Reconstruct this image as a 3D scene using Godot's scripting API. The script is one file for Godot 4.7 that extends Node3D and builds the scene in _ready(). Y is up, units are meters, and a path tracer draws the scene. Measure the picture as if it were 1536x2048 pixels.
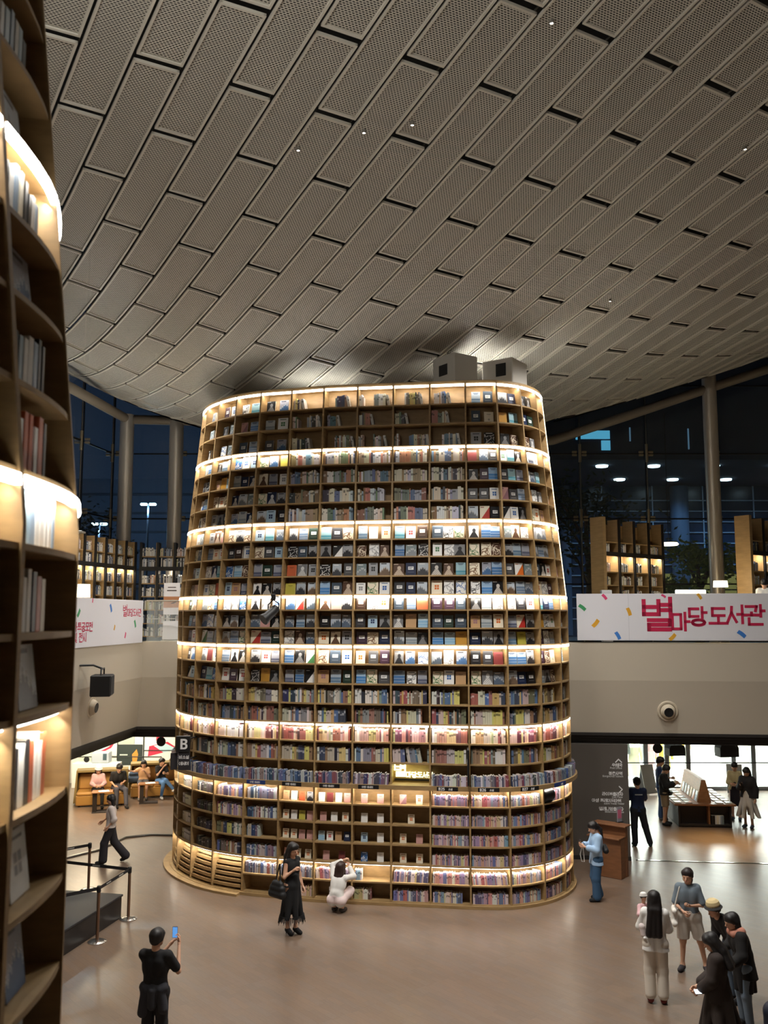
extends Node3D
# A library hall seen from an upper gallery: a book tower in the middle, a second one close on the left.

class Geo:
	var v := PackedVector3Array()
	var n := PackedVector3Array()
	var uv := PackedVector2Array()
	var c := PackedColorArray()
	var col := Color.WHITE

	func vert(p: Vector3, m: Vector3, t := Vector2.ZERO) -> void:
		v.append(p); n.append(m); uv.append(t); c.append(col)

	# corners run anticlockwise as seen from outside
	func tri(a: Vector3, b: Vector3, d: Vector3, ta := Vector2.ZERO, tb := Vector2.ZERO, td := Vector2.ZERO) -> void:
		var m := (b - a).cross(d - a).normalized()
		vert(a, m, ta); vert(d, m, td); vert(b, m, tb)

	func tri_n(a: Vector3, b: Vector3, d: Vector3, na: Vector3, nb: Vector3, nd: Vector3) -> void:
		vert(a, na); vert(d, nd); vert(b, nb)

	func quad(a: Vector3, b: Vector3, d: Vector3, e: Vector3, u0 := Vector2(0, 1), u1 := Vector2(1, 0)) -> void:
		tri(a, b, d, Vector2(u0.x, u0.y), Vector2(u1.x, u0.y), Vector2(u1.x, u1.y))
		tri(a, d, e, Vector2(u0.x, u0.y), Vector2(u1.x, u1.y), Vector2(u0.x, u1.y))

	# eight corners: four below and four above, each anticlockwise from above
	func hexa(p: Array, su := 1.0) -> void:
		for f in [[0, 1, 5, 4], [1, 2, 6, 5], [2, 3, 7, 6], [3, 0, 4, 7], [4, 5, 6, 7], [3, 2, 1, 0]]:
			var a: Vector3 = p[f[0]]; var b: Vector3 = p[f[1]]; var d: Vector3 = p[f[2]]; var e: Vector3 = p[f[3]]
			quad(a, b, d, e, Vector2(0, a.distance_to(e) * su), Vector2(a.distance_to(b) * su, 0))

	func box(at: Vector3, s: Vector3, bs := Basis(), e := 0.0) -> void:
		var h := s / 2
		if e <= 0.0:
			var p := []
			for y in [-1, 1]:
				for q in [[-1, 1], [1, 1], [1, -1], [-1, -1]]:
					p.append(at + bs * Vector3(q[0] * h.x, y * h.y, q[1] * h.z))
			hexa(p)
			return
		var ax := [Vector3.RIGHT, Vector3.UP, Vector3.BACK]
		var pt := func(q: Array, k: int) -> Vector3:
			var w := Vector3.ZERO
			for i in 3:
				w[i] = q[i] * (h[i] - (0.0 if i == k else e))
			return at + bs * w
		for k in 3:
			var i := (k + 1) % 3
			var j := (k + 2) % 3
			for sg in [-1, 1]:
				var r := []
				for q in [[-1, -1], [1, -1], [1, 1], [-1, 1]]:
					var t := [0, 0, 0]
					t[k] = sg; t[i] = q[0]; t[j] = q[1]
					r.append(pt.call(t, k))
				if sg < 0: r.reverse()
				quad(r[0], r[1], r[2], r[3])
			for si in [-1, 1]:
				for sj in [-1, 1]:
					var lo := [0, 0, 0]; var hi := [0, 0, 0]
					lo[k] = -1; hi[k] = 1; lo[i] = si; hi[i] = si; lo[j] = sj; hi[j] = sj
					var r := [pt.call(lo, i), pt.call(lo, j), pt.call(hi, j), pt.call(hi, i)]
					if si * sj < 0: r.reverse()
					quad(r[0], r[1], r[2], r[3])
		for sx in [-1, 1]:
			for sy in [-1, 1]:
				for sz in [-1, 1]:
					var q := [sx, sy, sz]
					var r := [pt.call(q, 0), pt.call(q, 1), pt.call(q, 2)]
					if sx * sy * sz < 0: r.reverse()
					tri(r[0], r[1], r[2])

	func tube(pts: Array, radii: Array, seg := 10, cap := true) -> void:
		var rings := []
		var side := Vector3.ZERO
		var m := pts.size()
		for i in m:
			var d: Vector3 = (pts[mini(i + 1, m - 1)] - pts[maxi(i - 1, 0)]).normalized()
			if i == 0: side = d.cross(Vector3.UP if absf(d.y) < 0.9 else Vector3.RIGHT).normalized()
			side = (side - d * side.dot(d)).normalized()
			var up := side.cross(d)
			var ring := []
			for k in seg:
				var a := TAU * k / seg
				ring.append(side * cos(a) + up * sin(a))
			rings.append([pts[i], ring, radii[mini(i, radii.size() - 1)], d])
		for i in m - 1:
			var A: Array = rings[i]; var B: Array = rings[i + 1]
			for k in seg:
				var l := (k + 1) % seg
				var a: Vector3 = A[0] + A[1][k] * A[2]; var b: Vector3 = A[0] + A[1][l] * A[2]
				var d: Vector3 = B[0] + B[1][l] * B[2]; var e: Vector3 = B[0] + B[1][k] * B[2]
				tri_n(a, d, b, A[1][k], B[1][l], A[1][l])
				tri_n(a, e, d, A[1][k], B[1][k], B[1][l])
		if cap:
			for k in seg:
				var l := (k + 1) % seg
				var A: Array = rings[0]; var B: Array = rings[m - 1]
				tri(A[0], A[0] + A[1][k] * A[2], A[0] + A[1][l] * A[2])
				tri(B[0], B[0] + B[1][l] * B[2], B[0] + B[1][k] * B[2])

	# profile of (radius, height) from below to above, turned round y
	func lathe(prof: Array, seg := 16, x := Transform3D()) -> void:
		for i in prof.size() - 1:
			var p: Vector2 = prof[i]; var q: Vector2 = prof[i + 1]
			var s := Vector2(q.y - p.y, p.x - q.x).normalized()
			for k in seg:
				var a := TAU * k / seg; var b := TAU * (k + 1) / seg
				var da := Vector3(cos(a), 0, -sin(a)); var db := Vector3(cos(b), 0, -sin(b))
				var na := x.basis * (da * s.x + Vector3.UP * s.y); var nb := x.basis * (db * s.x + Vector3.UP * s.y)
				var A := x * (da * p.x + Vector3.UP * p.y); var B := x * (db * p.x + Vector3.UP * p.y)
				var C := x * (db * q.x + Vector3.UP * q.y); var D := x * (da * q.x + Vector3.UP * q.y)
				if p.x > 0.0: tri_n(A, B, C, na, nb, nb)
				if q.x > 0.0: tri_n(A, C, D, na, nb, na)

	# an outline (anticlockwise) in the xy plane of x, thickened towards +z by d
	func extrude(poly: Array, d: float, x := Transform3D()) -> void:
		var area2 := 0.0
		for i in poly.size(): area2 += poly[i].cross(poly[(i + 1) % poly.size()])
		var pp := PackedVector2Array(poly)
		if area2 < 0.0: pp.reverse()
		var t := Geometry2D.triangulate_polygon(pp)
		for i in range(0, t.size(), 3):
			var q := [pp[t[i]], pp[t[i + 1]], pp[t[i + 2]]]
			if (q[1] - q[0]).cross(q[2] - q[0]) < 0: q.reverse()
			tri(x * Vector3(q[0].x, q[0].y, d), x * Vector3(q[1].x, q[1].y, d), x * Vector3(q[2].x, q[2].y, d))
			tri(x * Vector3(q[2].x, q[2].y, 0), x * Vector3(q[1].x, q[1].y, 0), x * Vector3(q[0].x, q[0].y, 0))
		for i in pp.size():
			var a := pp[i]; var b := pp[(i + 1) % pp.size()]
			quad(x * Vector3(a.x, a.y, 0), x * Vector3(b.x, b.y, 0), x * Vector3(b.x, b.y, d), x * Vector3(a.x, a.y, d))

	func add(o: Geo, x := Transform3D()) -> void:
		var turn := x.basis.determinant() < 0
		var b := x.basis.orthonormalized()
		for i in range(0, o.v.size(), 3):
			for k in ([0, 2, 1] if turn else [0, 1, 2]):
				v.append(x * o.v[i + k]); n.append((b * o.n[i + k]).normalized()); uv.append(o.uv[i + k]); c.append(o.c[i + k])

	func onto(m: ArrayMesh, mat: Material) -> ArrayMesh:
		if v.is_empty(): return m
		var a := []
		a.resize(Mesh.ARRAY_MAX)
		a[Mesh.ARRAY_VERTEX] = v; a[Mesh.ARRAY_NORMAL] = n; a[Mesh.ARRAY_TEX_UV] = uv; a[Mesh.ARRAY_COLOR] = c
		m.add_surface_from_arrays(Mesh.PRIMITIVE_TRIANGLES, a)
		m.surface_set_material(m.get_surface_count() - 1, mat)
		return m

var M := {}
var counts := {}
var rng := RandomNumberGenerator.new()

func rgb(r: int, g: int, b: int) -> Color:
	return Color(r / 255.0, g / 255.0, b / 255.0)

func mat(key: String, color: Color, rough := 0.7, metal := 0.0) -> StandardMaterial3D:
	if M.has(key): return M[key]
	var m := StandardMaterial3D.new()
	m.resource_name = key
	m.albedo_color = color
	m.roughness = rough
	m.metallic = metal
	M[key] = m
	return m

func glow(key: String, color: Color, energy: float) -> StandardMaterial3D:
	if M.has(key): return M[key]
	var m := mat(key, color, 0.5)
	m.emission_enabled = true
	m.emission = color
	m.emission_energy_multiplier = energy
	return m

func numbered(called: String, parent: Node) -> String:
	var key := str(parent.get_instance_id()) + called
	var k: int = counts.get(key, 0)
	counts[key] = k + 1
	return called if k == 0 else "%s_%03d" % [called, k]

func put(called: String, mesh: Mesh, parent: Node = self) -> MeshInstance3D:
	var o := MeshInstance3D.new()
	o.name = numbered(called, parent)
	o.mesh = mesh
	parent.add_child(o, true)
	return o

func obj(called: String, g: Geo, m: Material, parent: Node = self) -> MeshInstance3D:
	return put(called, g.onto(ArrayMesh.new(), m), parent)

func tag(o: Node, label: String, category: String, group := "") -> Node:
	if label: o.set_meta("label", label)
	if category: o.set_meta("category", category)
	if group: o.set_meta("group", group)
	return o

func thing(called: String, label: String, category: String, at := Vector3.ZERO, turn := 0.0, group := "") -> Node3D:
	var o := Node3D.new()
	o.name = numbered(called, self)
	add_child(o, true)
	o.position = at
	o.rotation.y = turn
	tag(o, label, category, group)
	return o

func struct(called: String, g: Geo, m: Material, label := "", parent: Node = self) -> MeshInstance3D:
	var o := obj(called, g, m, parent)
	if parent == self: o.set_meta("kind", "structure")
	if label: o.set_meta("label", label)
	return o

func area(at: Vector3, dir: Vector3, size: Vector2, color: Color, energy: float, along := Vector3.RIGHT) -> void:
	var l := AreaLight3D.new()
	l.name = numbered("area_lamp", self)
	add_child(l, true)
	var z := -dir.normalized()
	var x := (along - z * along.dot(z)).normalized()
	l.transform = Transform3D(Basis(x, z.cross(x), z), at)
	l.area_size = size
	l.light_color = color
	l.light_energy = energy
	l.shadow_enabled = true
	l.area_range = 40.0

func spot(at: Vector3, to: Vector3, angle: float, color: Color, energy: float, size := 0.08) -> void:
	var l := SpotLight3D.new()
	l.name = numbered("spot_lamp", self)
	add_child(l, true)
	l.look_at_from_position(at, to, Vector3.UP if absf((to - at).normalized().y) < 0.99 else Vector3.RIGHT)
	l.spot_angle = angle
	l.spot_attenuation = 1.0
	l.spot_range = 60.0
	l.light_color = color
	l.light_energy = energy
	l.light_size = size
	l.shadow_enabled = true

func noise_tex(size: int, freq: float, a: Color, b: Color, oct := 4) -> NoiseTexture2D:
	var f := FastNoiseLite.new()
	f.seed = 7; f.frequency = freq; f.fractal_octaves = oct
	var t := NoiseTexture2D.new()
	t.width = size; t.height = size; t.seamless = true; t.noise = f
	var r := Gradient.new()
	r.set_color(0, a); r.set_color(1, b)
	t.color_ramp = r
	return t

# ---- lettering: Korean syllables drawn from strokes, Latin by TextMesh
const CON := ["ㄱ", "ㄲ", "ㄴ", "ㄷ", "ㄸ", "ㄹ", "ㅁ", "ㅂ", "ㅃ", "ㅅ", "ㅆ", "ㅇ", "ㅈ", "ㅉ", "ㅊ", "ㅋ", "ㅌ", "ㅍ", "ㅎ"]
const FIN := ["", "ㄱ", "ㄲ", "ㄱㅅ", "ㄴ", "ㄴㅈ", "ㄴㅎ", "ㄷ", "ㄹ", "ㄹㄱ", "ㄹㅁ", "ㄹㅂ", "ㄹㅅ", "ㄹㅌ", "ㄹㅍ", "ㄹㅎ", "ㅁ", "ㅂ", "ㅂㅅ", "ㅅ", "ㅆ", "ㅇ", "ㅈ", "ㅊ", "ㅋ", "ㅌ", "ㅍ", "ㅎ"]
const STROKES := {
	"ㄱ": "0,0 1,0 .9,1", "ㄴ": "0,0 0,1 1,1", "ㄷ": "1,0 0,0 0,1 1,1", "ㄹ": "0,0 1,0 1,.5 0,.5 0,1 1,1", "ㅁ": "0,0 1,0 1,1 0,1 0,0",
	"ㅂ": "0,0 0,1 1,1 1,0;0,.45 1,.45", "ㅅ": ".5,0 .45,.4 0,1;.47,.4 1,1", "ㅇ": "O", "ㅈ": "0,0 1,0;.55,0 .45,.45 0,1;.47,.45 1,1", "ㅊ": ".3,0 .7,0;0,.25 1,.25;.5,.25 0,1;.5,.55 1,1",
	"ㅋ": "0,0 1,0 .9,1;0,.45 .95,.45", "ㅌ": "1,0 0,0 0,1 1,1;0,.5 1,.5", "ㅍ": "0,0 1,0;.28,0 .28,1;.72,0 .72,1;0,1 1,1", "ㅎ": ".3,0 .7,0;0,.25 1,.25;o",
	"ㅏ": ".4,0 .4,1;.4,.5 1,.5", "ㅐ": ".15,0 .15,1;.15,.5 .8,.5;.8,0 .8,1", "ㅑ": ".4,0 .4,1;.4,.35 1,.35;.4,.65 1,.65", "ㅓ": ".7,0 .7,1;0,.5 .7,.5", "ㅔ": ".5,0 .5,1;0,.5 .5,.5;1,0 1,1",
	"ㅕ": ".8,0 .8,1;0,.35 .8,.35;0,.65 .8,.65", "ㅖ": ".5,0 .5,1;0,.35 .5,.35;0,.65 .5,.65;1,0 1,1", "ㅣ": ".6,0 .6,1", "ㅗ": ".5,0 .5,1;0,1 1,1", "ㅛ": ".3,0 .3,1;.7,0 .7,1;0,1 1,1", "ㅜ": "0,0 1,0;.5,0 .5,1", "ㅠ": "0,0 1,0;.3,0 .3,1;.7,0 .7,1", "ㅡ": "0,.5 1,.5"}
const VOW := ["ㅏ", "ㅐ", "ㅑ", "ㅒ", "ㅓ", "ㅔ", "ㅕ", "ㅖ", "ㅗ", "ㅗㅏ", "ㅗㅐ", "ㅗㅣ", "ㅛ", "ㅜ", "ㅜㅓ", "ㅜㅔ", "ㅜㅣ", "ㅠ", "ㅡ", "ㅡㅣ", "ㅣ"]

func stroke_line(g: Geo, pts: Array, w: float, d: float, x: Transform3D) -> void:
	for i in pts.size() - 1:
		var a: Vector2 = pts[i]; var b: Vector2 = pts[i + 1]
		var t := (b - a).normalized() * w / 2
		var s := Vector2(-t.y, t.x)
		a -= t; b += t
		g.extrude([a - s, b - s, b + s, a + s], d, x)

func jamo(g: Geo, j: String, r: Rect2, w: float, d: float, x: Transform3D) -> void:
	if j in ["ㄲ", "ㄸ", "ㅃ", "ㅆ", "ㅉ"]:
		var one: String = {"ㄲ": "ㄱ", "ㄸ": "ㄷ", "ㅃ": "ㅂ", "ㅆ": "ㅅ", "ㅉ": "ㅈ"}[j]
		jamo(g, one, Rect2(r.position, Vector2(r.size.x * 0.44, r.size.y)), w * 0.85, d, x)
		jamo(g, one, Rect2(r.position + Vector2(r.size.x * 0.56, 0), Vector2(r.size.x * 0.44, r.size.y)), w * 0.85, d, x)
		return
	if not STROKES.has(j): return
	for s in STROKES[j].split(";"):
		var pts := []
		if s == "O" or s == "o":
			var q := r if s == "O" else Rect2(r.position + Vector2(r.size.x * 0.1, r.size.y * 0.42), Vector2(r.size.x * 0.8, r.size.y * 0.58))
			for i in 15:
				var a := TAU * i / 14
				pts.append(q.get_center() + Vector2(cos(a) * q.size.x, sin(a) * q.size.y) / 2)
		else:
			for p in s.split(" "):
				var f: PackedFloat64Array = p.split_floats(",")
				pts.append(r.position + Vector2(f[0], f[1]) * r.size)
		for i in pts.size(): pts[i].y = -pts[i].y
		stroke_line(g, pts, w, d, x)

# one em is size; text runs along +x from the transform's origin at its top left, y up, thickness towards +z
func hangul(g: Geo, text: String, size: float, w: float, d: float, x: Transform3D, gap := 1.0) -> float:
	var pen := 0.0
	for ch in text:
		var k := ch.unicode_at(0) - 0xAC00
		if k < 0 or k > 11171:
			pen += size * 0.4
			continue
		var f: String = FIN[k % 28]; var vw: String = VOW[(k % 588) / 28]; var c: String = CON[k / 588]
		var bottom := 0.56 if f else 0.92
		var o := Vector2(pen, 0)
		var wide := vw[0] in ["ㅗ", "ㅛ", "ㅜ", "ㅠ", "ㅡ"]
		if wide:
			var hc := bottom * 0.46
			var cw := 0.5 if vw.length() == 2 else 0.6
			var cx := 0.08 if vw.length() == 2 else 0.2
			jamo(g, c, Rect2(o + Vector2(cx, 0.08) * size, Vector2(cw, hc - 0.05) * size), w, d, x)
			jamo(g, vw[0], Rect2(o + Vector2(0.02 if vw.length() == 2 else 0.06, hc + 0.14) * size, Vector2(0.62 if vw.length() == 2 else 0.88, bottom - hc - 0.2) * size), w, d, x)
			if vw.length() == 2:
				jamo(g, vw[1], Rect2(o + Vector2(0.66, 0.03) * size, Vector2(0.28, bottom - 0.03) * size), w, d, x)
		else:
			jamo(g, c, Rect2(o + Vector2(0.06, 0.1) * size, Vector2(0.44, bottom - 0.16) * size), w, d, x)
			jamo(g, vw, Rect2(o + Vector2(0.58, 0.03) * size, Vector2(0.34, bottom - 0.03) * size), w, d, x)
		if f:
			var m := f.length()
			for i in m:
				jamo(g, f[i], Rect2(o + Vector2(0.2 + 0.35 * i, 0.68) * size, Vector2(0.62 if m == 1 else 0.28, 0.28) * size), w, d, x)
		pen += size * gap
	return pen

func latin(called: String, text: String, height: float, m: Material, x: Transform3D, parent: Node, bold := true) -> MeshInstance3D:
	var t := TextMesh.new()
	var f := SystemFont.new()
	f.font_names = PackedStringArray(["Droid Sans"])
	f.font_weight = 700 if bold else 400
	t.font = f
	t.text = text
	t.font_size = 32
	t.pixel_size = height / 24.0
	t.depth = 0.004
	t.curve_step = 2.0
	t.material = m
	var o := put(called, t, parent)
	o.transform = x
	return o

const F := 1800.0
const SHOP_E := 60.0
const LOUNGE_E := 22.0
const EYE := Vector3(0, 6, 0)
const DOWN := [[0.45, 13.79, -13.55, 31.0, "brighter sparkling downlight in the ceiling joint, upper middle"], [-0.32, 13.68, -13.59, 31.0, "sparkling downlight just left of the brightest one in the ceiling"], [2.39, 14.41, -11.95, 29.0, "small downlight near the top edge of the ceiling view, right of middle"], [-1.39, 13.51, -13.82, 29.0, "faint downlight in the ceiling, left of the two sparkling ones"], [6.47, 14.32, -15.28, 29.0, "small downlight in the ceiling near the right edge of the view"], [5.11, 13.08, -19.67, 30.0, "small downlight in the ceiling right of the projector housings"], [-5.6, 12.3, -21.6, 30.0, "small downlight in the ceiling above the left corner"]]
const UP := [[-1.6, 11.3, -21.9, 1.2, 0.2], [2.4, 11.3, -21.2, 4.5, 0.5], [-2.9, 11.62, -3.9, 70.0, -0.35], [-8.7, 8.2, -23.6, 12.0, 0.3]]  # lamps added out of sight to brighten the ceiling
const PITCH := 0.113949   # upwards, radians

func _ready() -> void:
	var cam := Camera3D.new()
	cam.name = "camera"
	add_child(cam)
	cam.position = EYE
	cam.rotation.x = PITCH
	cam.fov = rad_to_deg(2.0 * atan(1024.0 / F))
	cam.near = 0.05
	cam.far = 400.0
	cam.current = true
	var lens_attr := CameraAttributesPhysical.new()
	lens_attr.frustum_focal_length = 30.765
	lens_attr.frustum_focus_distance = 20.0
	lens_attr.exposure_aperture = 2.2
	lens_attr.frustum_near = 0.05
	lens_attr.frustum_far = 400.0
	cam.attributes = lens_attr
	cam.fov = rad_to_deg(2.0 * atan(1024.0 / F))
	var env := Environment.new()
	env.background_mode = Environment.BG_SKY
	var sky := Sky.new()
	var sm := ProceduralSkyMaterial.new()
	sm.sky_top_color = rgb(10, 16, 28)
	sm.sky_horizon_color = rgb(24, 40, 58)
	sm.ground_bottom_color = rgb(8, 10, 12)
	sm.ground_horizon_color = rgb(20, 30, 42)
	sky.sky_material = sm
	env.sky = sky
	env.tonemap_mode = Environment.TONE_MAPPER_LINEAR
	env.tonemap_exposure = 1.22
	env.sdfgi_enabled = true
	env.ssao_enabled = true
	env.ssil_enabled = true
	var we := WorldEnvironment.new()
	we.name = "environment"
	we.environment = env
	add_child(we)
	rng.seed = 11
	for q in DOWN:
		spot(Vector3(q[0], q[1] - 0.1, q[2]), Vector3(q[0], 0, q[2] - 0.01), 62.0, Color(1.0, 0.985, 0.96), q[3], 0.1)
	for q in UP:  # added fill light aimed at the ceiling
		area(Vector3(q[0], q[1], q[2]), Vector3(0.0, 1, q[4]), Vector2(1.5, 0.26), Color(1.0, 0.99, 0.96), q[3])
	spot(Vector3(9.3, 2.75, -25.0), Vector3(8.9, 0, -24.6), 40.0, Color(1.0, 0.85, 0.6), 14.0, 0.06)
	build_ceiling()
	build_room()
	fixtures()
	build_tower()
	make_covers()
	build_near_tower()
	fill_tower()
	banners()
	gallery()
	outside()
	tower_fittings()
	wall_fittings()
	place_books()
	ground_floor()
	lounge()
	people()

# the fittings of the lamps set at the top
func fixtures() -> void:
	var shell := mat("lamp_metal", rgb(160, 156, 148), 0.4, 0.5)
	var disc := glow("downlight_glow", Color(1.0, 0.98, 0.94), 12.0)
	for q in DOWN:
		var t := thing("downlight", q[4], "lamp", Vector3(q[0], q[1], q[2]))
		var g := Geo.new()
		g.lathe([Vector2(0.026, -0.04), Vector2(0.034, -0.04), Vector2(0.034, 0.1), Vector2(0, 0.1)], 16)
		obj("housing", g, shell, t)
		g = Geo.new()
		g.lathe([Vector2(0, -0.03), Vector2(0.026, -0.03)], 16)
		obj("lamp_disc", g, disc, t)
	n_panel_lights()
	var n := 0
	for q in UP:  # hidden fittings made up for the added ceiling fill
		var t := thing("added_uplight", ["added unseen lamp facing the ceiling on the tall tower roof, left half", "added unseen lamp facing the ceiling on the tall tower roof, right half", "added unseen lamp facing the ceiling on the close tower roof", "added unseen lamp facing the ceiling on the left gallery bookcase", "added unseen lamp facing the ceiling on the right gallery bookcase"][n], "lamp", Vector3(q[0], q[1], q[2]))
		n += 1
		var g := Geo.new()
		g.box(Vector3(0, -0.035, 0), Vector3(1.6, 0.05, 0.3), Basis(), 0.006)
		obj("housing", g, shell, t)
		g = Geo.new()
		g.box(Vector3(0, -0.008, 0), Vector3(1.54, 0.008, 0.26))
		obj("fill_face", g, glow("added_uplight_glow", Color(1.0, 0.98, 0.94), 3.0), t)

func n_panel_lights() -> void:
	var k := 0
	for q in [[5.0, 3.12, -34.4, 3.4, 3.0, "first bright ceiling light panel inside the white shop, behind the direction wall"], [9.0, 3.12, -34.4, 3.4, 3.0, "second bright ceiling light panel inside the white shop, behind the display table"], [13.0, 3.12, -34.4, 3.4, 3.0, "third bright ceiling light panel inside the white shop, at the far right"], [-9.2, 2.82, -31.2, 3.6, 1.0, "long ceiling light panel above the sofas under the left gallery"], [-8.6, 2.82, -27.6, 1.6, 1.6, "square ceiling light panel before the sofas under the left gallery"]]:
		var t := thing("light_panel", q[5], "lamp", Vector3(q[0], q[1], q[2]))
		var g := Geo.new()
		g.box(Vector3(0, 0.012, 0), Vector3(q[3] + 0.06, 0.02, q[4] + 0.06), Basis(), 0.004)
		obj("frame", g, M["lamp_metal"], t)
		g = Geo.new()
		g.box(Vector3(0, 0.0, 0), Vector3(q[3], 0.008, q[4]))
		obj("light_face", g, glow("light_panel_glow", Color(1.0, 1.0, 0.98), 1.5), t)
	var c := thing("downlight", "small warm downlight under the right gallery before the display table", "lamp", Vector3(9.3, 2.8, -25.0))
	var h := Geo.new()
	h.lathe([Vector2(0.06, -0.03), Vector2(0.07, -0.03), Vector2(0.07, 0.06), Vector2(0, 0.06)], 16)
	obj("housing", h, M["lamp_metal"], c)
	h = Geo.new()
	h.lathe([Vector2(0, -0.02), Vector2(0.06, -0.02)], 16)
	obj("lamp_disc", h, glow("warm_downlight_glow", Color(1.0, 0.88, 0.66), 6.0), c)

# ---- the hanging ceiling: panels in staggered strips on a gently sagging surface
const CP := [-2.12546, -4.03203, -11.1797, 0.69984, 2.80521, 13.75775, -2.85999, 0.1844, -0.16117, 0.37052, 0.34371, 0.55294, -0.49912, 1.44452, 0.25491]

func ceil_at(k: float, j: float) -> Vector3:
	var s: float = j * CP[4]; var t: float = k * CP[3]
	var u := s / 10.0; var v := (t - 12.0) / 10.0
	var y: float = CP[5] + CP[6] * u + CP[7] * v + CP[8] * u * u + CP[9] * u * v + CP[10] * v * v + CP[11] * u * u * u + CP[12] * u * u * v + CP[13] * u * v * v + CP[14] * v * v * v
	var ca := cos(CP[0]); var sa := sin(CP[0])
	return Vector3(CP[1] + s * ca - t * sa, clampf(y, 11.3, 16.5), maxf(CP[2] + s * sa + t * ca, -26.72))

func on_screen(p: Vector3, margin := 0.0) -> bool:
	var q := Basis(Vector3.RIGHT, PITCH).transposed() * (p - EYE)
	if q.z > -0.5: return false
	return absf(q.x / -q.z) < 768.0 / F + margin and absf(q.y / -q.z) < 1024.0 / F + margin

func perforated() -> StandardMaterial3D:
	var im := Image.create(64, 64, false, Image.FORMAT_RGBA8)
	for y in 64:
		for x in 64:
			var hole := false
			var rim := 1.0
			for q in [[0, 16], [64, 16], [32, 48], [0, 80], [32, -16], [64, 80]]:
				var d := pow(absf(x + 0.5 - q[0]) / 26.0, 1.5) + pow(absf(y + 0.5 - q[1]) / 9.0, 1.5)
				if d < 1.0: hole = true
			im.set_pixel(x, y, Color(rim, rim, rim, 0.0 if hole else 1.0))
	var m := mat("perforated_metal", rgb(204, 200, 188), 0.5, 0.0)
	m.albedo_texture = ImageTexture.create_from_image(im)
	m.transparency = BaseMaterial3D.TRANSPARENCY_ALPHA_SCISSOR
	m.alpha_scissor_threshold = 0.5
	m.cull_mode = BaseMaterial3D.CULL_DISABLED
	return m

func panel_geo(sheet: Geo, frame: Geo, k: int, j: float) -> void:
	var e := 0.034  # half gap to the neighbours, in strip widths
	var ej := 0.022
	var rows := 4
	var fw := 0.05
	for i in rows:
		var j0 := lerpf(j + ej, j + 1 - ej, float(i) / rows)
		var j1 := lerpf(j + ej, j + 1 - ej, float(i + 1) / rows)
		var up := Vector3.UP * 0.012
		var a := ceil_at(k + e, j0) + up; var b := ceil_at(k + 1 - e, j0) + up
		var c := ceil_at(k + 1 - e, j1) + up; var d := ceil_at(k + e, j1) + up
		var w := a.distance_to(b) / 0.058
		sheet.quad(a, b, c, d, Vector2(0, j0 * 42.5), Vector2(w, j1 * 42.5))
		for s in [[k + e, k + e + fw], [k + 1 - e - fw, k + 1 - e]]:
			var p := []
			for y in [-0.012, 0.03]:
				for q in [[s[0], j0], [s[1], j0], [s[1], j1], [s[0], j1]]:
					p.append(ceil_at(q[0], q[1]) + Vector3.UP * y)
			frame.hexa(p)
	for s in [[j + ej, j + ej + 0.013], [j + 1 - ej - 0.013, j + 1 - ej]]:
		var p := []
		for y in [-0.012, 0.03]:
			for q in [[k + e, s[0]], [k + 1 - e, s[0]], [k + 1 - e, s[1]], [k + e, s[1]]]:
				p.append(ceil_at(q[0], q[1]) + Vector3.UP * y)
		frame.hexa(p)

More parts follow.
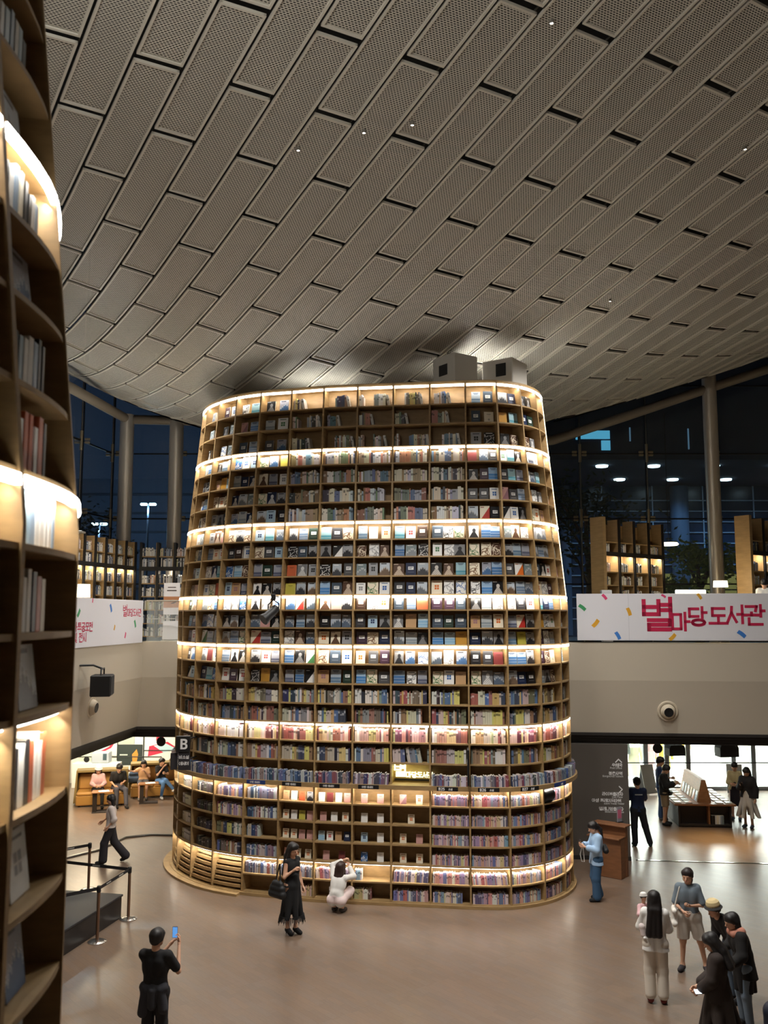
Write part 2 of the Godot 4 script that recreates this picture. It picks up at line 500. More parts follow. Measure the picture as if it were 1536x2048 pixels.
func build_ceiling() -> void:
	var root := Node3D.new()
	root.name = "ceiling"
	add_child(root)
	root.set_meta("kind", "structure")
	var sheet_m := perforated()
	var frame_m := mat("ceiling_frame", rgb(214, 209, 196), 0.45)
	var rest := [Geo.new(), Geo.new()]
	for k in range(-16, 44):
		for jj in range(-10, 9):
			var j := jj + (0.5 if posmod(k, 2) == 0 else 0.0)
			var mid := ceil_at(k + 0.5, j + 0.5)
			if minf(ceil_at(k, j).z, minf(ceil_at(k + 1, j).z, ceil_at(k, j + 1).z)) <= -26.71 and maxf(ceil_at(k, j).z, maxf(ceil_at(k + 1, j).z, maxf(ceil_at(k, j + 1).z, ceil_at(k + 1, j + 1).z))) <= -26.71: continue
			if mid.z > -3.0 or mid.x < -11.0 or mid.x > 15.0: continue
			var seen := false
			for q in [[0, 0], [1, 0], [1, 1], [0, 1], [0.5, 0.5]]:
				if on_screen(ceil_at(k + q[0], j + q[1]), 0.01): seen = true
			if not seen:
				panel_geo(rest[0], rest[1], k, j)
				continue
			var s := Geo.new(); var f := Geo.new()
			panel_geo(s, f, k, j)
			var p := obj("ceiling_panel", s, sheet_m, root)
			obj("panel_frame", f, frame_m, p)
	var o := obj("ceiling_panels_beyond_view", rest[0], sheet_m, root)
	rest[1].onto(o.mesh, frame_m)
	o.set_meta("kind", "stuff")
	# hangers seen in the joints, and the dark roof above
	var g := Geo.new()
	for k in range(-4, 40):
		for jj in range(-3, 8):
			var q := ceil_at(k, jj)
			if q.z < -26.6 or not on_screen(q, 0.02): continue
			var r := ceil_at(k, jj + 1)
			g.tube([q + Vector3.UP * 0.12, r + Vector3.UP * 0.12], [0.018], 5)
	obj("hanger_rail", g, mat("hanger", rgb(90, 88, 80), 0.5, 0.6), root).set_meta("kind", "stuff")
	var roof := Geo.new()
	roof.box(Vector3(1, 17.6, -11), Vector3(34, 0.4, 41))
	obj("roof_slab", roof, mat("roof_dark", rgb(46, 45, 44), 0.9), root)
	# upstand that closes the hanging ceiling at its far edge
	var edge := Geo.new()
	for i in 26:
		var x0 := -9.0 + i * 0.9; var x1 := x0 + 0.9
		edge.hexa([Vector3(x0, far_edge(x0) + 0.02, -26.75), Vector3(x1, far_edge(x1) + 0.02, -26.75), Vector3(x1, far_edge(x1) + 0.02, -26.85), Vector3(x0, far_edge(x0) + 0.02, -26.85),
			Vector3(x0, 17.4, -26.75), Vector3(x1, 17.4, -26.75), Vector3(x1, 17.4, -26.85), Vector3(x0, 17.4, -26.85)])
	struct("trim_ceiling", edge, mat("edge_dark", rgb(70, 66, 60), 0.8))

func far_edge(x: float) -> float:
	# height of the ceiling surface at z = -26.7
	var ca := cos(CP[0]); var sa := sin(CP[0])
	var dx: float = x - CP[1]; var dz: float = -26.7 - CP[2]
	return ceil_at((-dx * sa + dz * ca) / CP[3], (dx * ca + dz * sa) / CP[4]).y

# a wall strip whose cross-section (outwards, y) is drawn along A to B; outwards is to the right of A->B seen from above
func along(g: Geo, a: Vector2, b: Vector2, prof: Array) -> void:
	var d := Vector3(b.x - a.x, 0, b.y - a.y)
	var z := -d.normalized()
	var x := Vector3.UP.cross(z)
	g.extrude(prof, d.length(), Transform3D(Basis(x, Vector3.UP, z), Vector3(b.x, 0, b.y)))

func floor_material() -> StandardMaterial3D:
	var im := Image.create(512, 512, false, Image.FORMAT_RGB8)
	rng.seed = 5
	var f := FastNoiseLite.new()
	f.seed = 3; f.frequency = 0.02
	for row in 16:
		var x := rng.randi_range(0, 100)
		var ends := [0]
		while x < 512:
			ends.append(x)
			x += rng.randi_range(90, 200)
		ends.append(512)
		for e in ends.size() - 1:
			var t := rng.randf_range(-0.035, 0.035)
			var w := rng.randf_range(-0.02, 0.02)
			for yy in 32:
				for xx in range(ends[e], ends[e + 1]):
					var gr := f.get_noise_2d(xx * 0.6, (row * 32 + yy) * 6.0) * 0.06
					var v := 1.0 + t + gr
					if yy == 0 or xx == ends[e]: v *= 0.86
					im.set_pixel(xx, row * 32 + yy, Color(0.45 * v + w * 0.5, 0.38 * v, 0.325 * v - w * 0.5))
	var m := mat("wood_floor", Color.WHITE, 0.31)
	m.albedo_texture = ImageTexture.create_from_image(im)
	m.metallic_specular = 0.6
	return m

const WR0 := Vector2(3.2, -23.16)   # right-hand gallery wall, from behind the tower ...
const WR1 := Vector2(18.0, -21.6)   # ... to beyond the frame
const WLC := Vector2(-6.4, -24.15)  # corner of the left-hand gallery wall
const WL1 := Vector2(-7.9, -6.0)

func build_room() -> void:
	var beige := mat("beige_plaster", rgb(192, 182, 164), 0.85)
	var dark := mat("dark_trim", rgb(42, 38, 36), 0.6)
	var g := Geo.new()
	var fy := 50.0
	var c := cos(deg_to_rad(fy)); var s := sin(deg_to_rad(fy))
	var cs := [Vector3(-20, 0, 8), Vector3(20, 0, 8), Vector3(20, 0, -46), Vector3(-20, 0, -46)]
	var uvs := []
	for p in cs: uvs.append(Vector2(p.x * c + p.z * s, -p.x * s + p.z * c) / 1.9)
	g.tri(cs[0], cs[1], cs[2], uvs[0], uvs[1], uvs[2])
	g.tri(cs[0], cs[2], cs[3], uvs[0], uvs[2], uvs[3])
	for p in [[-20, 8, 20, 8], [20, 8, 20, -46], [20, -46, -20, -46], [-20, -46, -20, 8]]:
		g.quad(Vector3(p[0], -0.3, p[1]), Vector3(p[2], -0.3, p[3]), Vector3(p[2], 0, p[3]), Vector3(p[0], 0, p[1]))
	struct("floor", g, floor_material())
	# gallery fronts: upright band, then a band that leans back
	var prof := [Vector2(-0.55, 3.07), Vector2(-0.16, 3.07), Vector2(0, 4.37), Vector2(0, 5.3), Vector2(-0.55, 5.3)]
	var corn := [Vector2(-0.6, 2.78), Vector2(-0.3, 2.78), Vector2(-0.3, 2.86), Vector2(-0.24, 2.86), Vector2(-0.24, 2.93), Vector2(-0.18, 2.93), Vector2(-0.18, 3.0), Vector2(-0.13, 3.0), Vector2(-0.13, 3.069), Vector2(-0.6, 3.069)]
	for w in [["right", WR0, WR1], ["back", WLC + Vector2(-0.7, -0.02), WR0 + Vector2(0.2, -0.5)], ["left", WL1, WLC + Vector2(0.05, -0.6)], ["side", Vector2(-7.9, 8), WL1]]:
		var a := Geo.new(); var b := Geo.new()
		along(a, w[1], w[2], prof)
		struct("wall_" + w[0], a, beige)
		along(b, w[1], w[2], corn)
		struct("trim_" + w[0], b, dark)
	# gallery floors
	var slab := Geo.new()
	slab.extrude([Vector2(-6.3, 24.6), Vector2(3.4, 23.7), Vector2(18.0, 22.1), Vector2(18.0, 33.0), Vector2(-11.5, 33.0), Vector2(-11.5, -8.0), Vector2(-8.3, -8.0), Vector2(-8.3, 6.0)].map(func(p): return Vector2(p.x, -p.y)), 1.1, Transform3D(Basis(Vector3.RIGHT, Vector3.FORWARD, Vector3.UP).rotated(Vector3.UP, 0), Vector3(0, 4.05, 0)))
	struct("floor_upper", slab, mat("upper_floor", rgb(120, 100, 80), 0.5))
	# the dark wall with directions
	var sw := Geo.new()
	along(sw, Vector2(4.2, -23.15), Vector2(6.07, -22.95), [Vector2(-0.5, 0), Vector2(0, 0), Vector2(0, 2.79), Vector2(-0.5, 2.79)])
	struct("wall_sign", sw, mat("sign_wall", rgb(88, 82, 76), 0.7))
	var sk := Geo.new()
	along(sk, Vector2(4.2, -23.15), Vector2(6.08, -22.95), [Vector2(-0.1, 0), Vector2(0.02, 0), Vector2(0.02, 0.1), Vector2(-0.1, 0.1)])
	struct("baseboard_sign", sk, dark)
	# closing walls out of view
	var shell := mat("shell_plaster", rgb(150, 140, 124), 0.9)
	for w in [["east", Vector3(18.2, 8.7, -11), Vector3(0.4, 17.4, 42)], ["south", Vector3(1, 8.7, 8.2), Vector3(34, 17.4, 0.4)], ["west", Vector3(-12, 8.7, 0.0), Vector3(0.4, 17.4, 16)]]:
		var q := Geo.new()
		q.box(w[1], w[2])
		struct("wall_" + w[0], q, shell)

# ---- book towers: a ring of bays, drawn by headings, leaning inwards above a given height
class Ring:
	var p := []           # nodes on the floor, from the left to the right as one faces the tower
	var lean_from := 6.2
	var lean := 0.1
	func at(u: float, inset := 0.0, h := 0.0) -> Vector3:
		var i := clampi(int(floor(u)), 0, p.size() - 2)
		var t := u - i
		var a: Vector2 = p[maxi(i - 1, 0)]; var b: Vector2 = p[i]; var c: Vector2 = p[i + 1]; var d: Vector2 = p[mini(i + 2, p.size() - 1)]
		var q := b.cubic_interpolate(c, a, d, t)
		q -= out2(u) * (inset + maxf(0.0, h - lean_from) * lean)
		return Vector3(q.x, h, q.y)
	func out2(u: float) -> Vector2:
		var i := clampi(int(floor(u)), 0, p.size() - 2)
		var t := u - i
		var dirs := []
		for k in [i - 1, i, i + 1]:
			var k0 := clampi(k, 0, p.size() - 2)
			dirs.append((p[k0 + 1] - p[k0]).normalized())
		var m: Vector2 = dirs[0].lerp(dirs[1], 0.5 + t).normalized() if t < 0.5 else dirs[1].lerp(dirs[2], t - 0.5).normalized()
		return Vector2(-m.y, m.x)
	func out(u: float) -> Vector3:
		var o := out2(u)
		return Vector3(o.x, 0, o.y)
	func tan(u: float) -> Vector3:
		var o := out2(u)
		return Vector3(o.y, 0, -o.x)

func make_ring(start: Vector2, before: Array, after: Array, w: float) -> Ring:
	var r := Ring.new()
	var q := start
	for a in before:
		q -= Vector2(cos(deg_to_rad(a)), sin(deg_to_rad(a))) * w
		r.p.push_front(q)
	r.p.append(start)
	q = start
	for a in after:
		q += Vector2(cos(deg_to_rad(a)), sin(deg_to_rad(a))) * w
		r.p.append(q)
	return r

# a curved slab between u0 and u1, from inset i0 (outer) to i1, between the heights h0 and h1
func slab(g: Geo, r: Ring, u0: float, u1: float, i0: float, i1: float, h0: float, h1: float, steps := 4) -> void:
	for s in steps:
		var a := lerpf(u0, u1, float(s) / steps); var b := lerpf(u0, u1, float(s + 1) / steps)
		var p := []
		for h in [h0, h1]:
			p.append_array([r.at(a, i0, h), r.at(b, i0, h), r.at(b, i1, h), r.at(a, i1, h)])
		for f in [[0, 1, 5, 4], [4, 5, 6, 7], [3, 2, 1, 0], [2, 3, 7, 6]]:
			var L: float = r.at(a, i0, h0).distance_to(r.at(b, i0, h0))
			g.quad(p[f[0]], p[f[1]], p[f[2]], p[f[3]], Vector2(a, 0.3), Vector2(a + L, 0))
		if s == 0: g.quad(p[3], p[0], p[4], p[7])
		if s == steps - 1: g.quad(p[1], p[2], p[6], p[5])

func upright(g: Geo, r: Ring, u: float, i0: float, i1: float, h0: float, h1: float, w := 0.036, steps := 1) -> void:
	var t := r.tan(u) * w / 2
	for s in steps:
		var a := lerpf(h0, h1, float(s) / steps); var b := lerpf(h0, h1, float(s + 1) / steps)
		var p := []
		for h in [a, b]:
			p.append_array([r.at(u, i0, h) - t, r.at(u, i0, h) + t, r.at(u, i1, h) + t, r.at(u, i1, h) - t])
		g.hexa(p)

func wood(key: String, c: Color, rough := 0.5) -> StandardMaterial3D:
	if M.has(key): return M[key]
	var m := mat(key, c, rough)
	m.albedo_texture = M["grain"]
	m.uv1_triplanar = true
	m.uv1_world_triplanar = true
	m.uv1_scale = Vector3(0.6, 2.2, 0.6)
	return m

const ROWS := [10.73, 10.28, 9.77, 9.39, 8.96, 8.52, 8.09, 7.67, 7.28, 6.86, 6.45, 6.12, 5.73, 5.37, 4.95, 4.53, 4.11, 3.70, 3.31, 2.89, 2.45, 2.02, 1.62, 1.22, 0.82, 0.45, 0.07]
const TOP := 11.21
const LIT := [0, 3, 7, 11, 14, 18, 21, 25]   # rows under a light strip
const WARM := Color(1.0, 0.965, 0.9)
const STRIP_E := 8.0
const STRIP_AREA := 0.31
var ring: Ring
var tower: Node3D

func strip_light(r: Ring, b: int, h: float, parent: Node, area_on := true, energy := 1.0) -> void:
	var g := Geo.new()
	if h > 5.0 and (r == ring or h > 6.2): slab(g, r, b + 0.03, b + 0.97, -0.02, 0.014, h - 0.082, h - 0.03, 4)
	elif h > 3.0 and r == ring: slab(g, r, b + 0.03, b + 0.97, -0.006, 0.02, h - 0.066, h - 0.03, 4)
	else: slab(g, r, b + 0.03, b + 0.97, 0.03, 0.06, h - 0.045, h - 0.03, 4)
	obj("light_strip", g, glow("light_strip_glow", Color(1.0, 0.985, 0.96), STRIP_E), parent)
	if area_on:
		var u := b + 0.5
		area(r.at(u, 0.05, h - 0.09), -r.out(u) * 0.62 - Vector3.UP * 0.75, Vector2(0.72, 0.04), WARM, STRIP_AREA * energy, r.tan(u))

func build_tower() -> void:
	M["grain"] = noise_tex(256, 0.02, Color(0.86, 0.86, 0.86), Color(1.05, 1.05, 1.05))
	ring = make_ring(Vector2(-3.08, -20.3), [29, 44, 56, 70, 86, 102, 118], [17, 17, 10, 8, 8, 8, 1, -24, -48, -67, -88, -106], 0.83)
	var r := ring
	var nb := r.p.size() - 1
	var oak := wood("oak", rgb(168, 138, 94))
	var back := wood("oak_back", rgb(152, 122, 80))
	tower = thing("book_tower", "tall round-cornered oak book tower with glowing light strips in the middle of the hall", "bookcase")
	var t := tower
	for k in ROWS.size():
		var h: float = ROWS[k]
		var lit := LIT.has(k + 1)
		var counter := k == 20
		for b in nb:
			if h < 0.6 and b <= 6 and b >= 2 and k == 25: continue
			var g := Geo.new()
			var o := -0.14 if counter else 0.0
			var th := 0.09 if counter else 0.03
			slab(g, r, b, b + 1, o, 0.34, h - th, h)
			var board := obj("counter_board" if counter else "shelf_board", g, oak, t)
			if lit and not counter: strip_light(r, b, h, board, b >= 2 and b <= 16)
			elif counter: pass
	for b in nb:
		var g := Geo.new()
		slab(g, r, b, b + 1, 0.0, 0.6, TOP - 0.04, TOP + 0.05)
		var board := obj("top_board", g, oak, t)
		strip_light(r, b, TOP - 0.0, board, b >= 2 and b <= 16)
		# the light under the counter is hidden behind its front edge
		var q := Geo.new()
		slab(q, r, b + 0.03, b + 0.97, 0.0, 0.03, 2.34, 2.36, 3)
		obj("light_strip", q, glow("light_strip_glow", Color(1.0, 0.985, 0.96), STRIP_E), t)
		if b >= 2 and b <= 16:
			area(r.at(b + 0.5, 0.02, 2.33), -r.out(b + 0.5) * 0.6 - Vector3.UP, Vector2(0.72, 0.04), WARM, STRIP_AREA * 1.2, r.tan(b + 0.5))
	for u in nb + 1:
		var g := Geo.new()
		upright(g, r, u, -0.012, 0.34, 0.0, 2.36)
		upright(g, r, u, -0.012, 0.34, 2.45, 6.2)
		upright(g, r, u, -0.012, 0.34, 6.2, TOP)
		obj("upright", g, oak, t)
	# glowing strip standing in for glints of light up the right-hand edge
	var glint := Geo.new()
	upright(glint, r, 16.7, -0.03, -0.012, 6.3, TOP - 0.1, 0.016)
	obj("edge_glint", glint, glow("glint_glow", Color(1.0, 0.93, 0.78), 1.6), t)
	var bk := Geo.new()
	for b in nb:
		for hh in [[0.0, 6.2], [6.2, TOP]]:
			slab(bk, r, b, b + 1, 0.34, 0.37, hh[0], hh[1], 3)
	obj("back_panel", bk, back, t)
	var pl := Geo.new()
	slab(pl, r, 0, nb, -0.07, 0.34, 0.0, 0.06, nb * 3)
	slab(pl, r, 0, 7, -0.22, 0.34, 0.0, 0.05, 21)
	obj("plinth", pl, oak, t)
	# closed far side and roof of the tower
	var far := Geo.new()
	var e0: Vector2 = r.p[0]; var e1: Vector2 = r.p[nb]
	var mid := [e0, e0.lerp(e1, 0.25) + Vector2(0, -0.5), e0.lerp(e1, 0.75) + Vector2(0, -0.5), e1]
	for i in 3:
		var a: Vector2 = mid[i]; var b: Vector2 = mid[i + 1]
		far.quad(Vector3(b.x, 0, b.y), Vector3(a.x, 0, a.y), Vector3(a.x, TOP, a.y), Vector3(b.x, TOP, b.y))
	var poly := []
	for u in range(0, nb * 2 + 1): poly.append(r.at(u / 2.0, 0.3, TOP))
	var cen := Vector3(0, TOP, -21.6)
	for i in poly.size() - 1:
		far.tri(poly[i], poly[i + 1], cen)
	far.tri(poly[poly.size() - 1], poly[0], cen)
	obj("core", far, back, t)

# ---- books: covers printed on one sheet of 64 designs, spines in plain colours
const ORD := ["first", "second", "third", "fourth", "fifth", "sixth", "seventh", "eighth", "ninth", "tenth", "eleventh", "twelfth", "thirteenth", "fourteenth", "fifteenth", "sixteenth"]
const DESC := [
	["deep-blue seascape", "pale-blue seascape", "grey seascape", "turquoise seascape", "blue-grey seascape", "bright-blue seascape", "steel-blue seascape", "dusky seascape"],
	["grey-mountain", "dark-mountain", "blue-mountain", "snowy-mountain", "brown-mountain", "slate-mountain", "black-mountain", "misty-mountain"],
	["plain white", "plain cream", "plain terracotta", "plain mustard", "plain dusty-pink", "plain olive-yellow", "plain maroon", "plain tan"],
	["black white-labelled", "charcoal white-labelled", "navy white-labelled", "dark-brown white-labelled", "dark-green white-labelled", "slate white-labelled", "dark-grey white-labelled", "dark-plum white-labelled"],
	["pale figure-on-black", "grey figure-on-black", "white figure-on-grey", "dark figure-on-white", "pale figure-on-brown", "dark figure-on-grey", "white figure-on-navy", "brown figure-on-cream"],
	["white-and-blue diagonal", "white-and-orange diagonal", "white-and-grey diagonal", "black-and-white diagonal", "cream-and-red diagonal", "blue-and-navy diagonal", "white-and-green diagonal", "pink-and-grey diagonal"],
	["black-scribbled white", "white-scribbled black", "blue-scribbled white", "brown-scribbled cream", "grey-scribbled white", "white-scribbled brown", "white-scribbled blue", "green-scribbled cream"],
	["white blue-badged", "cream black-badged", "white grey-badged", "grey navy-badged", "white orange-badged", "pale-blue badged", "white green-badged", "beige brown-badged"]]
var cover_mat: StandardMaterial3D
var page_mat: StandardMaterial3D
var spine_mat: StandardMaterial3D
var book_meshes := []
var cands := []            # face-out books that wait to be placed
var spines := Geo.new()
var pages := Geo.new()
var loose_covers := Geo.new()

func make_covers() -> void:
	var W := 48; var H := 64
	var im := Image.create(W * 8, H * 8, false, Image.FORMAT_RGB8)
	var q := RandomNumberGenerator.new()
	q.seed = 21
	var darks := [rgb(22, 22, 26), rgb(50, 50, 54), rgb(28, 38, 66), rgb(62, 44, 34), rgb(34, 52, 44), rgb(62, 74, 88), rgb(74, 74, 76), rgb(58, 38, 54)]
	var lights := [rgb(236, 234, 230), rgb(232, 222, 200), rgb(190, 96, 62), rgb(196, 146, 60), rgb(202, 156, 150), rgb(190, 180, 80), rgb(112, 50, 50), rgb(188, 152, 112)]
	var seas := [rgb(36, 84, 140), rgb(120, 170, 205), rgb(120, 132, 142), rgb(52, 128, 150), rgb(86, 110, 140), rgb(44, 110, 178), rgb(70, 100, 130), rgb(60, 66, 92)]
	var tints := [rgb(44, 92, 160), rgb(206, 104, 40), rgb(130, 132, 136), rgb(30, 30, 32), rgb(176, 52, 44), rgb(34, 48, 84), rgb(70, 120, 76), rgb(150, 110, 120)]
	for d in 64:
		var kind := d % 8; var j := d / 8
		var ox := (d % 8) * W; var oy := (d / 8) * H
		var white := rgb(232, 232, 230)
		var base: Color = white
		var ink: Color = tints[j]
		match kind:
			0: base = seas[j].lerp(white, 0.55)
			1: base = rgb(190, 200, 210).lerp(darks[(j + 5) % 8], 0.15 * (j % 4))
			2: base = lights[j]
			3: base = darks[j]
			4: base = [rgb(24, 24, 26), rgb(24, 24, 26), rgb(120, 120, 122), white, rgb(80, 56, 42), rgb(130, 130, 132), rgb(28, 38, 66), lights[1]][j]
			5: base = [white, white, white, rgb(26, 26, 28), lights[1], rgb(70, 120, 180), white, lights[4]][j]
			6: base = [white, rgb(28, 28, 30), white, lights[1], white, rgb(84, 58, 44), rgb(50, 96, 156), lights[1]][j]
			7: base = [white, lights[1], white, rgb(150, 152, 156), white, rgb(170, 196, 214), white, lights[7]][j]
		im.fill_rect(Rect2i(ox, oy, W, H), base)
		match kind:
			0:
				var hz := 24 + (j * 5) % 20
				for y in range(hz, H):
					for x in W:
						var v := 0.12 * sin(y * 0.9 + 0.3 * sin(x * 0.25 + j)) + q.randf_range(-0.05, 0.05)
						im.set_pixel(ox + x, oy + y, seas[j].lerp(white, clampf(0.15 + v + (0.5 if (y - hz) % 13 < 2 else 0.0), 0, 1)))
				im.fill_rect(Rect2i(ox + 10, oy + 6, 28, 3), darks[2])
				im.fill_rect(Rect2i(ox + 14, oy + 12, 20, 2), darks[2])
			1:
				var rock: Color = [rgb(92, 98, 106), rgb(46, 48, 54), rgb(52, 86, 130), rgb(70, 84, 104), rgb(98, 78, 62), rgb(66, 78, 92), rgb(26, 26, 30), rgb(120, 128, 134)][j]
				var px := 16 + (j * 7) % 18
				for x in W:
					var top := 22 + int(absf(x - px) * 0.85 + 4.0 * sin(x * 0.7 + j) + 2.0 * sin(x * 1.9))
					for y in range(mini(top, H), H):
						var snow := y - top < 6 and (x * 7 + y * 3) % 5 < 3
						im.set_pixel(ox + x, oy + y, (white if snow else rock.lerp(white, q.randf() * 0.12)))
				im.fill_rect(Rect2i(ox + 8, oy + 6, 24, 4), white if j % 2 else darks[0])
			2:
				im.fill_rect(Rect2i(ox + 14, oy + 14, 20, 2), base.darkened(0.45))
				im.fill_rect(Rect2i(ox + 18, oy + 19, 12, 1), base.darkened(0.35))
				if j == 1: im.fill_rect(Rect2i(ox + 20, oy + 40, 8, 10), base.darkened(0.25))
			3:
				im.fill_rect(Rect2i(ox + 12, oy + 20, 24, 16), white)
				im.fill_rect(Rect2i(ox + 15, oy + 24, 18, 2), base)
				im.fill_rect(Rect2i(ox + 15, oy + 29, 12, 2), base)
				im.fill_rect(Rect2i(ox + 10, oy + 46, 28, 2), base.lightened(0.35))
			4:
				var fig: Color = [rgb(220, 214, 206), rgb(140, 140, 142), white, rgb(40, 40, 44), rgb(220, 200, 180), rgb(40, 40, 44), white, rgb(110, 80, 60)][j]
				for y in H:
					for x in W:
						var head := pow((x - 25) / 8.0, 2) + pow((y - 24) / 10.0, 2) < 1.0
						var body := y > 32 and absf(x - 24) < 6 + (y - 32) * 0.55
						if head or body: im.set_pixel(ox + x, oy + y, fig.darkened(q.randf() * 0.2 + (0.25 if body and (x + y) % 9 < 3 else 0.0)))
				im.fill_rect(Rect2i(ox + 4, oy + 4, 18, 3), fig)
			5:
				for y in H:
					for x in W:
						if x > 44 - y * 0.7 + 6: im.set_pixel(ox + x, oy + y, ink if j != 3 else white)
				im.fill_rect(Rect2i(ox + 5, oy + 7, 16, 3), ink.darkened(0.2) if j != 3 else white)
			6:
				var pen: Color = [rgb(30, 30, 34), white, rgb(44, 92, 160), rgb(110, 76, 50), rgb(120, 120, 124), lights[1], white, rgb(70, 110, 70)][j]
				for s in 9:
					var x := q.randf_range(8, 40); var y := q.randf_range(16, 54); var a := q.randf() * TAU
					for i in 46:
						a += q.randf_range(-0.45, 0.45)
						x = clampf(x + cos(a), 3, W - 5); y = clampf(y + sin(a), 12, H - 5)
						im.fill_rect(Rect2i(ox + int(x), oy + int(y), 2, 2), pen)
				im.fill_rect(Rect2i(ox + 10, oy + 5, 28, 3), pen)
			7:
				im.fill_rect(Rect2i(ox + 15, oy + 22, 18, 20), ink)
				im.fill_rect(Rect2i(ox + 23, oy + 22, 2, 20), base)
				im.fill_rect(Rect2i(ox + 15, oy + 31, 18, 2), base)
				im.fill_rect(Rect2i(ox + 10, oy + 8, 28, 3), ink.darkened(0.3))
	cover_mat = mat("book_cover", Color.WHITE, 0.35)
	cover_mat.albedo_texture = ImageTexture.create_from_image(im)
	page_mat = mat("book_pages", rgb(226, 218, 200), 0.9)
	spine_mat = mat("book_spine", Color.WHITE, 0.45)
	spine_mat.vertex_color_use_as_albedo = true
	spine_mat.vertex_color_is_srgb = true
	for d in 64:
		var m := ArrayMesh.new()
		var g := book_geo(d, 1.0, 1.0, 1.0)
		g[0].onto(m, cover_mat)
		g[1].onto(m, page_mat)
		book_meshes.append(m)

# [covers, pages] of a book w wide, h high and d thick that stands on y = 0 with its cover towards +z
func book_geo(design: int, w: float, h: float, d: float) -> Array:
	var g := Geo.new(); var p := Geo.new()
	var u0 := Vector2((design % 8) / 8.0 + 0.004, (design / 8 + 1) / 8.0 - 0.004)
	var u1 := Vector2((design % 8 + 1) / 8.0 - 0.004, (design / 8) / 8.0 + 0.004)
	var us := Vector2(u0.x, u1.y + 0.002)
	var a := -w / 2; var b := w / 2; var z := d * 0.5
	g.quad(Vector3(a, 0, z), Vector3(b, 0, z), Vector3(b, h, z), Vector3(a, h, z), u0, u1)
	g.quad(Vector3(b, 0, -z), Vector3(a, 0, -z), Vector3(a, h, -z), Vector3(b, h, -z), us, us + Vector2(0.004, 0.004))
	g.quad(Vector3(a, 0, -z), Vector3(a, 0, z), Vector3(a, h, z), Vector3(a, h, -z), us, us + Vector2(0.004, 0.004))
	var k := h * 0.98
	p.quad(Vector3(a, k, z), Vector3(b * 0.97, k, z), Vector3(b * 0.97, k, -z), Vector3(a, k, -z))
	p.quad(Vector3(b * 0.97, 0, z), Vector3(b * 0.97, 0, -z), Vector3(b * 0.97, k, -z), Vector3(b * 0.97, k, z))
	p.quad(Vector3(a, 0, -z), Vector3(b, 0, -z), Vector3(b, 0, z), Vector3(a, 0, z))
	return [g, p]

func frame_at(r: Ring, u: float, inset: float, h: float, tilt := 0.0, yaw := 0.0, roll := 0.0) -> Transform3D:
	var o := r.out(u)
	var b := Basis(r.tan(u), Vector3.UP, o)
	b = b * Basis(Vector3.UP, yaw) * Basis(Vector3.RIGHT, -tilt) * Basis(Vector3.BACK, roll)
	return Transform3D(b, r.at(u, inset, h))

func face_out(r: Ring, u: float, h: float, size: Vector3, design: int, place: String, group: String, inset := 0.11) -> void:
	var x := frame_at(r, u, inset, h + 0.002, 0.13, rng.randf_range(-0.03, 0.03))
	var q := Basis(Vector3.RIGHT, PITCH).transposed() * (x.origin - EYE)
	var facing: float = maxf(0.0, x.basis.z.dot((EYE - x.origin).normalized()))
	cands.append({"x": x, "s": size, "d": design, "area": size.x * size.y * facing / (q.z * q.z), "place": place, "group": group})

const PALE := [[232, 230, 226], [222, 214, 196], [206, 196, 176], [196, 204, 212], [150, 160, 172], [94, 116, 146], [126, 96, 72], [160, 140, 112], [60, 62, 70], [176, 120, 96], [214, 206, 190], [108, 124, 104]]
const MIXED := [[228, 224, 218], [190, 182, 170], [52, 60, 84], [84, 112, 152], [112, 108, 88], [196, 164, 104], [40, 40, 44], [150, 112, 88], [206, 198, 182], [132, 142, 150], [208, 200, 120], [150, 92, 84], [222, 220, 216]]
const PINK := [[226, 190, 176], [236, 222, 206], [206, 150, 140], [228, 206, 150], [160, 92, 84], [240, 236, 230], [182, 176, 128], [200, 168, 120], [96, 62, 64], [214, 176, 166], [236, 214, 190], [120, 70, 80]]
const BLUES := [[204, 208, 216], [72, 94, 138], [50, 62, 98], [126, 142, 170], [184, 188, 196], [112, 98, 120], [154, 130, 134], [226, 226, 230], [66, 70, 86], [98, 116, 154], [200, 184, 176], [136, 76, 80]]
const COMIC := [[206, 150, 150], [150, 134, 172], [108, 122, 170], [226, 206, 204], [178, 104, 104], [230, 224, 218], [134, 158, 188], [212, 196, 150], [166, 146, 176], [196, 164, 172], [92, 88, 118], [216, 172, 142]]
const DARKS := [[34, 32, 34], [52, 44, 42], [226, 224, 220], [44, 48, 60], [70, 60, 56], [30, 30, 30], [90, 84, 80], [60, 52, 66]]

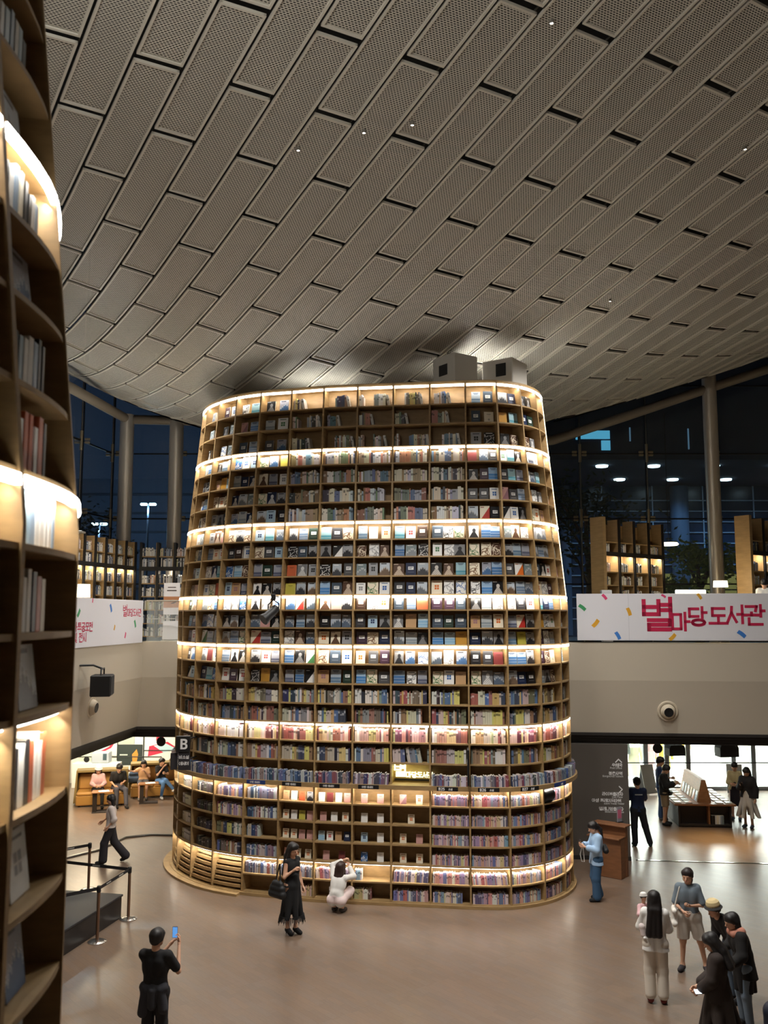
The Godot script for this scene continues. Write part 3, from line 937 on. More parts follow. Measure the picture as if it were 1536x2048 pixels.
func spine(r: Ring, u: float, h: float, w: float, hh: float, d: float, inset: float, c: Color, roll := 0.0) -> void:
	var x := frame_at(r, u, inset, h + 0.001, 0.0, 0.0, roll)
	var g := spines
	g.col = c
	var a := -w / 2; var b := w / 2
	var cuts := [0.0, 1.0]
	if rng.randf() < 0.6:
		var m := rng.randf_range(0.45, 0.75)
		cuts = [0.0, m, m + rng.randf_range(0.08, 0.2), 1.0]
	for i in cuts.size() - 1:
		g.col = (c.lightened(0.5) if c.get_luminance() < 0.45 else c.darkened(0.4)) if i == 1 else c
		var y0: float = cuts[i] * hh; var y1: float = cuts[i + 1] * hh
		g.quad(x * Vector3(a, y0, 0), x * Vector3(b, y0, 0), x * Vector3(b, y1, 0), x * Vector3(a, y1, 0))
	g.col = c
	g.quad(x * Vector3(b, 0, 0), x * Vector3(b, 0, -d), x * Vector3(b, hh, -d), x * Vector3(b, hh, 0))
	g.quad(x * Vector3(a, 0, -d), x * Vector3(a, 0, 0), x * Vector3(a, hh, 0), x * Vector3(a, hh, -d))
	var k := hh * 0.985
	pages.quad(x * Vector3(a * 0.8, k, 0), x * Vector3(b * 0.8, k, 0), x * Vector3(b * 0.8, k, -d), x * Vector3(a * 0.8, k, -d))

# a run of upright books from u0 to u1 (in bays)
func spine_run(r: Ring, u0: float, u1: float, h: float, pal: Array, hmin: float, hmax: float, wmin: float, wmax: float, inset := 0.07, depth := 0.18, lean := 0.0) -> void:
	var u := u0
	var bay := 0.83
	var base := rng.randf_range(hmin, hmax)
	var run := 0
	var c := Color.WHITE
	while true:
		var w := rng.randf_range(wmin, wmax)
		if u + w / bay > u1: break
		if run <= 0:
			run = 1 if rng.randf() < 0.6 else rng.randi_range(2, 4)
			var q: Array = pal[rng.randi() % pal.size()]
			c = rgb(q[0], q[1], q[2])
			c = c.lerp(Color(rng.randf(), rng.randf(), rng.randf()), 0.07)
			base = rng.randf_range(hmin, hmax)
		run -= 1
		spine(r, u + w / bay / 2, h, w * 0.94, clampf(base + rng.randf_range(-0.012, 0.012), hmin, hmax), depth, inset + rng.randf_range(0, 0.02), c.lightened(rng.randf() * 0.08), lean)
		u += w / bay

func row_name(k: int) -> String:
	var s := 0
	while s + 1 < LIT.size() and LIT[s + 1] <= k: s += 1
	var below: int = k - LIT[s]
	return "%s shelf under %s light strip" % ["lit" if below == 0 else ORD[below], ["topmost", "second", "third", "fourth", "fifth", "sixth", "counter", "lowest"][s]]

func fill_tower() -> void:
	var r := ring
	rng.seed = 77
	for k in ROWS.size():
		var h: float = ROWS[k]
		for b in range(2, 18):
			var n := 0
			if k <= 2: n = -1 if b >= 8 and b <= 12 else 2
			elif k <= 6: n = -2 if b >= 8 and b <= 12 else 3
			elif k <= 15: n = 3
			elif k <= 20: n = -2
			else: n = -9
			if n > 0:
				for i in n:
					var w := rng.randf_range(0.195, 0.245)
					w = minf(w, (r.at(b, 0.16, h).distance_to(r.at(b + 1, 0.16, h)) - 0.06) / n - 0.014)
					var u := b + (0.19 + 0.31 * i if n == 3 else 0.3 + 0.42 * i) + rng.randf_range(-0.02, 0.02)
					var hs := rng.randf_range(0.25, 0.295)
					var d := rng.randi() % 64
					if d % 8 in [2, 5] and rng.randf() < 0.65: d = (d / 8) * 8 + [0, 1, 7, 6, 3][rng.randi() % 5]
					var pos: String = ["left", "middle", "right"][i] if n == 3 else ["left", "right"][i]
					var place := "%s in %s bay from left, %s" % [pos, ORD[clampi(b - 3, 0, 15)], row_name(k)]
					face_out(r, u, h, Vector3(w, hs, rng.randf_range(0.015, 0.03)), d, place, "books facing out on the tall tower", 0.13)
			elif n == -1:
				# loose groups with gaps
				var u := b + 0.04
				if rng.randf() < 0.5: u += rng.randf_range(0.0, 0.5)
				var u1 := minf(u + rng.randf_range(0.25, 0.5), b + 0.96)
				spine_run(r, u, u1, h, PALE if k > 0 else MIXED, 0.23, 0.31, 0.02, 0.045, 0.08, 0.2)
				for q in 2: spine(r, u1 + 0.03 + 0.035 * q, h, 0.025, 0.27, 0.2, 0.08, rgb(200, 200, 198), 0.18)
				if u > b + 0.35: spine_run(r, b + 0.03, b + 0.2, h, PALE, 0.23, 0.3, 0.02, 0.04, 0.08, 0.2)
			elif n == -2 and k < 18:
				spine_run(r, b + 0.045, b + (0.955 if rng.randf() < 0.85 else 0.8), h, PALE if k < 8 else MIXED, 0.23, 0.31, 0.024, 0.055, 0.07, 0.2)
			elif n == -2 and k < 20:
				if k == 19 and b == 11:
					spine_run(r, b + 0.04, b + 0.4, h, MIXED, 0.25, 0.31, 0.03, 0.05, 0.07, 0.2, 0.04)
					spine_run(r, b + 0.42, b + 0.8, h, MIXED, 0.25, 0.31, 0.03, 0.05, 0.07, 0.2, 0.16)
					spine_run(r, b + 0.92, b + 0.98, h, MIXED, 0.25, 0.31, 0.03, 0.05, 0.07, 0.2)
				else:
					spine_run(r, b + 0.045, b + 0.955, h, PINK if k == 18 else MIXED, 0.25, 0.31, 0.03, 0.06, 0.06, 0.2)
			elif n == -2 and b != 11:
				spine_run(r, b + 0.035, b + 0.965, h, BLUES, 0.2, 0.24, 0.014, 0.03, -0.1, 0.16, rng.randf_range(-0.06, 0.06))
			elif n == -9:
				fill_low(r, k, b, h)

const CARDS := {21: [4, 4, 2, 2], 22: [4, 3, 2, 1], 23: [4, 4, 2, 2], 24: [3, 2, 2, 2]}

func fill_low(r: Ring, k: int, b: int, h: float) -> void:
	if k <= 24:
		if b <= 4:
			spine_run(r, b + 0.15, b + 0.85, h, [[214, 206, 190], [196, 184, 162]], 0.2, 0.22, 0.1, 0.14, 0.06, 0.14)
		elif b == 5:
			spine_run(r, b + 0.12, b + 0.95, h, DARKS, 0.17, 0.2, 0.03, 0.05, 0.06, 0.14)
		elif b <= 7:
			var u1 := b + 0.96
			if b == 7 and k == 23: u1 = b + 0.46
			spine_run(r, b + 0.08, u1, h, BLUES if b == 7 else (MIXED if k > 22 else COMIC), 0.2, 0.25, 0.02, 0.04, 0.05, 0.16)
		elif b <= 11:
			var n: int = CARDS[k][b - 8]
			for i in n:
				var u := b + (i + 0.7) / (n + 0.4)
				var place := "%s in %s bay from left, %s" % [ORD[i], ORD[b - 3], row_name(k)]
				var d: int = [2, 34, 8 + 7, 2 + 8 * rng.randi_range(0, 7), rng.randi() % 64][rng.randi() % 5]
				face_out(r, u, h, Vector3(0.14, 0.19, 0.02), d, place, "small books facing out below the counter", 0.12)
		elif not (b == 15 and k == 21):
			spine_run(r, b + 0.04, b + 0.97, h, COMIC, 0.19, 0.22, 0.014, 0.026, 0.05, 0.15)
		else:
			spine_run(r, b + 0.5, b + 0.97, h, COMIC, 0.2, 0.22, 0.014, 0.026, 0.05, 0.15)
	elif b >= 7:
		var u0 := b + 0.05; var u1 := b + 0.95
		if k == 25:
			if b == 10: u1 = b + 0.25
			spine_run(r, u0, u1, h, COMIC if b > 8 else BLUES, 0.2, 0.23, 0.014, 0.028, 0.05, 0.15, 0.1 if b in [9, 13] else (-0.08 if b in [11] else 0.0))
		elif b != 7:
			if b in [8, 9]: u0 = b + 0.4
			if b == 10: u1 = b + 0.5
			if b == 12: u1 = b + 0.8
			spine_run(r, u0, u1, h, PINK if b < 11 else COMIC, 0.19, 0.23, 0.014, 0.028, 0.05, 0.15)

func place_books() -> void:
	cands.sort_custom(func(a, b): return a.area > b.area)
	var shown := 0
	for q in cands:
		if shown < 300:
			shown += 1
			var o := put("book", book_meshes[q.d], self)
			o.transform = q.x.scaled_local(q.s)
			tag(o, "%s book, %s" % [DESC[q.d % 8][q.d / 8], q.place], "book", q.group)
			continue
		var g := book_geo(q.d, q.s.x, q.s.y, q.s.z)
		loose_covers.add(g[0], q.x)
		pages.add(g[1], q.x)
	var m := ArrayMesh.new()
	spines.onto(m, spine_mat)
	pages.onto(m, page_mat)
	loose_covers.onto(m, cover_mat)
	var o := put("shelved_books", m)
	o.set_meta("kind", "stuff")
	tag(o, "rows of smaller upright books in many colours filling the shelves of the hall", "books")

# ---- the second tower, close to the viewer on the left
var near_ring: Ring
func build_near_tower() -> void:
	var r := Ring.new()
	r.lean_from = 6.4
	for q in [[-4.2, -1.2], [-3.3, -1.35], [-2.55, -1.72], [-2.0, -2.32], [-1.69, -3.06], [-1.565, -3.87], [-1.61, -4.70], [-1.93, -5.46], [-2.52, -6.04], [-3.3, -6.3], [-4.1, -6.1]]:
		r.p.append(Vector2(q[0], q[1]))
	near_ring = r
	var nb := r.p.size() - 1
	var oak := wood("oak", rgb(168, 138, 94))
	var back := wood("oak_back", rgb(152, 122, 80))
	var t := thing("book_tower", "close rounded oak book tower cut by the left edge, shelves lit by strips", "bookcase")
	for k in ROWS.size():
		var h: float = ROWS[k] + 0.19
		for b in nb:
			var g := Geo.new()
			slab(g, r, b, b + 1, 0.0, 0.34, h - 0.03, h, 6)
			var board := obj("shelf_board", g, oak, t)
			if LIT.has(k + 1): strip_light(r, b, h, board, b >= 3 and b <= 6)
	for u in nb + 1:
		var g := Geo.new()
		upright(g, r, u, -0.012, 0.34, 0.0, 6.4)
		upright(g, r, u, -0.012, 0.34, 6.4, TOP + 0.19)
		obj("upright", g, oak, t)
	var bk := Geo.new()
	for b in nb:
		for hh in [[0.0, 6.4], [6.4, TOP + 0.19]]:
			slab(bk, r, b, b + 1, 0.34, 0.37, hh[0], hh[1], 4)
	for q in [[0, nb]]:
		bk.quad(r.at(nb, 0.35, 0), r.at(0, 0.35, 0), r.at(0, 0.6, TOP), r.at(nb, 0.6, TOP))
	slab(bk, r, 0, nb, 0.0, 1.3, TOP + 0.16, TOP + 0.2, nb * 3)
	obj("back_panel", bk, back, t)
	rng.seed = 91
	var names := ["", "", "", "", "front", "far", "hidden"]
	for k in range(3, 24):
		var h: float = ROWS[k] + 0.19
		for b in range(3, 7):
			var style := (k * 7 + b * 3) % 4
			if b == 5 and k in [6, 8, 13, 15, 16]: style = 0
			if b == 5 and k in [7, 11, 14]: style = 1
			if h < 2.5 or b == 3 or b == 6 or not on_screen(r.at(b + 0.5, 0.1, h + 0.15), 0.06):
				spine_run(r, b + 0.06, b + 0.9, h, PALE, 0.22, 0.3, 0.03, 0.06, 0.09, 0.2)
				continue
			var place := "close tower's %s bay, %s" % [names[b], row_name(k)]
			if style == 0:
				var d: int = [0, 8, 16, 32, 40][rng.randi() % 5] + [0, 1, 7][rng.randi() % 3]
				face_out(r, b + 0.5, h, Vector3(0.25, 0.3, 0.04), d, place, "books on the close tower", 0.12)
			else:
				for i in 5 + rng.randi() % 4:
					near_spine(r, b + 0.2 + 0.075 * i, h, [0, 2, 7, 3, 10, 18, 39, 47][rng.randi() % 8], i, place)

func near_spine(r: Ring, u: float, h: float, design: int, i: int, place: String) -> void:
	var hs := rng.randf_range(0.24, 0.31)
	var x := frame_at(r, u, 0.17, h + 0.002, 0.0, PI / 2 + rng.randf_range(-0.03, 0.03))
	cands.append({"x": x, "s": Vector3(0.19, hs, rng.randf_range(0.035, 0.058)), "d": design, "area": 10.0, "place": "%s upright, %s" % [ORD[i], place], "group": "books on the close tower"})

# ---- gallery level, glass front and what lies outside
func frame_along(a: Vector2, b: Vector2) -> Transform3D:
	# x runs from a to b, z points out of the wall (to the right of a->b)
	var d := (b - a).normalized()
	return Transform3D(Basis(Vector3(d.x, 0, d.y), Vector3.UP, Vector3(-d.y, 0, d.x)), Vector3(a.x, 0, a.y))

func confetti(parent: Node, x: Transform3D, at: Vector2, turn: float, c: Color, key: String, size := 0.2) -> void:
	var g := Geo.new()
	var p := []
	for i in 5: p.append(Vector2(-0.09 + 0.02 * sin(i * 0.8), -0.5 + i * 0.25))
	for i in 5: p.append(Vector2(0.13 + 0.03 * sin((4 - i) * 0.8), 0.5 - i * 0.25))
	var q := []
	for v in p: q.append((Vector2(v.x * 1.9, v.y) * size).rotated(turn) + at)
	if Geometry2D.is_polygon_clockwise(PackedVector2Array(q)): q.reverse()
	g.extrude(q, 0.003, x)
	obj("confetti_print", g, mat("confetti_" + key, c, 0.6), parent)

func banners() -> void:
	var white := mat("banner_white", rgb(226, 226, 232), 0.6)
	var red := mat("banner_red", rgb(196, 30, 76), 0.6)
	var cols := {"pink": rgb(222, 70, 120), "green": rgb(60, 150, 96), "yellow": rgb(222, 164, 44), "blue": rgb(60, 124, 204)}
	var t := thing("banner", "long white banner with large red Korean lettering and confetti on the right gallery front", "banner")
	var w := frame_along(WR0, WR1)
	var g := Geo.new()
	g.box(Vector3(6.9, 5.95, 0.02), Vector3(10.4, 1.17, 0.03), Basis(), 0.004)
	var bg := Geo.new(); bg.add(g, w)
	obj("cloth", bg, white, t)
	var seam := Geo.new(); seam.box(Vector3(2.98, 5.95, 0.036), Vector3(0.006, 1.16, 0.004))
	var sg := Geo.new(); sg.add(seam, w); obj("seam", sg, mat("banner_seam", rgb(190, 190, 198)), t)
	var px := w * Transform3D(Basis(), Vector3(0, 0, 0.0352))
	for q in [["별", 3.31, 6.43, 0.82, 0.1], ["마", 4.02, 6.06, 0.47, 0.068], ["당", 4.44, 6.2, 0.47, 0.068], ["도", 4.93, 6.2, 0.47, 0.068], ["서", 5.36, 6.24, 0.47, 0.068], ["관", 5.8, 6.25, 0.5, 0.068], ["아트공모전", 6.75, 6.2, 0.5, 0.068]]:
		var h := Geo.new()
		hangul(h, q[0], q[3], q[4], 0.004, px * Transform3D(Basis(), Vector3(q[1], q[2], 0)))
		obj("lettering", h, red, t)
	for q in [[2.39, 6.45, 0.7, "pink", 0.16], [1.83, 6.18, 0.9, "green", 0.2], [2.15, 5.8, -0.7, "yellow", 0.22], [2.98, 6.08, 0.35, "yellow", 0.2], [2.69, 5.48, 0.5, "blue", 0.2], [4.03, 5.46, -0.8, "yellow", 0.2], [4.72, 6.46, 0.6, "yellow", 0.16], [5.7, 5.52, 0.9, "blue", 0.22], [3.85, 6.47, 1.0, "pink", 0.12], [6.9, 5.6, 0.4, "green", 0.2], [8.4, 6.2, -0.5, "pink", 0.2]]:
		confetti(t, px, Vector2(q[0], q[1]), q[2], cols[q[3]], q[3], q[4])
	# the left-hand banner
	t = thing("banner", "white banner with small red Korean lettering and confetti on the left gallery front", "banner")
	w = frame_along(WL1, WLC)
	g = Geo.new()
	g.box(Vector3(14.2, 5.83, 0.02), Vector3(7.7, 1.1, 0.03), Basis(), 0.004)
	bg = Geo.new(); bg.add(g, w)
	obj("cloth", bg, white, t)
	px = w * Transform3D(Basis(), Vector3(0, 0, 0.0352))
	for q in [["별", 16.6, 6.26, 0.3, 0.026], ["마당도서관", 16.9, 6.16, 0.2, 0.02], ["아트공모전", 13.72, 5.84, 0.21, 0.026], ["별마당", 12.95, 5.84, 0.21, 0.026], ["수상작 및 전시", 13.02, 5.61, 0.21, 0.026]]:
		var h := Geo.new()
		hangul(h, q[0], q[3], q[4], 0.004, px * Transform3D(Basis(), Vector3(q[1], q[2], 0)))
		obj("lettering", h, red, t)
	for q in [[13.96, 6.05, -0.7, "green", 0.2], [14.7, 6.33, -0.2, "pink", 0.1], [15.8, 6.16, 0.5, "blue", 0.2], [16.07, 5.7, -0.4, "yellow", 0.13], [17.46, 5.77, 0.5, "green", 0.2], [16.8, 5.5, -0.4, "pink", 0.15]]:
		confetti(t, px, Vector2(q[0], q[1]), q[2], cols[q[3]], q[3], q[4])

func straight_ring(a: Vector2, b: Vector2, n: int) -> Ring:
	var r := Ring.new()
	r.lean_from = 99.0
	for i in n + 1: r.p.append(a.lerp(b, float(i) / n))
	return r

# a run of open shelves on the gallery: black posts, oak boards, one lit compartment
func gallery_case(label: String, a: Vector2, b: Vector2, n: int, top: float, levels: Array, lit: int, backed: bool, end_panel: bool, pal: Array, sparse := 0.0, lamp := 0.5) -> Node3D:
	var r := straight_ring(a, b, n)
	var t := thing("gallery_bookcase", label, "bookcase")
	var oak := wood("oak", rgb(168, 138, 94))
	var black := mat("black_steel", rgb(24, 22, 22), 0.5)
	for i in levels.size():
		for k in n:
			var g := Geo.new()
			slab(g, r, k + 0.04, k + 0.96, 0.03, 0.36, levels[i] - 0.03, levels[i], 1)
			obj("shelf_board", g, oak, t)
			if i == lit - 1:
				var f := Geo.new()
				slab(f, r, k, k + 1, -0.01, 0.02, levels[i] - 0.12, levels[i], 1)
				obj("label_rail", f, black, t)
				var q := Geo.new()
				slab(q, r, k + 0.08, k + 0.92, 0.05, 0.08, levels[i] - 0.09, levels[i] - 0.06, 1)
				obj("light_strip", q, glow("case_strip_glow", Color(1.0, 0.93, 0.78), 5.0), t)
				var L := r.at(k, 0, 0).distance_to(r.at(k + 1, 0, 0))
				area(r.at(k + 0.5, 0.1, levels[i] - 0.1), Vector3.DOWN - r.out(k + 0.5) * 0.4, Vector2(L * 0.8, 0.03), WARM, lamp, r.tan(k + 0.5))
	for k in n + 1:
		var g := Geo.new()
		upright(g, r, k, -0.012, 0.36, 5.32, top, 0.07)
		obj("post", g, black, t)
		if k > 0:
			var s := Geo.new()
			var q := r.tan(k) * 0.04
			s.hexa([r.at(k, 0.03, 5.32) - q, r.at(k, 0.36, 5.32) - q, r.at(k, 0.36, 5.32) - q * 1.5, r.at(k, 0.03, 5.32) - q * 1.5, r.at(k, 0.03, top) - q, r.at(k, 0.36, top) - q, r.at(k, 0.36, top) - q * 1.5, r.at(k, 0.03, top) - q * 1.5])
			obj("side_panel", s, oak, t)
	if backed:
		var g := Geo.new()
		slab(g, r, 0, n, 0.36, 0.39, 5.32, top - 0.12, n)
		obj("back_panel", g, wood("oak_back", rgb(152, 122, 80)), t)
	if end_panel:
		var g := Geo.new()
		upright(g, r, 0, -0.02, 0.42, 5.32, top + 0.04, 0.13)
		obj("end_panel", g, oak, t)
	for i in levels.size():
		for k in n:
			if sparse > 0.0 and (i == 0): continue
			var L := r.at(k, 0, 0).distance_to(r.at(k + 1, 0, 0))
			var u1 := k + 0.87 - (rng.randf() * sparse)
			var hh: float = 0.3
			# spine_run counts in bays of 0.83 m
			var u := k + 0.1
			while u < u1 - 0.06:
				var w := rng.randf_range(0.022, 0.05)
				var c: Array = pal[rng.randi() % pal.size()]
				var hs := rng.randf_range(0.2, 0.27)
				spine(r, u + w / L / 2, levels[i], w * 0.94, minf(hs, hh), 0.18, 0.07 + rng.randf() * 0.02, rgb(c[0], c[1], c[2]))
				u += w / L
	return t

const WHITES := [[226, 224, 222], [206, 202, 196], [190, 196, 206], [230, 226, 214], [150, 160, 176], [70, 84, 110], [210, 180, 170], [46, 46, 52], [196, 190, 150], [236, 236, 236], [220, 218, 212]]

func gallery() -> void:
	rng.seed = 31
	var lv := [7.76, 7.44, 6.95, 6.56, 6.16, 5.76, 5.38]
	gallery_case("long black-posted bookcase above the left banner, seen edgewise along the left gallery", Vector2(-8.55, -22.0), Vector2(-7.42, -26.9), 9, 8.17, lv, 2, true, false, WHITES, 0.0, 0.45)
	gallery_case("open black-posted bookcase facing the hall beside the left corner column, glass showing behind", Vector2(-7.3, -27.0), Vector2(-4.3, -27.2), 6, 8.17, lv, 2, false, false, WHITES, 0.0, 0.45)
	gallery_case("oak-ended bookcase of four bays behind the right banner, left of the steel column", Vector2(6.13, -25.0), Vector2(8.33, -26.8), 4, 8.69, [8.05, 7.76, 7.21, 6.84, 6.45, 6.05, 5.65], 2, true, true, WHITES, 0.35, 0.7)
	gallery_case("oak-ended bookcase behind the right banner, cut by the right edge of the view", Vector2(10.05, -24.6), Vector2(12.9, -26.9), 5, 8.69, [8.05, 7.76, 7.21, 6.84, 6.45, 6.05, 5.65], 2, true, true, WHITES, 0.35, 0.7)
	var ct := thing("letter_sign", "black square sign with white letter C hung on the rightmost gallery bookcase", "sign", Vector3(10.62, 8.3, -24.45), deg_to_rad(20))
	var g := Geo.new(); g.box(Vector3(0.14, 0, 0), Vector3(0.4, 0.5, 0.04), Basis(), 0.006)
	g.box(Vector3(0.14, 0, -0.16), Vector3(0.04, 0.04, 0.3))
	obj("board", g, mat("sign_black", rgb(20, 20, 22), 0.5), ct)
	latin("letter", "C", 0.3, mat("sign_white", rgb(240, 240, 240), 0.5), Transform3D(Basis(), Vector3(0.14, 0, 0.024)), ct)
	# columns and the pipe beam
	var steel := mat("brushed_steel", rgb(206, 198, 186), 0.34, 0.55)
	for q in [[10.34, -28.0, 13.75, "polished round steel column rising behind the right banner"], [-8.13, -28.0, 12.3, "round steel column at the left corner of the glass front"], [-6.56, -28.0, 12.1, "round steel column between the left corner and the tall tower"]]:
		var c := thing("column", q[3], "column", Vector3(q[0], 0, q[1]))
		var a := Geo.new()
		a.lathe([Vector2(0.22, 5.15), Vector2(0.22, q[2]), Vector2(0, q[2])], 28)
		obj("shaft", a, steel, c)
		a = Geo.new()
		a.lathe([Vector2(0.3, 5.15), Vector2(0.3, 5.3), Vector2(0.22, 5.36)], 28)
		obj("collar", a, mat("dull_steel", rgb(120, 116, 110), 0.4, 0.8), c)
	var beam := Geo.new()
	beam.tube([Vector3(-12.0, 12.9, -18.0), Vector3(-8.75, 12.3, -24.5), Vector3(-8.13, 12.16, -28), Vector3(-5.9, 12.1, -28), Vector3(-2, 11.6, -28), Vector3(2, 11.2, -28), Vector3(5.33, 11.49, -28), Vector3(7.7, 12.27, -28), Vector3(10.13, 13.1, -28), Vector3(12.25, 13.8, -28), Vector3(17.5, 15.2, -28)], [0.15], 14)
	struct("trim_beam", beam, mat("beam_paint", rgb(128, 118, 104), 0.5))
	# glass front: panes in a grid of thin dark joints
	var glass := mat("facade_glass", Color(0.85, 0.92, 0.95, 0.06), 0.04)
	glass.metallic_specular = 0.32
	glass.transparency = BaseMaterial3D.TRANSPARENCY_ALPHA
	glass.cull_mode = BaseMaterial3D.CULL_DISABLED
	var black := mat("joint_black", rgb(16, 17, 19), 0.5)
	var n := 1
	for q in [[Vector2(-8.95, -29.4), Vector2(17.45, -29.4), 12], [Vector2(-11.3, -12.0), Vector2(-8.95, -29.4), 8]]:
		var root := Node3D.new()
		root.name = "window_%d" % n
		n += 1
		add_child(root)
		root.set_meta("kind", "structure")
		var a: Vector2 = q[0]; var b: Vector2 = q[1]
		var ys := [5.15, 7.0, 9.14, 11.3, 13.6, 17.4]
		for i in int(q[2]):
			var p0 := a.lerp(b, float(i) / q[2]); var p1 := a.lerp(b, float(i + 1) / q[2])
			for k in ys.size() - 1:
				var e := Geo.new()
				var d := (p1 - p0).normalized() * 0.02
				e.quad(Vector3(p0.x + d.x, ys[k] + 0.02, p0.y + d.y), Vector3(p1.x - d.x, ys[k] + 0.02, p1.y - d.y), Vector3(p1.x - d.x, ys[k + 1] - 0.02, p1.y - d.y), Vector3(p0.x + d.x, ys[k + 1] - 0.02, p0.y + d.y))
				obj("pane", e, glass, root)
			var rod := Geo.new()
			rod.tube([Vector3(p0.x, 5.15, p0.y + 0.16), Vector3(p0.x, 17.4, p0.y + 0.16)], [0.022], 8)
			obj("tension_rod", rod, mat("rod_steel", rgb(120, 116, 108), 0.4, 0.8), root)
			for y in [9.14, 11.3]:
				var s := Geo.new()
				for v in [Vector3(0.16, 0.05, 0), Vector3(-0.16, 0.05, 0), Vector3(0.16, -0.05, 0), Vector3(-0.16, -0.05, 0)]:
					s.box(Vector3(p0.x, y, p0.y + 0.08) + v, Vector3(0.16, 0.07, 0.06), Basis(), 0.01)
				s.tube([Vector3(p0.x, y - 0.3, p0.y + 0.16), Vector3(p0.x, y + 0.3, p0.y + 0.16)], [0.05], 8)
				obj("spider_fitting", s, mat("fitting_steel", rgb(150, 140, 118), 0.45, 0.7), root)
			if true:
				var m := Geo.new()
				m.box(Vector3(p0.x, 11.3, p0.y), Vector3(0.035, 12.3, 0.05))
				obj("mullion", m, black, root)
		for y in ys:
			var m := Geo.new()
			var dd := b - a
			m.box(Vector3((a.x + b.x) / 2, y, (a.y + b.y) / 2), Vector3(dd.length(), 0.045, 0.05), frame_along(a, b).basis)
			obj("transom", m, black, root)
	# glass balustrade and its rail behind the left banner's end
	var bal := thing("glass_balustrade", "clear glass balustrade with steel rail between the left banner and the tall tower", "railing")
	var w := frame_along(WLC, WR0 + Vector2(0.2, -0.5))
	for i in 1:
		var e := Geo.new(); e.box(Vector3(0.56 + i * 1.05, 5.83, -0.12), Vector3(1.02, 1.06, 0.012))
		var f := Geo.new(); f.add(e, w)
		obj("glass_panel", f, mat("balustrade_glass", Color(0.9, 0.95, 0.95, 0.12), 0.05), bal)
	M["balustrade_glass"].transparency = BaseMaterial3D.TRANSPARENCY_ALPHA
	var rail := Geo.new()
	rail.tube([w * Vector3(0.02, 6.38, -0.12), w * Vector3(1.08, 6.38, -0.12)], [0.02], 8)
	rail.tube([w * Vector3(0.02, 5.9, -0.16), w * Vector3(1.08, 5.9, -0.16)], [0.012], 8)
	obj("handrail", rail, steel, bal)
	# standing poster with leaflets below, behind that glass
	var ps := thing("standing_poster", "tall white poster with brown picture standing behind the left glass balustrade", "poster", Vector3(-5.78, 5.3, -24.62))
	g = Geo.new(); g.box(Vector3(0, 1.14, 0), Vector3(0.44, 0.86, 0.03), Basis(), 0.005); obj("panel", g, mat("poster_white", rgb(224, 222, 224), 0.5), ps)
	g = Geo.new(); g.box(Vector3(0, 1.05, 0.017), Vector3(0.43, 0.3, 0.004)); obj("picture", g, mat("poster_brown", rgb(178, 122, 84), 0.6), ps)
	g = Geo.new(); g.extrude([Vector2(-0.02, 1.0), Vector2(0.1, 1.02), Vector2(0.18, 1.1), Vector2(0.1, 1.06), Vector2(0.0, 1.03)], 0.003, Transform3D(Basis(), Vector3(0, 0, 0.019))); obj("figure_print", g, mat("poster_dark", rgb(60, 44, 40)), ps)
	g = Geo.new(); g.box(Vector3(0, 1.36, 0.017), Vector3(0.26, 0.03, 0.004)); g.box(Vector3(0, 1.45, 0.017), Vector3(0.22, 0.02, 0.004)); obj("print_line", g, mat("poster_dark", rgb(60, 44, 40)), ps)
	g = Geo.new()
	for s in [-0.2, 0.2]: g.tube([Vector3(s, 0.02, 0), Vector3(s, 0.75, 0)], [0.012], 8)
	g.box(Vector3(0, 0.01, 0), Vector3(0.48, 0.02, 0.26))
	obj("stand", g, steel, ps)
	g = Geo.new(); g.box(Vector3(0, 0.29, 0.06), Vector3(0.42, 0.5, 0.012), Basis(Vector3.RIGHT, -0.12), 0.003); obj("lower_notice", g, mat("poster_white", rgb(224, 222, 224), 0.5), ps)
	# gallery lamps and desks that glow
	var lamp_m := glow("lamp_shade_glow", Color(1.0, 0.95, 0.82), 2.4)
	for q in [[-7.75, -23.3, 6.62, 0.17, 0.34, "upright white lamp shade glowing beside the close tower above the left banner"], [8.95, -24.0, 6.82, 0.19, 0.17, "small white lamp shade glowing in front of the right steel column"]]:
		var l := thing("desk_lamp", q[5], "lamp", Vector3(q[0], 5.3, q[1]))
		var hh: float = q[2] - 5.3
		g = Geo.new(); g.lathe([Vector2(0.14, 0), Vector2(0.14, 0.02), Vector2(0.015, 0.04), Vector2(0.012, hh - q[4] / 2)], 14); obj("stem", g, mat("lamp_stem", rgb(60, 58, 56), 0.4, 0.7), l)
		g = Geo.new(); g.lathe([Vector2(0, hh - q[4] / 2), Vector2(q[3], hh - q[4] / 2), Vector2(q[3] * 0.92, hh + q[4] / 2), Vector2(0, hh + q[4] / 2)], 18); obj("lamp_shade", g, lamp_m, l)
		var om := OmniLight3D.new(); om.name = numbered("lamp_light", self); add_child(om, true)
		om.position = Vector3(q[0], q[2], q[1]); om.light_energy = 0.9; om.light_color = Color(1, 0.9, 0.72); om.omni_range = 60.0; om.light_size = 0.1; om.shadow_enabled = true
	var dk := thing("gallery_desk", "long desk with a glowing light panel beside the right gallery bookcase", "desk", Vector3(8.6, 5.3, -25.4))
	g = Geo.new(); g.box(Vector3(0, 1.18, 0), Vector3(1.3, 0.05, 0.5), Basis(), 0.008); g.box(Vector3(-0.6, 0.58, 0), Vector3(0.05, 1.16, 0.45)); g.box(Vector3(0.6, 0.58, 0), Vector3(0.05, 1.16, 0.45)); obj("desk_frame", g, mat("desk_dark", rgb(60, 48, 40), 0.5), dk)
	g = Geo.new(); g.box(Vector3(0.02, 1.32, 0), Vector3(0.86, 0.17, 0.06), Basis(), 0.02); obj("light_panel", g, glow("desk_panel_glow", Color(1.0, 0.97, 0.88), 2.6), dk)
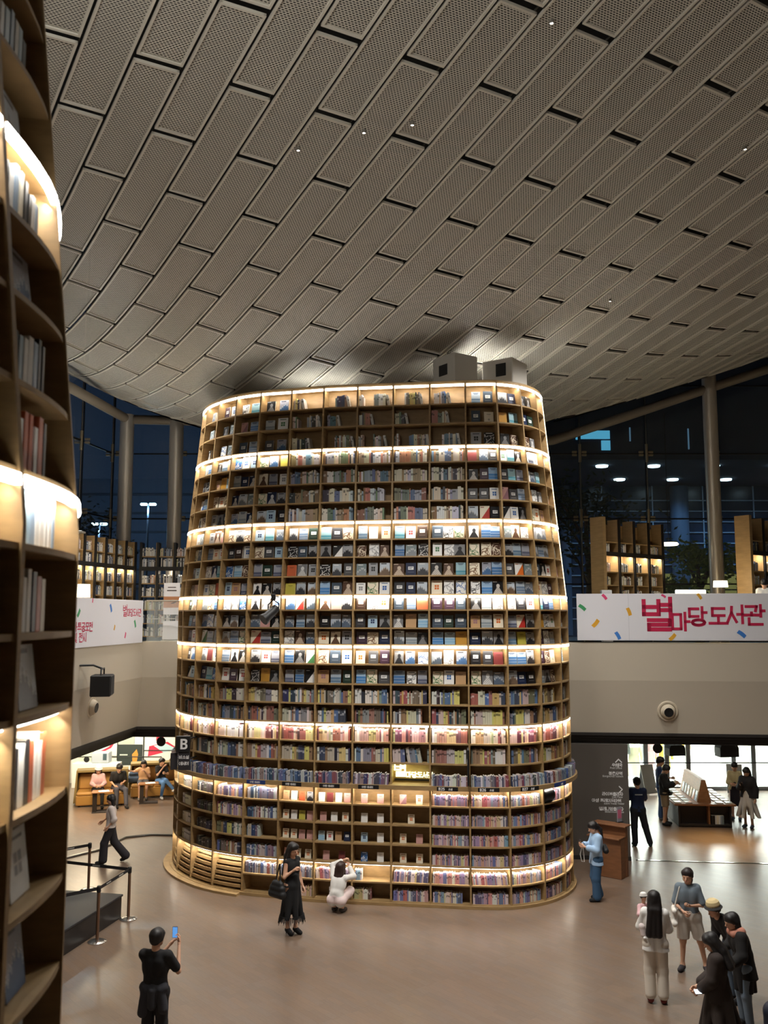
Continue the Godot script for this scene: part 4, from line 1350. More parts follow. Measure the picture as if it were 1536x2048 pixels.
	var pd := thing("ceiling_lamp", "glowing oval lamp hanging behind the right gallery bookcase end", "lamp", Vector3(8.75, 8.16, -27.6))
	g = Geo.new(); g.lathe([Vector2(0, -0.05), Vector2(0.26, -0.04), Vector2(0.3, 0.0), Vector2(0.26, 0.05), Vector2(0, 0.06)], 20); obj("lamp_disc", g, glow("oval_glow", Color(1.0, 0.95, 0.85), 2.4), pd)
	g = Geo.new(); g.tube([Vector3(0, 0.05, 0), Vector3(0, 4.1, 0)], [0.01], 6); obj("cord", g, black, pd)
	var bx := thing("paper_holder", "small white box standing on the ledge above the right banner's left end", "box", Vector3(5.75, 5.32, -23.4))
	g = Geo.new(); g.box(Vector3(0, 0.66, 0), Vector3(0.26, 1.32, 0.2), Basis(), 0.01); obj("casing", g, mat("white_plastic", rgb(214, 214, 216), 0.5), bx)

func leaf_tree(label: String, at: Vector3, h: float, crown: float, seed_: int, c: Color) -> void:
	rng.seed = seed_
	var t := thing("tree", label, "tree", at)
	var g := Geo.new()
	g.tube([Vector3.ZERO, Vector3(0.1, h * 0.35, 0), Vector3(-0.05, h * 0.8, 0.1)], [0.2, 0.14, 0.05], 8)
	var tips := []
	for i in 7:
		var a := TAU * i / 7.0 + rng.randf()
		var b := Vector3(0.05, h * rng.randf_range(0.3, 0.6), 0)
		var e := b + Vector3(cos(a) * crown * 0.7, h * rng.randf_range(0.15, 0.35), sin(a) * crown * 0.7)
		g.tube([b, (b + e) / 2 + Vector3(0, 0.2, 0), e], [0.07, 0.05, 0.02], 6)
		tips.append(e)
	obj("trunk", g, mat("bark", rgb(70, 58, 46), 0.9), t)
	var f := Geo.new()
	for i in 1500:
		var q: Vector3 = tips[rng.randi() % tips.size()] if rng.randf() < 0.7 else Vector3(0, h * 0.8, 0)
		var d := Vector3(rng.randfn(), rng.randfn() * 0.7, rng.randfn()) * crown * 0.33
		var bs := Basis(Vector3(rng.randfn(), rng.randfn(), rng.randfn()).normalized(), rng.randf() * TAU)
		var p := q + d
		var s := rng.randf_range(0.08, 0.16)
		f.tri(p + bs * Vector3(-s, 0, 0), p + bs * Vector3(0, -s * 0.4, 0.02), p + bs * Vector3(s, 0, 0))
		f.tri(p + bs * Vector3(-s, 0, 0), p + bs * Vector3(s, 0, 0), p + bs * Vector3(0, s * 0.4, 0.02))
	var lm := mat("leaf_" + str(seed_), c, 0.7)
	lm.cull_mode = BaseMaterial3D.CULL_DISABLED
	obj("foliage", f, lm, t).set_meta("kind", "stuff")

func outside() -> void:
	var ground := Geo.new()
	ground.box(Vector3(5, 4.8, -60), Vector3(120, 0.2, 60))
	struct("floor_outside", ground, mat("asphalt", rgb(50, 52, 55), 0.9))
	var b := thing("building", "dark office block across the street with a lit soffit, glazed wall and one cyan window", "building")
	var dark := mat("night_wall", rgb(34, 48, 70), 0.8)
	var g := Geo.new()
	g.box(Vector3(22, 17.6, -46), Vector3(36, 10.0, 16))
	obj("upper_storeys", g, dark, b)
	g = Geo.new()
	g.box(Vector3(22, 8.5, -50), Vector3(36, 8.2, 8))
	obj("wall", g, mat("night_glazing", rgb(26, 44, 66), 0.25), b)
	var line := mat("cladding_line", rgb(150, 170, 190), 0.4, 0.3)
	for i in 12:
		g = Geo.new(); g.box(Vector3(22, 5.8 + i * 0.55, -45.96), Vector3(36, 0.05, 0.06)); obj("transom", g, line, b)
	for i in 13:
		g = Geo.new(); g.box(Vector3(6 + i * 2.6, 9.0, -45.95), Vector3(0.06, 7.2, 0.07)); obj("mullion", g, line, b)
	for q in [Vector3(15.0, 8.9, -45.4), Vector3(25.0, 8.9, -45.4), Vector3(9.0, 8.9, -45.4)]:
		g = Geo.new(); g.lathe([Vector2(0.45, -3.9), Vector2(0.45, 3.6)], 18, Transform3D(Basis(), q)); obj("pillar", g, mat("pillar_blue", rgb(60, 76, 96), 0.6), b)
	for q in [[9.68, -39.5], [11.99, -39.5], [14.64, -39.5], [17.4, -39.5], [11.5, -43.5], [14.1, -43.5], [19.3, -43.5], [16.7, -43.5]]:
		g = Geo.new(); g.lathe([Vector2(0, 12.53), Vector2(0.26, 12.53), Vector2(0.28, 12.6)], 16, Transform3D(Basis(), Vector3(q[0], 0, q[1])))
		obj("downlight", g, glow("cool_downlight_glow", Color(0.8, 0.95, 1.0), 4.0), b)
		spot(Vector3(q[0], 12.45, q[1]), Vector3(q[0], 0, q[1] - 0.01), 70.0, Color(0.6, 0.82, 1.0), 10.0, 0.2)
	var cyan := glow("cyan_window_glow", Color(0.3, 0.62, 0.75), 0.75)
	for q in [[8.3, 13.62, 0.16, 0.3], [9.06, 13.68, 1.24, 0.36], [9.5, 13.22, 0.38, 0.42]]:
		g = Geo.new(); g.box(Vector3(q[0], q[1], -37.98), Vector3(q[2], q[3], 0.06)); obj("lit_window", g, cyan, b)
	for q in [[10.55, 13.7, 0.6], [13.05, 13.5, 0.9]]:
		g = Geo.new(); g.box(Vector3(q[0], q[1], -37.98), Vector3(0.05, q[2], 0.06)); obj("lit_window", g, glow("pale_window_glow", Color(0.35, 0.5, 0.6), 0.4), b)
	for i in 9:
		for k in 3:
			g = Geo.new(); g.box(Vector3(13.0 + i * 1.1, 6.0 + k * 0.85, -45.9), Vector3(1.04, 0.78, 0.05)); obj("lit_window", g, glow("lobby_window_glow", Color(0.42, 0.4, 0.2), 0.5), b)
	var l := thing("building", "low dark block behind the left columns, faint blue in the night", "building")
	g = Geo.new(); g.box(Vector3(-16, 9.2, -55), Vector3(30, 8.8, 10)); obj("wall", g, mat("night_blue_wall", rgb(58, 76, 104), 0.8), l)
	for i in 7:
		g = Geo.new(); g.box(Vector3(-16, 6.4 + i * 1.05, -49.97), Vector3(30, 0.12, 0.1)); obj("ledge", g, dark, l)
	for i in 12:
		g = Geo.new(); g.box(Vector3(-30 + i * 2.6, 9.2, -49.97), Vector3(0.16, 8.6, 0.08)); obj("pier", g, dark, l)
	for q in [[-11.87, 11.5, "street lamp with a twin cool head between the left columns"], [-14.3, 10.5, "street lamp with a twin cool head left of the corner column"]]:
		var s := thing("street_lamp", q[2], "street lamp", Vector3(q[0], 4.9, -45))
		g = Geo.new(); g.tube([Vector3(0, 0, 0), Vector3(0, q[1] - 4.9, 0)], [0.07, 0.05], 8); obj("pole", g, dark, s)
		for e in [-0.22, 0.22]:
			g = Geo.new(); g.box(Vector3(e, q[1] - 4.86, 0), Vector3(0.34, 0.12, 0.2), Basis(), 0.03); obj("lamp_head", g, glow("street_glow", Color(0.75, 0.95, 1.0), 4.0), s)
		var om := OmniLight3D.new(); om.name = numbered("street_light", self); add_child(om, true)
		om.position = Vector3(q[0], q[1] - 0.3, -44.9); om.light_energy = 5.0; om.light_color = Color(0.75, 0.92, 1.0); om.omni_range = 60.0; om.light_size = 0.15; om.shadow_enabled = true
	leaf_tree("dark tree outside the glass between the tall tower and the right bookcase", Vector3(8.0, 4.9, -35.5), 6.6, 2.2, 41, rgb(44, 58, 40))
	leaf_tree("thin lit tree outside the glass just left of the right steel column", Vector3(12.0, 4.9, -34.5), 4.2, 1.2, 42, rgb(110, 130, 50))
	leaf_tree("dark tree outside the glass behind the left gallery bookcase", Vector3(-13.5, 4.9, -38.0), 5.6, 2.0, 43, rgb(36, 48, 40))

# ---- fittings on the tower and the walls, then the ground floor
func part_box(parent: Node, called: String, at: Vector3, s: Vector3, m: Material, e := 0.0, bs := Basis()) -> MeshInstance3D:
	var g := Geo.new()
	g.box(at, s, bs, e)
	return obj(called, g, m, parent)

func tower_fittings() -> void:
	var r := ring
	var black := mat("sign_black", rgb(20, 20, 22), 0.5)
	var white := mat("sign_white", rgb(240, 240, 240), 0.5)
	# lit shop sign in the eighth bay
	var t := thing("lit_sign", "glowing white lettering sign in the empty counter bay of the tall tower", "sign")
	var x := frame_at(r, 11.5, 0.26, 2.47)
	var g := Geo.new()
	hangul(g, "별", 0.28, 0.034, 0.03, x * Transform3D(Basis(), Vector3(-0.38, 0.38, 0)))
	hangul(g, "마당도서관", 0.118, 0.019, 0.03, x * Transform3D(Basis(), Vector3(-0.12, 0.2, 0)))
	obj("glowing_lettering", g, glow("sign_letter_glow", Color(1.0, 1.0, 0.8), 1.3), t)
	g = Geo.new(); g.box(Vector3(0, 0.03, -0.02), Vector3(0.74, 0.04, 0.03)); var g2 := Geo.new(); g2.add(g, x); obj("bracket", g2, black, t)
	area(r.at(11.5, 0.2, 2.64), -r.out(11.5), Vector2(0.7, 0.15), Color(0.95, 1.0, 0.7), 0.06, r.tan(11.5))
	# shelf plates on the counter edge
	var plate_of := {7: ["", "blue"], 8: ["", "dark"], 9: ["", "dark"], 10: ["", "dark"], 12: ["B25", "dark"], 13: ["B26", "dark"], 14: ["B27", "dark"], 15: ["", "blue"]}
	for b in plate_of:
		var p := thing("shelf_plate", "%s label plate%s on the counter edge, %s bay of the tall tower" % ["blue" if plate_of[b][1] == "blue" else "black", " reading " + plate_of[b][0] if plate_of[b][0] else "", ORD[b - 3]], "label", Vector3.ZERO, 0.0, "label plates on the counter edge")
		var q := frame_at(r, b + 0.45, -0.148, 2.405)
		g = Geo.new(); g.box(Vector3(0, 0, 0.006), Vector3(0.44, 0.085, 0.012), q.basis, 0.002)
		var h := Geo.new(); h.box(q.origin + q.basis.z * 0.006, Vector3(0.44, 0.085, 0.012), q.basis, 0.002)
		obj("plate", h, black if plate_of[b][1] == "dark" else mat("plate_blue", rgb(34, 58, 120), 0.5), p)
		if plate_of[b][0]: latin("lettering", plate_of[b][0], 0.06, white, q * Transform3D(Basis(), Vector3(-0.12, 0, 0.014)), p)
		h = Geo.new()
		hangul(h, "소설" if b > 11 else "여행 에세이", 0.045, 0.007, 0.002, q * Transform3D(Basis(), Vector3(0.02 if b > 11 else -0.14, 0.022, 0.0125)))
		obj("lettering", h, white, p)
	# flag sign with the letter B
	var f := thing("flag_sign", "black projecting sign with a white letter B at the left side of the tall tower", "sign", Vector3(-4.56, 0, -20.9), deg_to_rad(4))
	part_box(f, "upper_board", Vector3(0, 3.09, 0), Vector3(0.31, 0.36, 0.1), black, 0.008)
	latin("letter", "B", 0.24, white, Transform3D(Basis(), Vector3(0.02, 3.09, 0.053)), f)
	part_box(f, "lower_board", Vector3(0.03, 2.71, 0.0), Vector3(0.26, 0.39, 0.05), mat("sign_grey", rgb(46, 44, 48), 0.5), 0.006)
	g = Geo.new(); hangul(g, "비소설", 0.075, 0.012, 0.003, Transform3D(Basis(), Vector3(-0.08, 2.84, 0.026))); obj("lettering", g, white, f); g = Geo.new(); hangul(g, "에세이", 0.075, 0.012, 0.003, Transform3D(Basis(), Vector3(-0.08, 2.7, 0.026))); obj("lettering", g, white, f)
	part_box(f, "side_board", Vector3(-0.2, 2.71, -0.02), Vector3(0.16, 0.37, 0.04), mat("sign_grey", rgb(46, 44, 48), 0.5), 0.006, Basis(Vector3.UP, 0.6))
	g = Geo.new(); g.tube([Vector3(0.1, 3.2, 0), Vector3(0.28, 3.2, -0.5)], [0.018], 8); g.tube([Vector3(0.1, 2.75, 0), Vector3(0.28, 2.75, -0.5)], [0.018], 8); obj("bracket", g, black, f)
	var e := thing("flag_sign", "thin black projecting sign seen edge-on above the counter, between tenth and eleventh bays", "sign")
	x = frame_at(r, 13.0, 0.0, 2.52)
	g = Geo.new(); g.box(x * Vector3(-0.03, 0.36, 0.2), Vector3(0.04, 0.72, 0.34), x.basis, 0.006); obj("board", g, black, e)
	g = Geo.new(); hangul(g, "소설", 0.1, 0.014, 0.003, x * Transform3D(Basis(Vector3.UP, -PI / 2), Vector3(-0.051, 0.5, 0.08))); obj("lettering", g, white, e)
	# curved slats at the tower's lower left
	for i in 6:
		g = Geo.new()
		slab(g, r, 2.2, 6.95, 0.15 - 0.027 * i, 0.3, 0.64 - i * 0.105, 0.7 - i * 0.105, 20)
		obj("grille_slat", g, wood("oak", rgb(168, 138, 94)), tower)
	# theatre spotlight on an arm
	var s := thing("stage_spotlight", "black theatre spotlight on a short arm in front of the tall tower's left part", "spotlight", Vector3(-2.36, 6.1, -19.3))
	g = Geo.new(); g.tube([Vector3(0.06, 0.06, -0.05), Vector3(0.0, -0.02, 0.0), Vector3(-0.14, -0.16, 0.12)], [0.085, 0.095, 0.1], 16); obj("lamp_body", g, black, s)
	g = Geo.new(); g.tube([Vector3(-0.14, -0.16, 0.12), Vector3(-0.19, -0.2, 0.16)], [0.115, 0.125], 16); obj("barn_ring", g, black, s)
	g = Geo.new(); g.tube([Vector3(0.11, -0.02, 0.0), Vector3(0.12, 0.14, 0.0), Vector3(0.0, 0.22, 0.0), Vector3(-0.11, 0.12, 0.0), Vector3(-0.11, -0.04, 0.0)], [0.014], 8); obj("yoke", g, black, s)
	g = Geo.new(); g.box(Vector3(0, 0.28, 0), Vector3(0.1, 0.14, 0.1), Basis(), 0.015); g.tube([Vector3(0, 0.3, 0), Vector3(0.02, 0.3, -1.0)], [0.022], 8); obj("arm", g, black, s)
	# two projector housings on the roof of the tower
	var grey := mat("housing_grey", rgb(216, 213, 206), 0.6)
	for q in [[1.68, -20.75, 0.62, 0.78, 0.72, 0.8, "tall pale projector housing on top of the tall tower"], [2.85, -20.75, -0.62, 0.66, 0.8, 0.75, "low pale projector housing with two dark openings near the top right of the tall tower"]]:
		var p := thing("projector_housing", q[6], "projector", Vector3(q[0], TOP + 0.05, q[1]), q[2])
		part_box(p, "casing", Vector3(0, q[3] / 2, 0), Vector3(q[4], q[3], q[5]), grey, 0.02)
		if q[2] > 0.0:
			part_box(p, "opening", Vector3(-q[4] / 2 - 0.004, q[3] * 0.55, 0.0), Vector3(0.02, 0.26, 0.3), black, 0.004)
			part_box(p, "opening", Vector3(0.12, 0.1, q[5] / 2 + 0.004), Vector3(0.2, 0.12, 0.02), black, 0.004)
		else:
			part_box(p, "opening", Vector3(-q[4] / 2 - 0.004, q[3] * 0.6, 0.0), Vector3(0.02, 0.3, 0.6), black, 0.004)
			part_box(p, "opening", Vector3(0.1, q[3] * 0.6, q[5] / 2 + 0.004), Vector3(0.26, 0.3, 0.02), black, 0.004)
	# black speaker on a shelf
	var k := thing("shelf_speaker", "black barrel-shaped loudspeaker on the lit shelf at the tall tower's right end", "loudspeaker")
	x = frame_at(r, 15.24, 0.1, 2.03)
	g = Geo.new(); g.tube([x * Vector3(-0.17, 0.145, 0), x * Vector3(-0.15, 0.145, 0), x * Vector3(0.15, 0.145, 0), x * Vector3(0.17, 0.145, 0)], [0.1, 0.14, 0.14, 0.1], 18); obj("cabinet", g, black, k)
	g = Geo.new(); g.box(x * Vector3(0, 0.012, 0), Vector3(0.24, 0.02, 0.16), x.basis); obj("foot", g, black, k)

func wall_fittings() -> void:
	var black := mat("sign_black", rgb(20, 20, 22), 0.5)
	var beige := mat("fitting_beige", rgb(206, 194, 172), 0.6)
	for q in [[frame_along(WR0, WR1), 3.88, 3.62, "round eyeball spotlight with black centre in the right gallery front"], [frame_along(WL1, WLC), 15.1, 3.9, "round eyeball spotlight in the left gallery front below the black loudspeaker"]]:
		var w: Transform3D = q[0]
		var t := thing("eyeball_spotlight", q[3], "spotlight")
		var x := w * Transform3D(Basis(Vector3.RIGHT, PI / 2 + 0.12), Vector3(q[1], q[2], -0.09))
		var g := Geo.new(); g.lathe([Vector2(0.26, -0.05), Vector2(0.255, 0.02), Vector2(0.24, 0.04), Vector2(0.2, 0.04), Vector2(0.19, 0.0)], 28, x); obj("rim", g, beige, t)
		g = Geo.new(); g.lathe([Vector2(0.19, 0.0), Vector2(0.18, 0.07), Vector2(0.15, 0.12), Vector2(0.11, 0.15)], 28, x); obj("eyeball", g, beige, t)
		g = Geo.new(); g.lathe([Vector2(0.115, 0.149), Vector2(0.1, 0.152), Vector2(0, 0.14)], 24, x); obj("lens", g, black, t)
	var w := frame_along(WL1, WLC)
	var t := thing("wall_loudspeaker", "black box loudspeaker on a bracket on the left gallery front below its banner", "loudspeaker")
	var x := w * Transform3D(Basis(Vector3.UP, 0.25), Vector3(14.4, 4.45, 0.45))
	var g := Geo.new(); g.box(x.origin, Vector3(0.62, 0.46, 0.44), x.basis, 0.02); obj("cabinet", g, black, t)
	g = Geo.new(); g.box(x * Vector3(0, 0, 0.222), Vector3(0.56, 0.4, 0.01), x.basis, 0.004); obj("grille", g, mat("speaker_cloth", rgb(36, 36, 38), 0.9), t)
	g = Geo.new(); g.tube([x * Vector3(0.25, 0.2, 0), x * Vector3(0.25, 0.36, 0), x * Vector3(-0.25, 0.36, 0), x * Vector3(-0.25, 0.2, 0)], [0.018], 8); g.tube([x * Vector3(0, 0.36, 0), x * Vector3(0, 0.44, -0.2), x * Vector3(-0.1, 0.44, -0.6)], [0.022], 8); obj("bracket", g, black, t)
	# directions on the dark wall
	var d := frame_along(Vector2(4.2, -23.15), Vector2(6.07, -22.95))
	t = thing("direction_lettering", "white direction lettering with two arrows on the dark wall beside the opening", "sign")
	var white := mat("sign_white", rgb(240, 240, 240), 0.5)
	var put_at := func(sx: float, y: float) -> Transform3D: return d * Transform3D(Basis(), Vector3(sx, y, 0.003))
	g = Geo.new()
	stroke_line(g, [Vector2(-0.07, -0.03), Vector2(0, 0.04), Vector2(0.07, -0.03)], 0.025, 0.004, put_at.call(1.65, 2.39))
	stroke_line(g, [Vector2(-0.03, 0.07), Vector2(0.04, 0), Vector2(-0.03, -0.07)], 0.025, 0.004, put_at.call(1.68, 1.7))
	obj("arrow", g, white, t)
	for q in [["우체국", "Post Office", 2.28], ["봉은사역", "Bongeunsa Station", 2.08], ["라이브플라자", "Live Plaza", 1.58], ["아셈·트레이드타워", "asem Trade Tower", 1.42], ["밀레니엄플라자", "Millennium Plaza", 1.22]]:
		g = Geo.new()
		var n: int = q[0].length()
		hangul(g, q[0], 0.085, 0.013, 0.003, put_at.call(1.74 - n * 0.085, q[2] + 0.05))
		obj("lettering", g, white, t)
		latin("lettering", q[1], 0.045, white, put_at.call(1.73 - 0.5 * q[1].length() * 0.027, q[2] - 0.065), t, false)
	# things hung below the galleries
	for q in [[7.19, 2.52, -24.2, "black round hanging sign left of the two black hanging loudspeakers"], [-6.2, 2.5, -25.6, "black round hanging sign under the left gallery near the tall tower"]]:
		t = thing("hanging_sign", q[3], "sign", Vector3(q[0], q[1], q[2]))
		g = Geo.new(); g.lathe([Vector2(0, -0.02), Vector2(0.125, -0.02), Vector2(0.13, 0), Vector2(0.125, 0.02), Vector2(0, 0.02)], 24, Transform3D(Basis(Vector3.RIGHT, PI / 2), Vector3.ZERO)); obj("disc", g, black, t)
		g = Geo.new(); g.tube([Vector3(0, 0.1, 0), Vector3(0, 0.7, 0)], [0.014], 8); obj("stem", g, black, t)
	for q in [[7.64, 0.44, 0.27, "black hanging loudspeaker with cut corners, beside the round sign"], [9.0, 0.52, 0.33, "black hanging loudspeaker at the right under the gallery"]]:
		t = thing("hanging_loudspeaker", q[3], "loudspeaker", Vector3(q[0], 2.48, -24.2), 0.15)
		var a: float = q[1] / 2; var b: float = q[2] / 2
		g = Geo.new(); g.extrude([Vector2(-a, -b), Vector2(a, -b), Vector2(a, b * 0.4), Vector2(a * 0.8, b), Vector2(-a * 0.8, b), Vector2(-a, b * 0.4)], 0.3, Transform3D(Basis(), Vector3(0, 0, -0.15))); obj("cabinet", g, black, t)
		g = Geo.new(); g.tube([Vector3(0, b, 0), Vector3(0, 0.7, 0)], [0.018], 8); obj("stem", g, black, t)

func ground_floor() -> void:
	var black := mat("sign_black", rgb(20, 20, 22), 0.5)
	var white := mat("shop_white", rgb(240, 240, 236), 0.6)
	# soffits, end walls
	var g := Geo.new()
	# glass shop front at the right and the bright shop behind it
	var wr := Geo.new()
	wr.box(Vector3(10.5, 1.6, -37.2), Vector3(17, 3.4, 0.2)); wr.box(Vector3(10.5, 3.2, -34.6), Vector3(17, 0.1, 5.0)); wr.box(Vector3(2.0, 1.6, -34.6), Vector3(0.2, 3.4, 5.2))
	struct("wall_shop", wr, white)
	var sf := Geo.new(); sf.box(Vector3(10.5, 0.011, -34.6), Vector3(17, 0.02, 5.0)); struct("floor_shop", sf, mat("shop_floor", rgb(228, 226, 220), 0.3))
	var so := Geo.new(); so.extrude([Vector2(3.0, 23.9), Vector2(18.0, 22.3), Vector2(18.0, 32.4), Vector2(-11.5, 33.0), Vector2(-11.5, -8.0), Vector2(-8.5, -8.0), Vector2(-7.0, 24.9)].map(func(p): return Vector2(p.x, -p.y)), 0.1, Transform3D(Basis(Vector3.RIGHT, Vector3.FORWARD, Vector3.UP), Vector3(0, 2.86, 0)))
	struct("ceiling_lower", so, mat("soffit", rgb(170, 164, 152), 0.8))
	for q in [5.0, 9.0, 13.0]:
		area(Vector3(q, 3.1, -34.4), Vector3.DOWN, Vector2(3.4, 3.0), Color(0.96, 1.0, 0.98), SHOP_E)
	var win := Node3D.new(); win.name = "window_3"; add_child(win); win.set_meta("kind", "structure")
	var frame := mat("shop_frame", rgb(150, 156, 160), 0.4, 0.5)
	var glass := mat("shop_glass", Color(0.9, 0.97, 0.95, 0.1), 0.05)
	glass.transparency = BaseMaterial3D.TRANSPARENCY_ALPHA
	var xs := [5.2, 7.2, 9.07, 9.8, 10.54, 12.11, 12.8, 14.4, 16.4]
	for i in xs.size():
		part_box(win, "frame_post", Vector3(xs[i], 1.4, -32.0), Vector3(0.16, 2.8, 0.14), frame, 0.01)
		if i < xs.size() - 1:
			part_box(win, "pane", Vector3((xs[i] + xs[i + 1]) / 2, 1.4, -32.0), Vector3(xs[i + 1] - xs[i] - 0.16, 2.7, 0.012), glass)
	part_box(win, "rail", Vector3(10.8, 0.93, -31.86), Vector3(12, 0.035, 0.03), black)
	part_box(win, "sill", Vector3(10.8, 0.06, -32.0), Vector3(12, 0.12, 0.2), frame)
	# garments on show behind the shop glass
	var n := 0
	for q in [[8.48, 1.2, rgb(70, 80, 78), 0.5, "dark grey jacket"], [8.98, 0.95, rgb(196, 190, 150), 0.75, "long beige dress"], [9.56, 1.05, rgb(206, 160, 160), 0.7, "dusty pink dress"], [10.16, 0.95, rgb(206, 186, 60), 0.5, "yellow top"], [10.85, 1.3, rgb(226, 170, 70), 0.4, "orange blouse"], [12.42, 1.15, rgb(176, 172, 166), 0.6, "light grey coat"], [13.2, 1.0, rgb(214, 206, 196), 0.7, "cream dress"]]:
		var t := thing("hanging_garment", q[4] + " on a hanger behind the right shop window", "garment", Vector3(q[0], 0, -33.0 - 0.15 * n))
		n += 1
		var h: float = q[1] + 0.45
		g = Geo.new()
		var prof := [Vector2(0.09, h - q[3] - 0.4), Vector2(0.25, h - q[3] - 0.38), Vector2(0.19, h - 0.4), Vector2(0.23, h - 0.12), Vector2(0.08, h - 0.02), Vector2(0.05, h)]
		g.lathe(prof, 18, Transform3D(Basis().scaled(Vector3(1, 1, 0.5)), Vector3.ZERO))
		obj("cloth", g, mat("garment_%d" % n, q[2], 0.9), t)
		g = Geo.new(); g.tube([Vector3(0.2, h - 0.1, 0), Vector3(0.27, h - 0.3, 0), Vector3(0.29, h - 0.6, 0.02)], [0.07, 0.06, 0.05], 10); g.tube([Vector3(-0.2, h - 0.1, 0), Vector3(-0.27, h - 0.3, 0), Vector3(-0.29, h - 0.6, 0.02)], [0.07, 0.06, 0.05], 10); obj("sleeve", g, mat("garment_%d" % n, q[2], 0.9), t)
		g = Geo.new(); g.tube([Vector3(0, h - 0.02, 0), Vector3(0, 3.1, 0)], [0.008], 6); obj("hanger", g, frame, t)
	# folding easel boards at the shop front
	for q in [[8.9, -31.3, 0.4, "slanted grey easel board before the right shop window, left one"], [11.9, -31.4, -0.3, "slanted grey easel board before the right shop window, right one"]]:
		var t := thing("easel_board", q[3], "sign", Vector3(q[0], 0, q[1]), q[2])
		part_box(t, "board", Vector3(0, 0.5, 0.1), Vector3(0.5, 0.95, 0.03), mat("easel_grey", rgb(170, 172, 170), 0.6), 0.005, Basis(Vector3.RIGHT, -0.25))
		part_box(t, "rear_leg", Vector3(0, 0.48, -0.12), Vector3(0.44, 0.95, 0.02), frame, 0.0, Basis(Vector3.RIGHT, 0.22))
	# metal floor strips
	var st := Geo.new()
	along(st, Vector2(6.2, -22.99), Vector2(17.5, -21.8), [Vector2(-0.03, 0), Vector2(0.03, 0), Vector2(0.025, 0.012), Vector2(-0.025, 0.012)])
	struct("trim_floor", st, mat("strip_metal", rgb(200, 200, 190), 0.18, 0.95))
	var cb := Geo.new()
	cb.tube([Vector3(-7.9, 0.02, -23.1), Vector3(-7.3, 0.02, -23.9), Vector3(-7.0, 0.02, -25.2), Vector3(-6.4, 0.02, -25.5), Vector3(-4.5, 0.02, -25.4)], [0.03], 8)
	struct("trim_curve", cb, mat("strip_metal_dull", rgb(150, 150, 150), 0.3, 0.9))
	# information desk
	var oakd := wood("desk_oak", rgb(128, 84, 52))
	var t := thing("information_desk", "stepped brown wooden information desk standing before the dark direction wall", "desk", Vector3(5.55, 0, -21.48), deg_to_rad(52))
	part_box(t, "lower_body", Vector3(-0.03, 0.44, -0.38), Vector3(0.36, 0.88, 0.74), oakd, 0.008)
	part_box(t, "writing_top", Vector3(-0.08, 0.9, -0.4), Vector3(0.48, 0.035, 0.8), oakd, 0.006)
	part_box(t, "raised_back", Vector3(0.12, 0.56, -0.38), Vector3(0.12, 1.12, 0.76), oakd, 0.006)
	part_box(t, "raised_top", Vector3(0.12, 1.135, -0.38), Vector3(0.34, 0.03, 0.84), oakd, 0.006)
	part_box(t, "name_strip", Vector3(0.182, 0.95, -0.38), Vector3(0.006, 0.06, 0.4), mat("plate_pale", rgb(170, 160, 150)), 0.001)
	part_box(t, "name_strip", Vector3(0.182, 0.5, -0.38), Vector3(0.006, 0.09, 0.3), mat("plate_pale", rgb(170, 160, 150)), 0.001)
	t = thing("desk_notice", "small upright notice with a pink picture on the information desk", "sign", Vector3(5.55, 1.15, -21.9), deg_to_rad(35))
	part_box(t, "panel", Vector3(0, 0.18, 0), Vector3(0.16, 0.34, 0.012), mat("notice_grey", rgb(150, 150, 160), 0.4), 0.003)
	part_box(t, "print", Vector3(0, 0.19, 0.0065), Vector3(0.13, 0.2, 0.003), mat("notice_pink", rgb(206, 110, 140), 0.5))
	part_box(t, "foot", Vector3(0, 0.008, 0), Vector3(0.16, 0.016, 0.1), black, 0.002)
	# display table with a sloping rack and laid-out books
	var dt := wood("table_oak", rgb(150, 98, 58))
	t = thing("display_table", "low dark book display table with sloping top before the bright shop", "table", Vector3(9.15, 0, -26.45), deg_to_rad(-4))
	part_box(t, "table_top", Vector3(0, 0.62, -1.15), Vector3(1.72, 0.05, 2.4), dt, 0.008)
	for q in [-0.72, 0.12, 0.72]: part_box(t, "upright", Vector3(q, 0.3, -0.12), Vector3(0.05, 0.6, 0.2), dt if q == 0.12 else mat("table_dark", rgb(40, 32, 28), 0.6), 0.004)
	part_box(t, "cabinet", Vector3(0, 0.3, -1.25), Vector3(1.48, 0.6, 2.1), mat("table_dark", rgb(40, 32, 28), 0.6), 0.006)
	part_box(t, "base_board", Vector3(0, 0.05, -0.15), Vector3(1.48, 0.06, 0.3), mat("table_dark", rgb(40, 32, 28), 0.6), 0.004)
	g = Geo.new(); g.extrude([Vector2(-0.2, 0), Vector2(0.2, 0), Vector2(0.06, 0.62), Vector2(-0.06, 0.62)], 1.9, Transform3D(Basis(), Vector3(0.05, 0.646, -2.15))); obj("sloping_rack", g, wood("rack_oak", rgb(170, 118, 74)), t)
	rng.seed = 55
	var bx := t.transform
	for i in 6:
		for s in [-1, 1]:
			var o := put("book", book_meshes[(i * 13 + (s + 1) * 9) % 64])
			o.transform = bx * Transform3D(Basis(Vector3.UP, s * PI / 2) * Basis(Vector3.RIGHT, -0.22), Vector3(0.05 + s * 0.2, 0.66, -0.4 - i * 0.29)).scaled_local(Vector3(0.2, 0.28, 0.025))
			tag(o, "%s book leaning on the display table rack's %s slope, %s from the front" % [DESC[o_design(i, s) % 8][o_design(i, s) / 8], "left" if s < 0 else "right", ORD[i]], "book", "books on the display table")
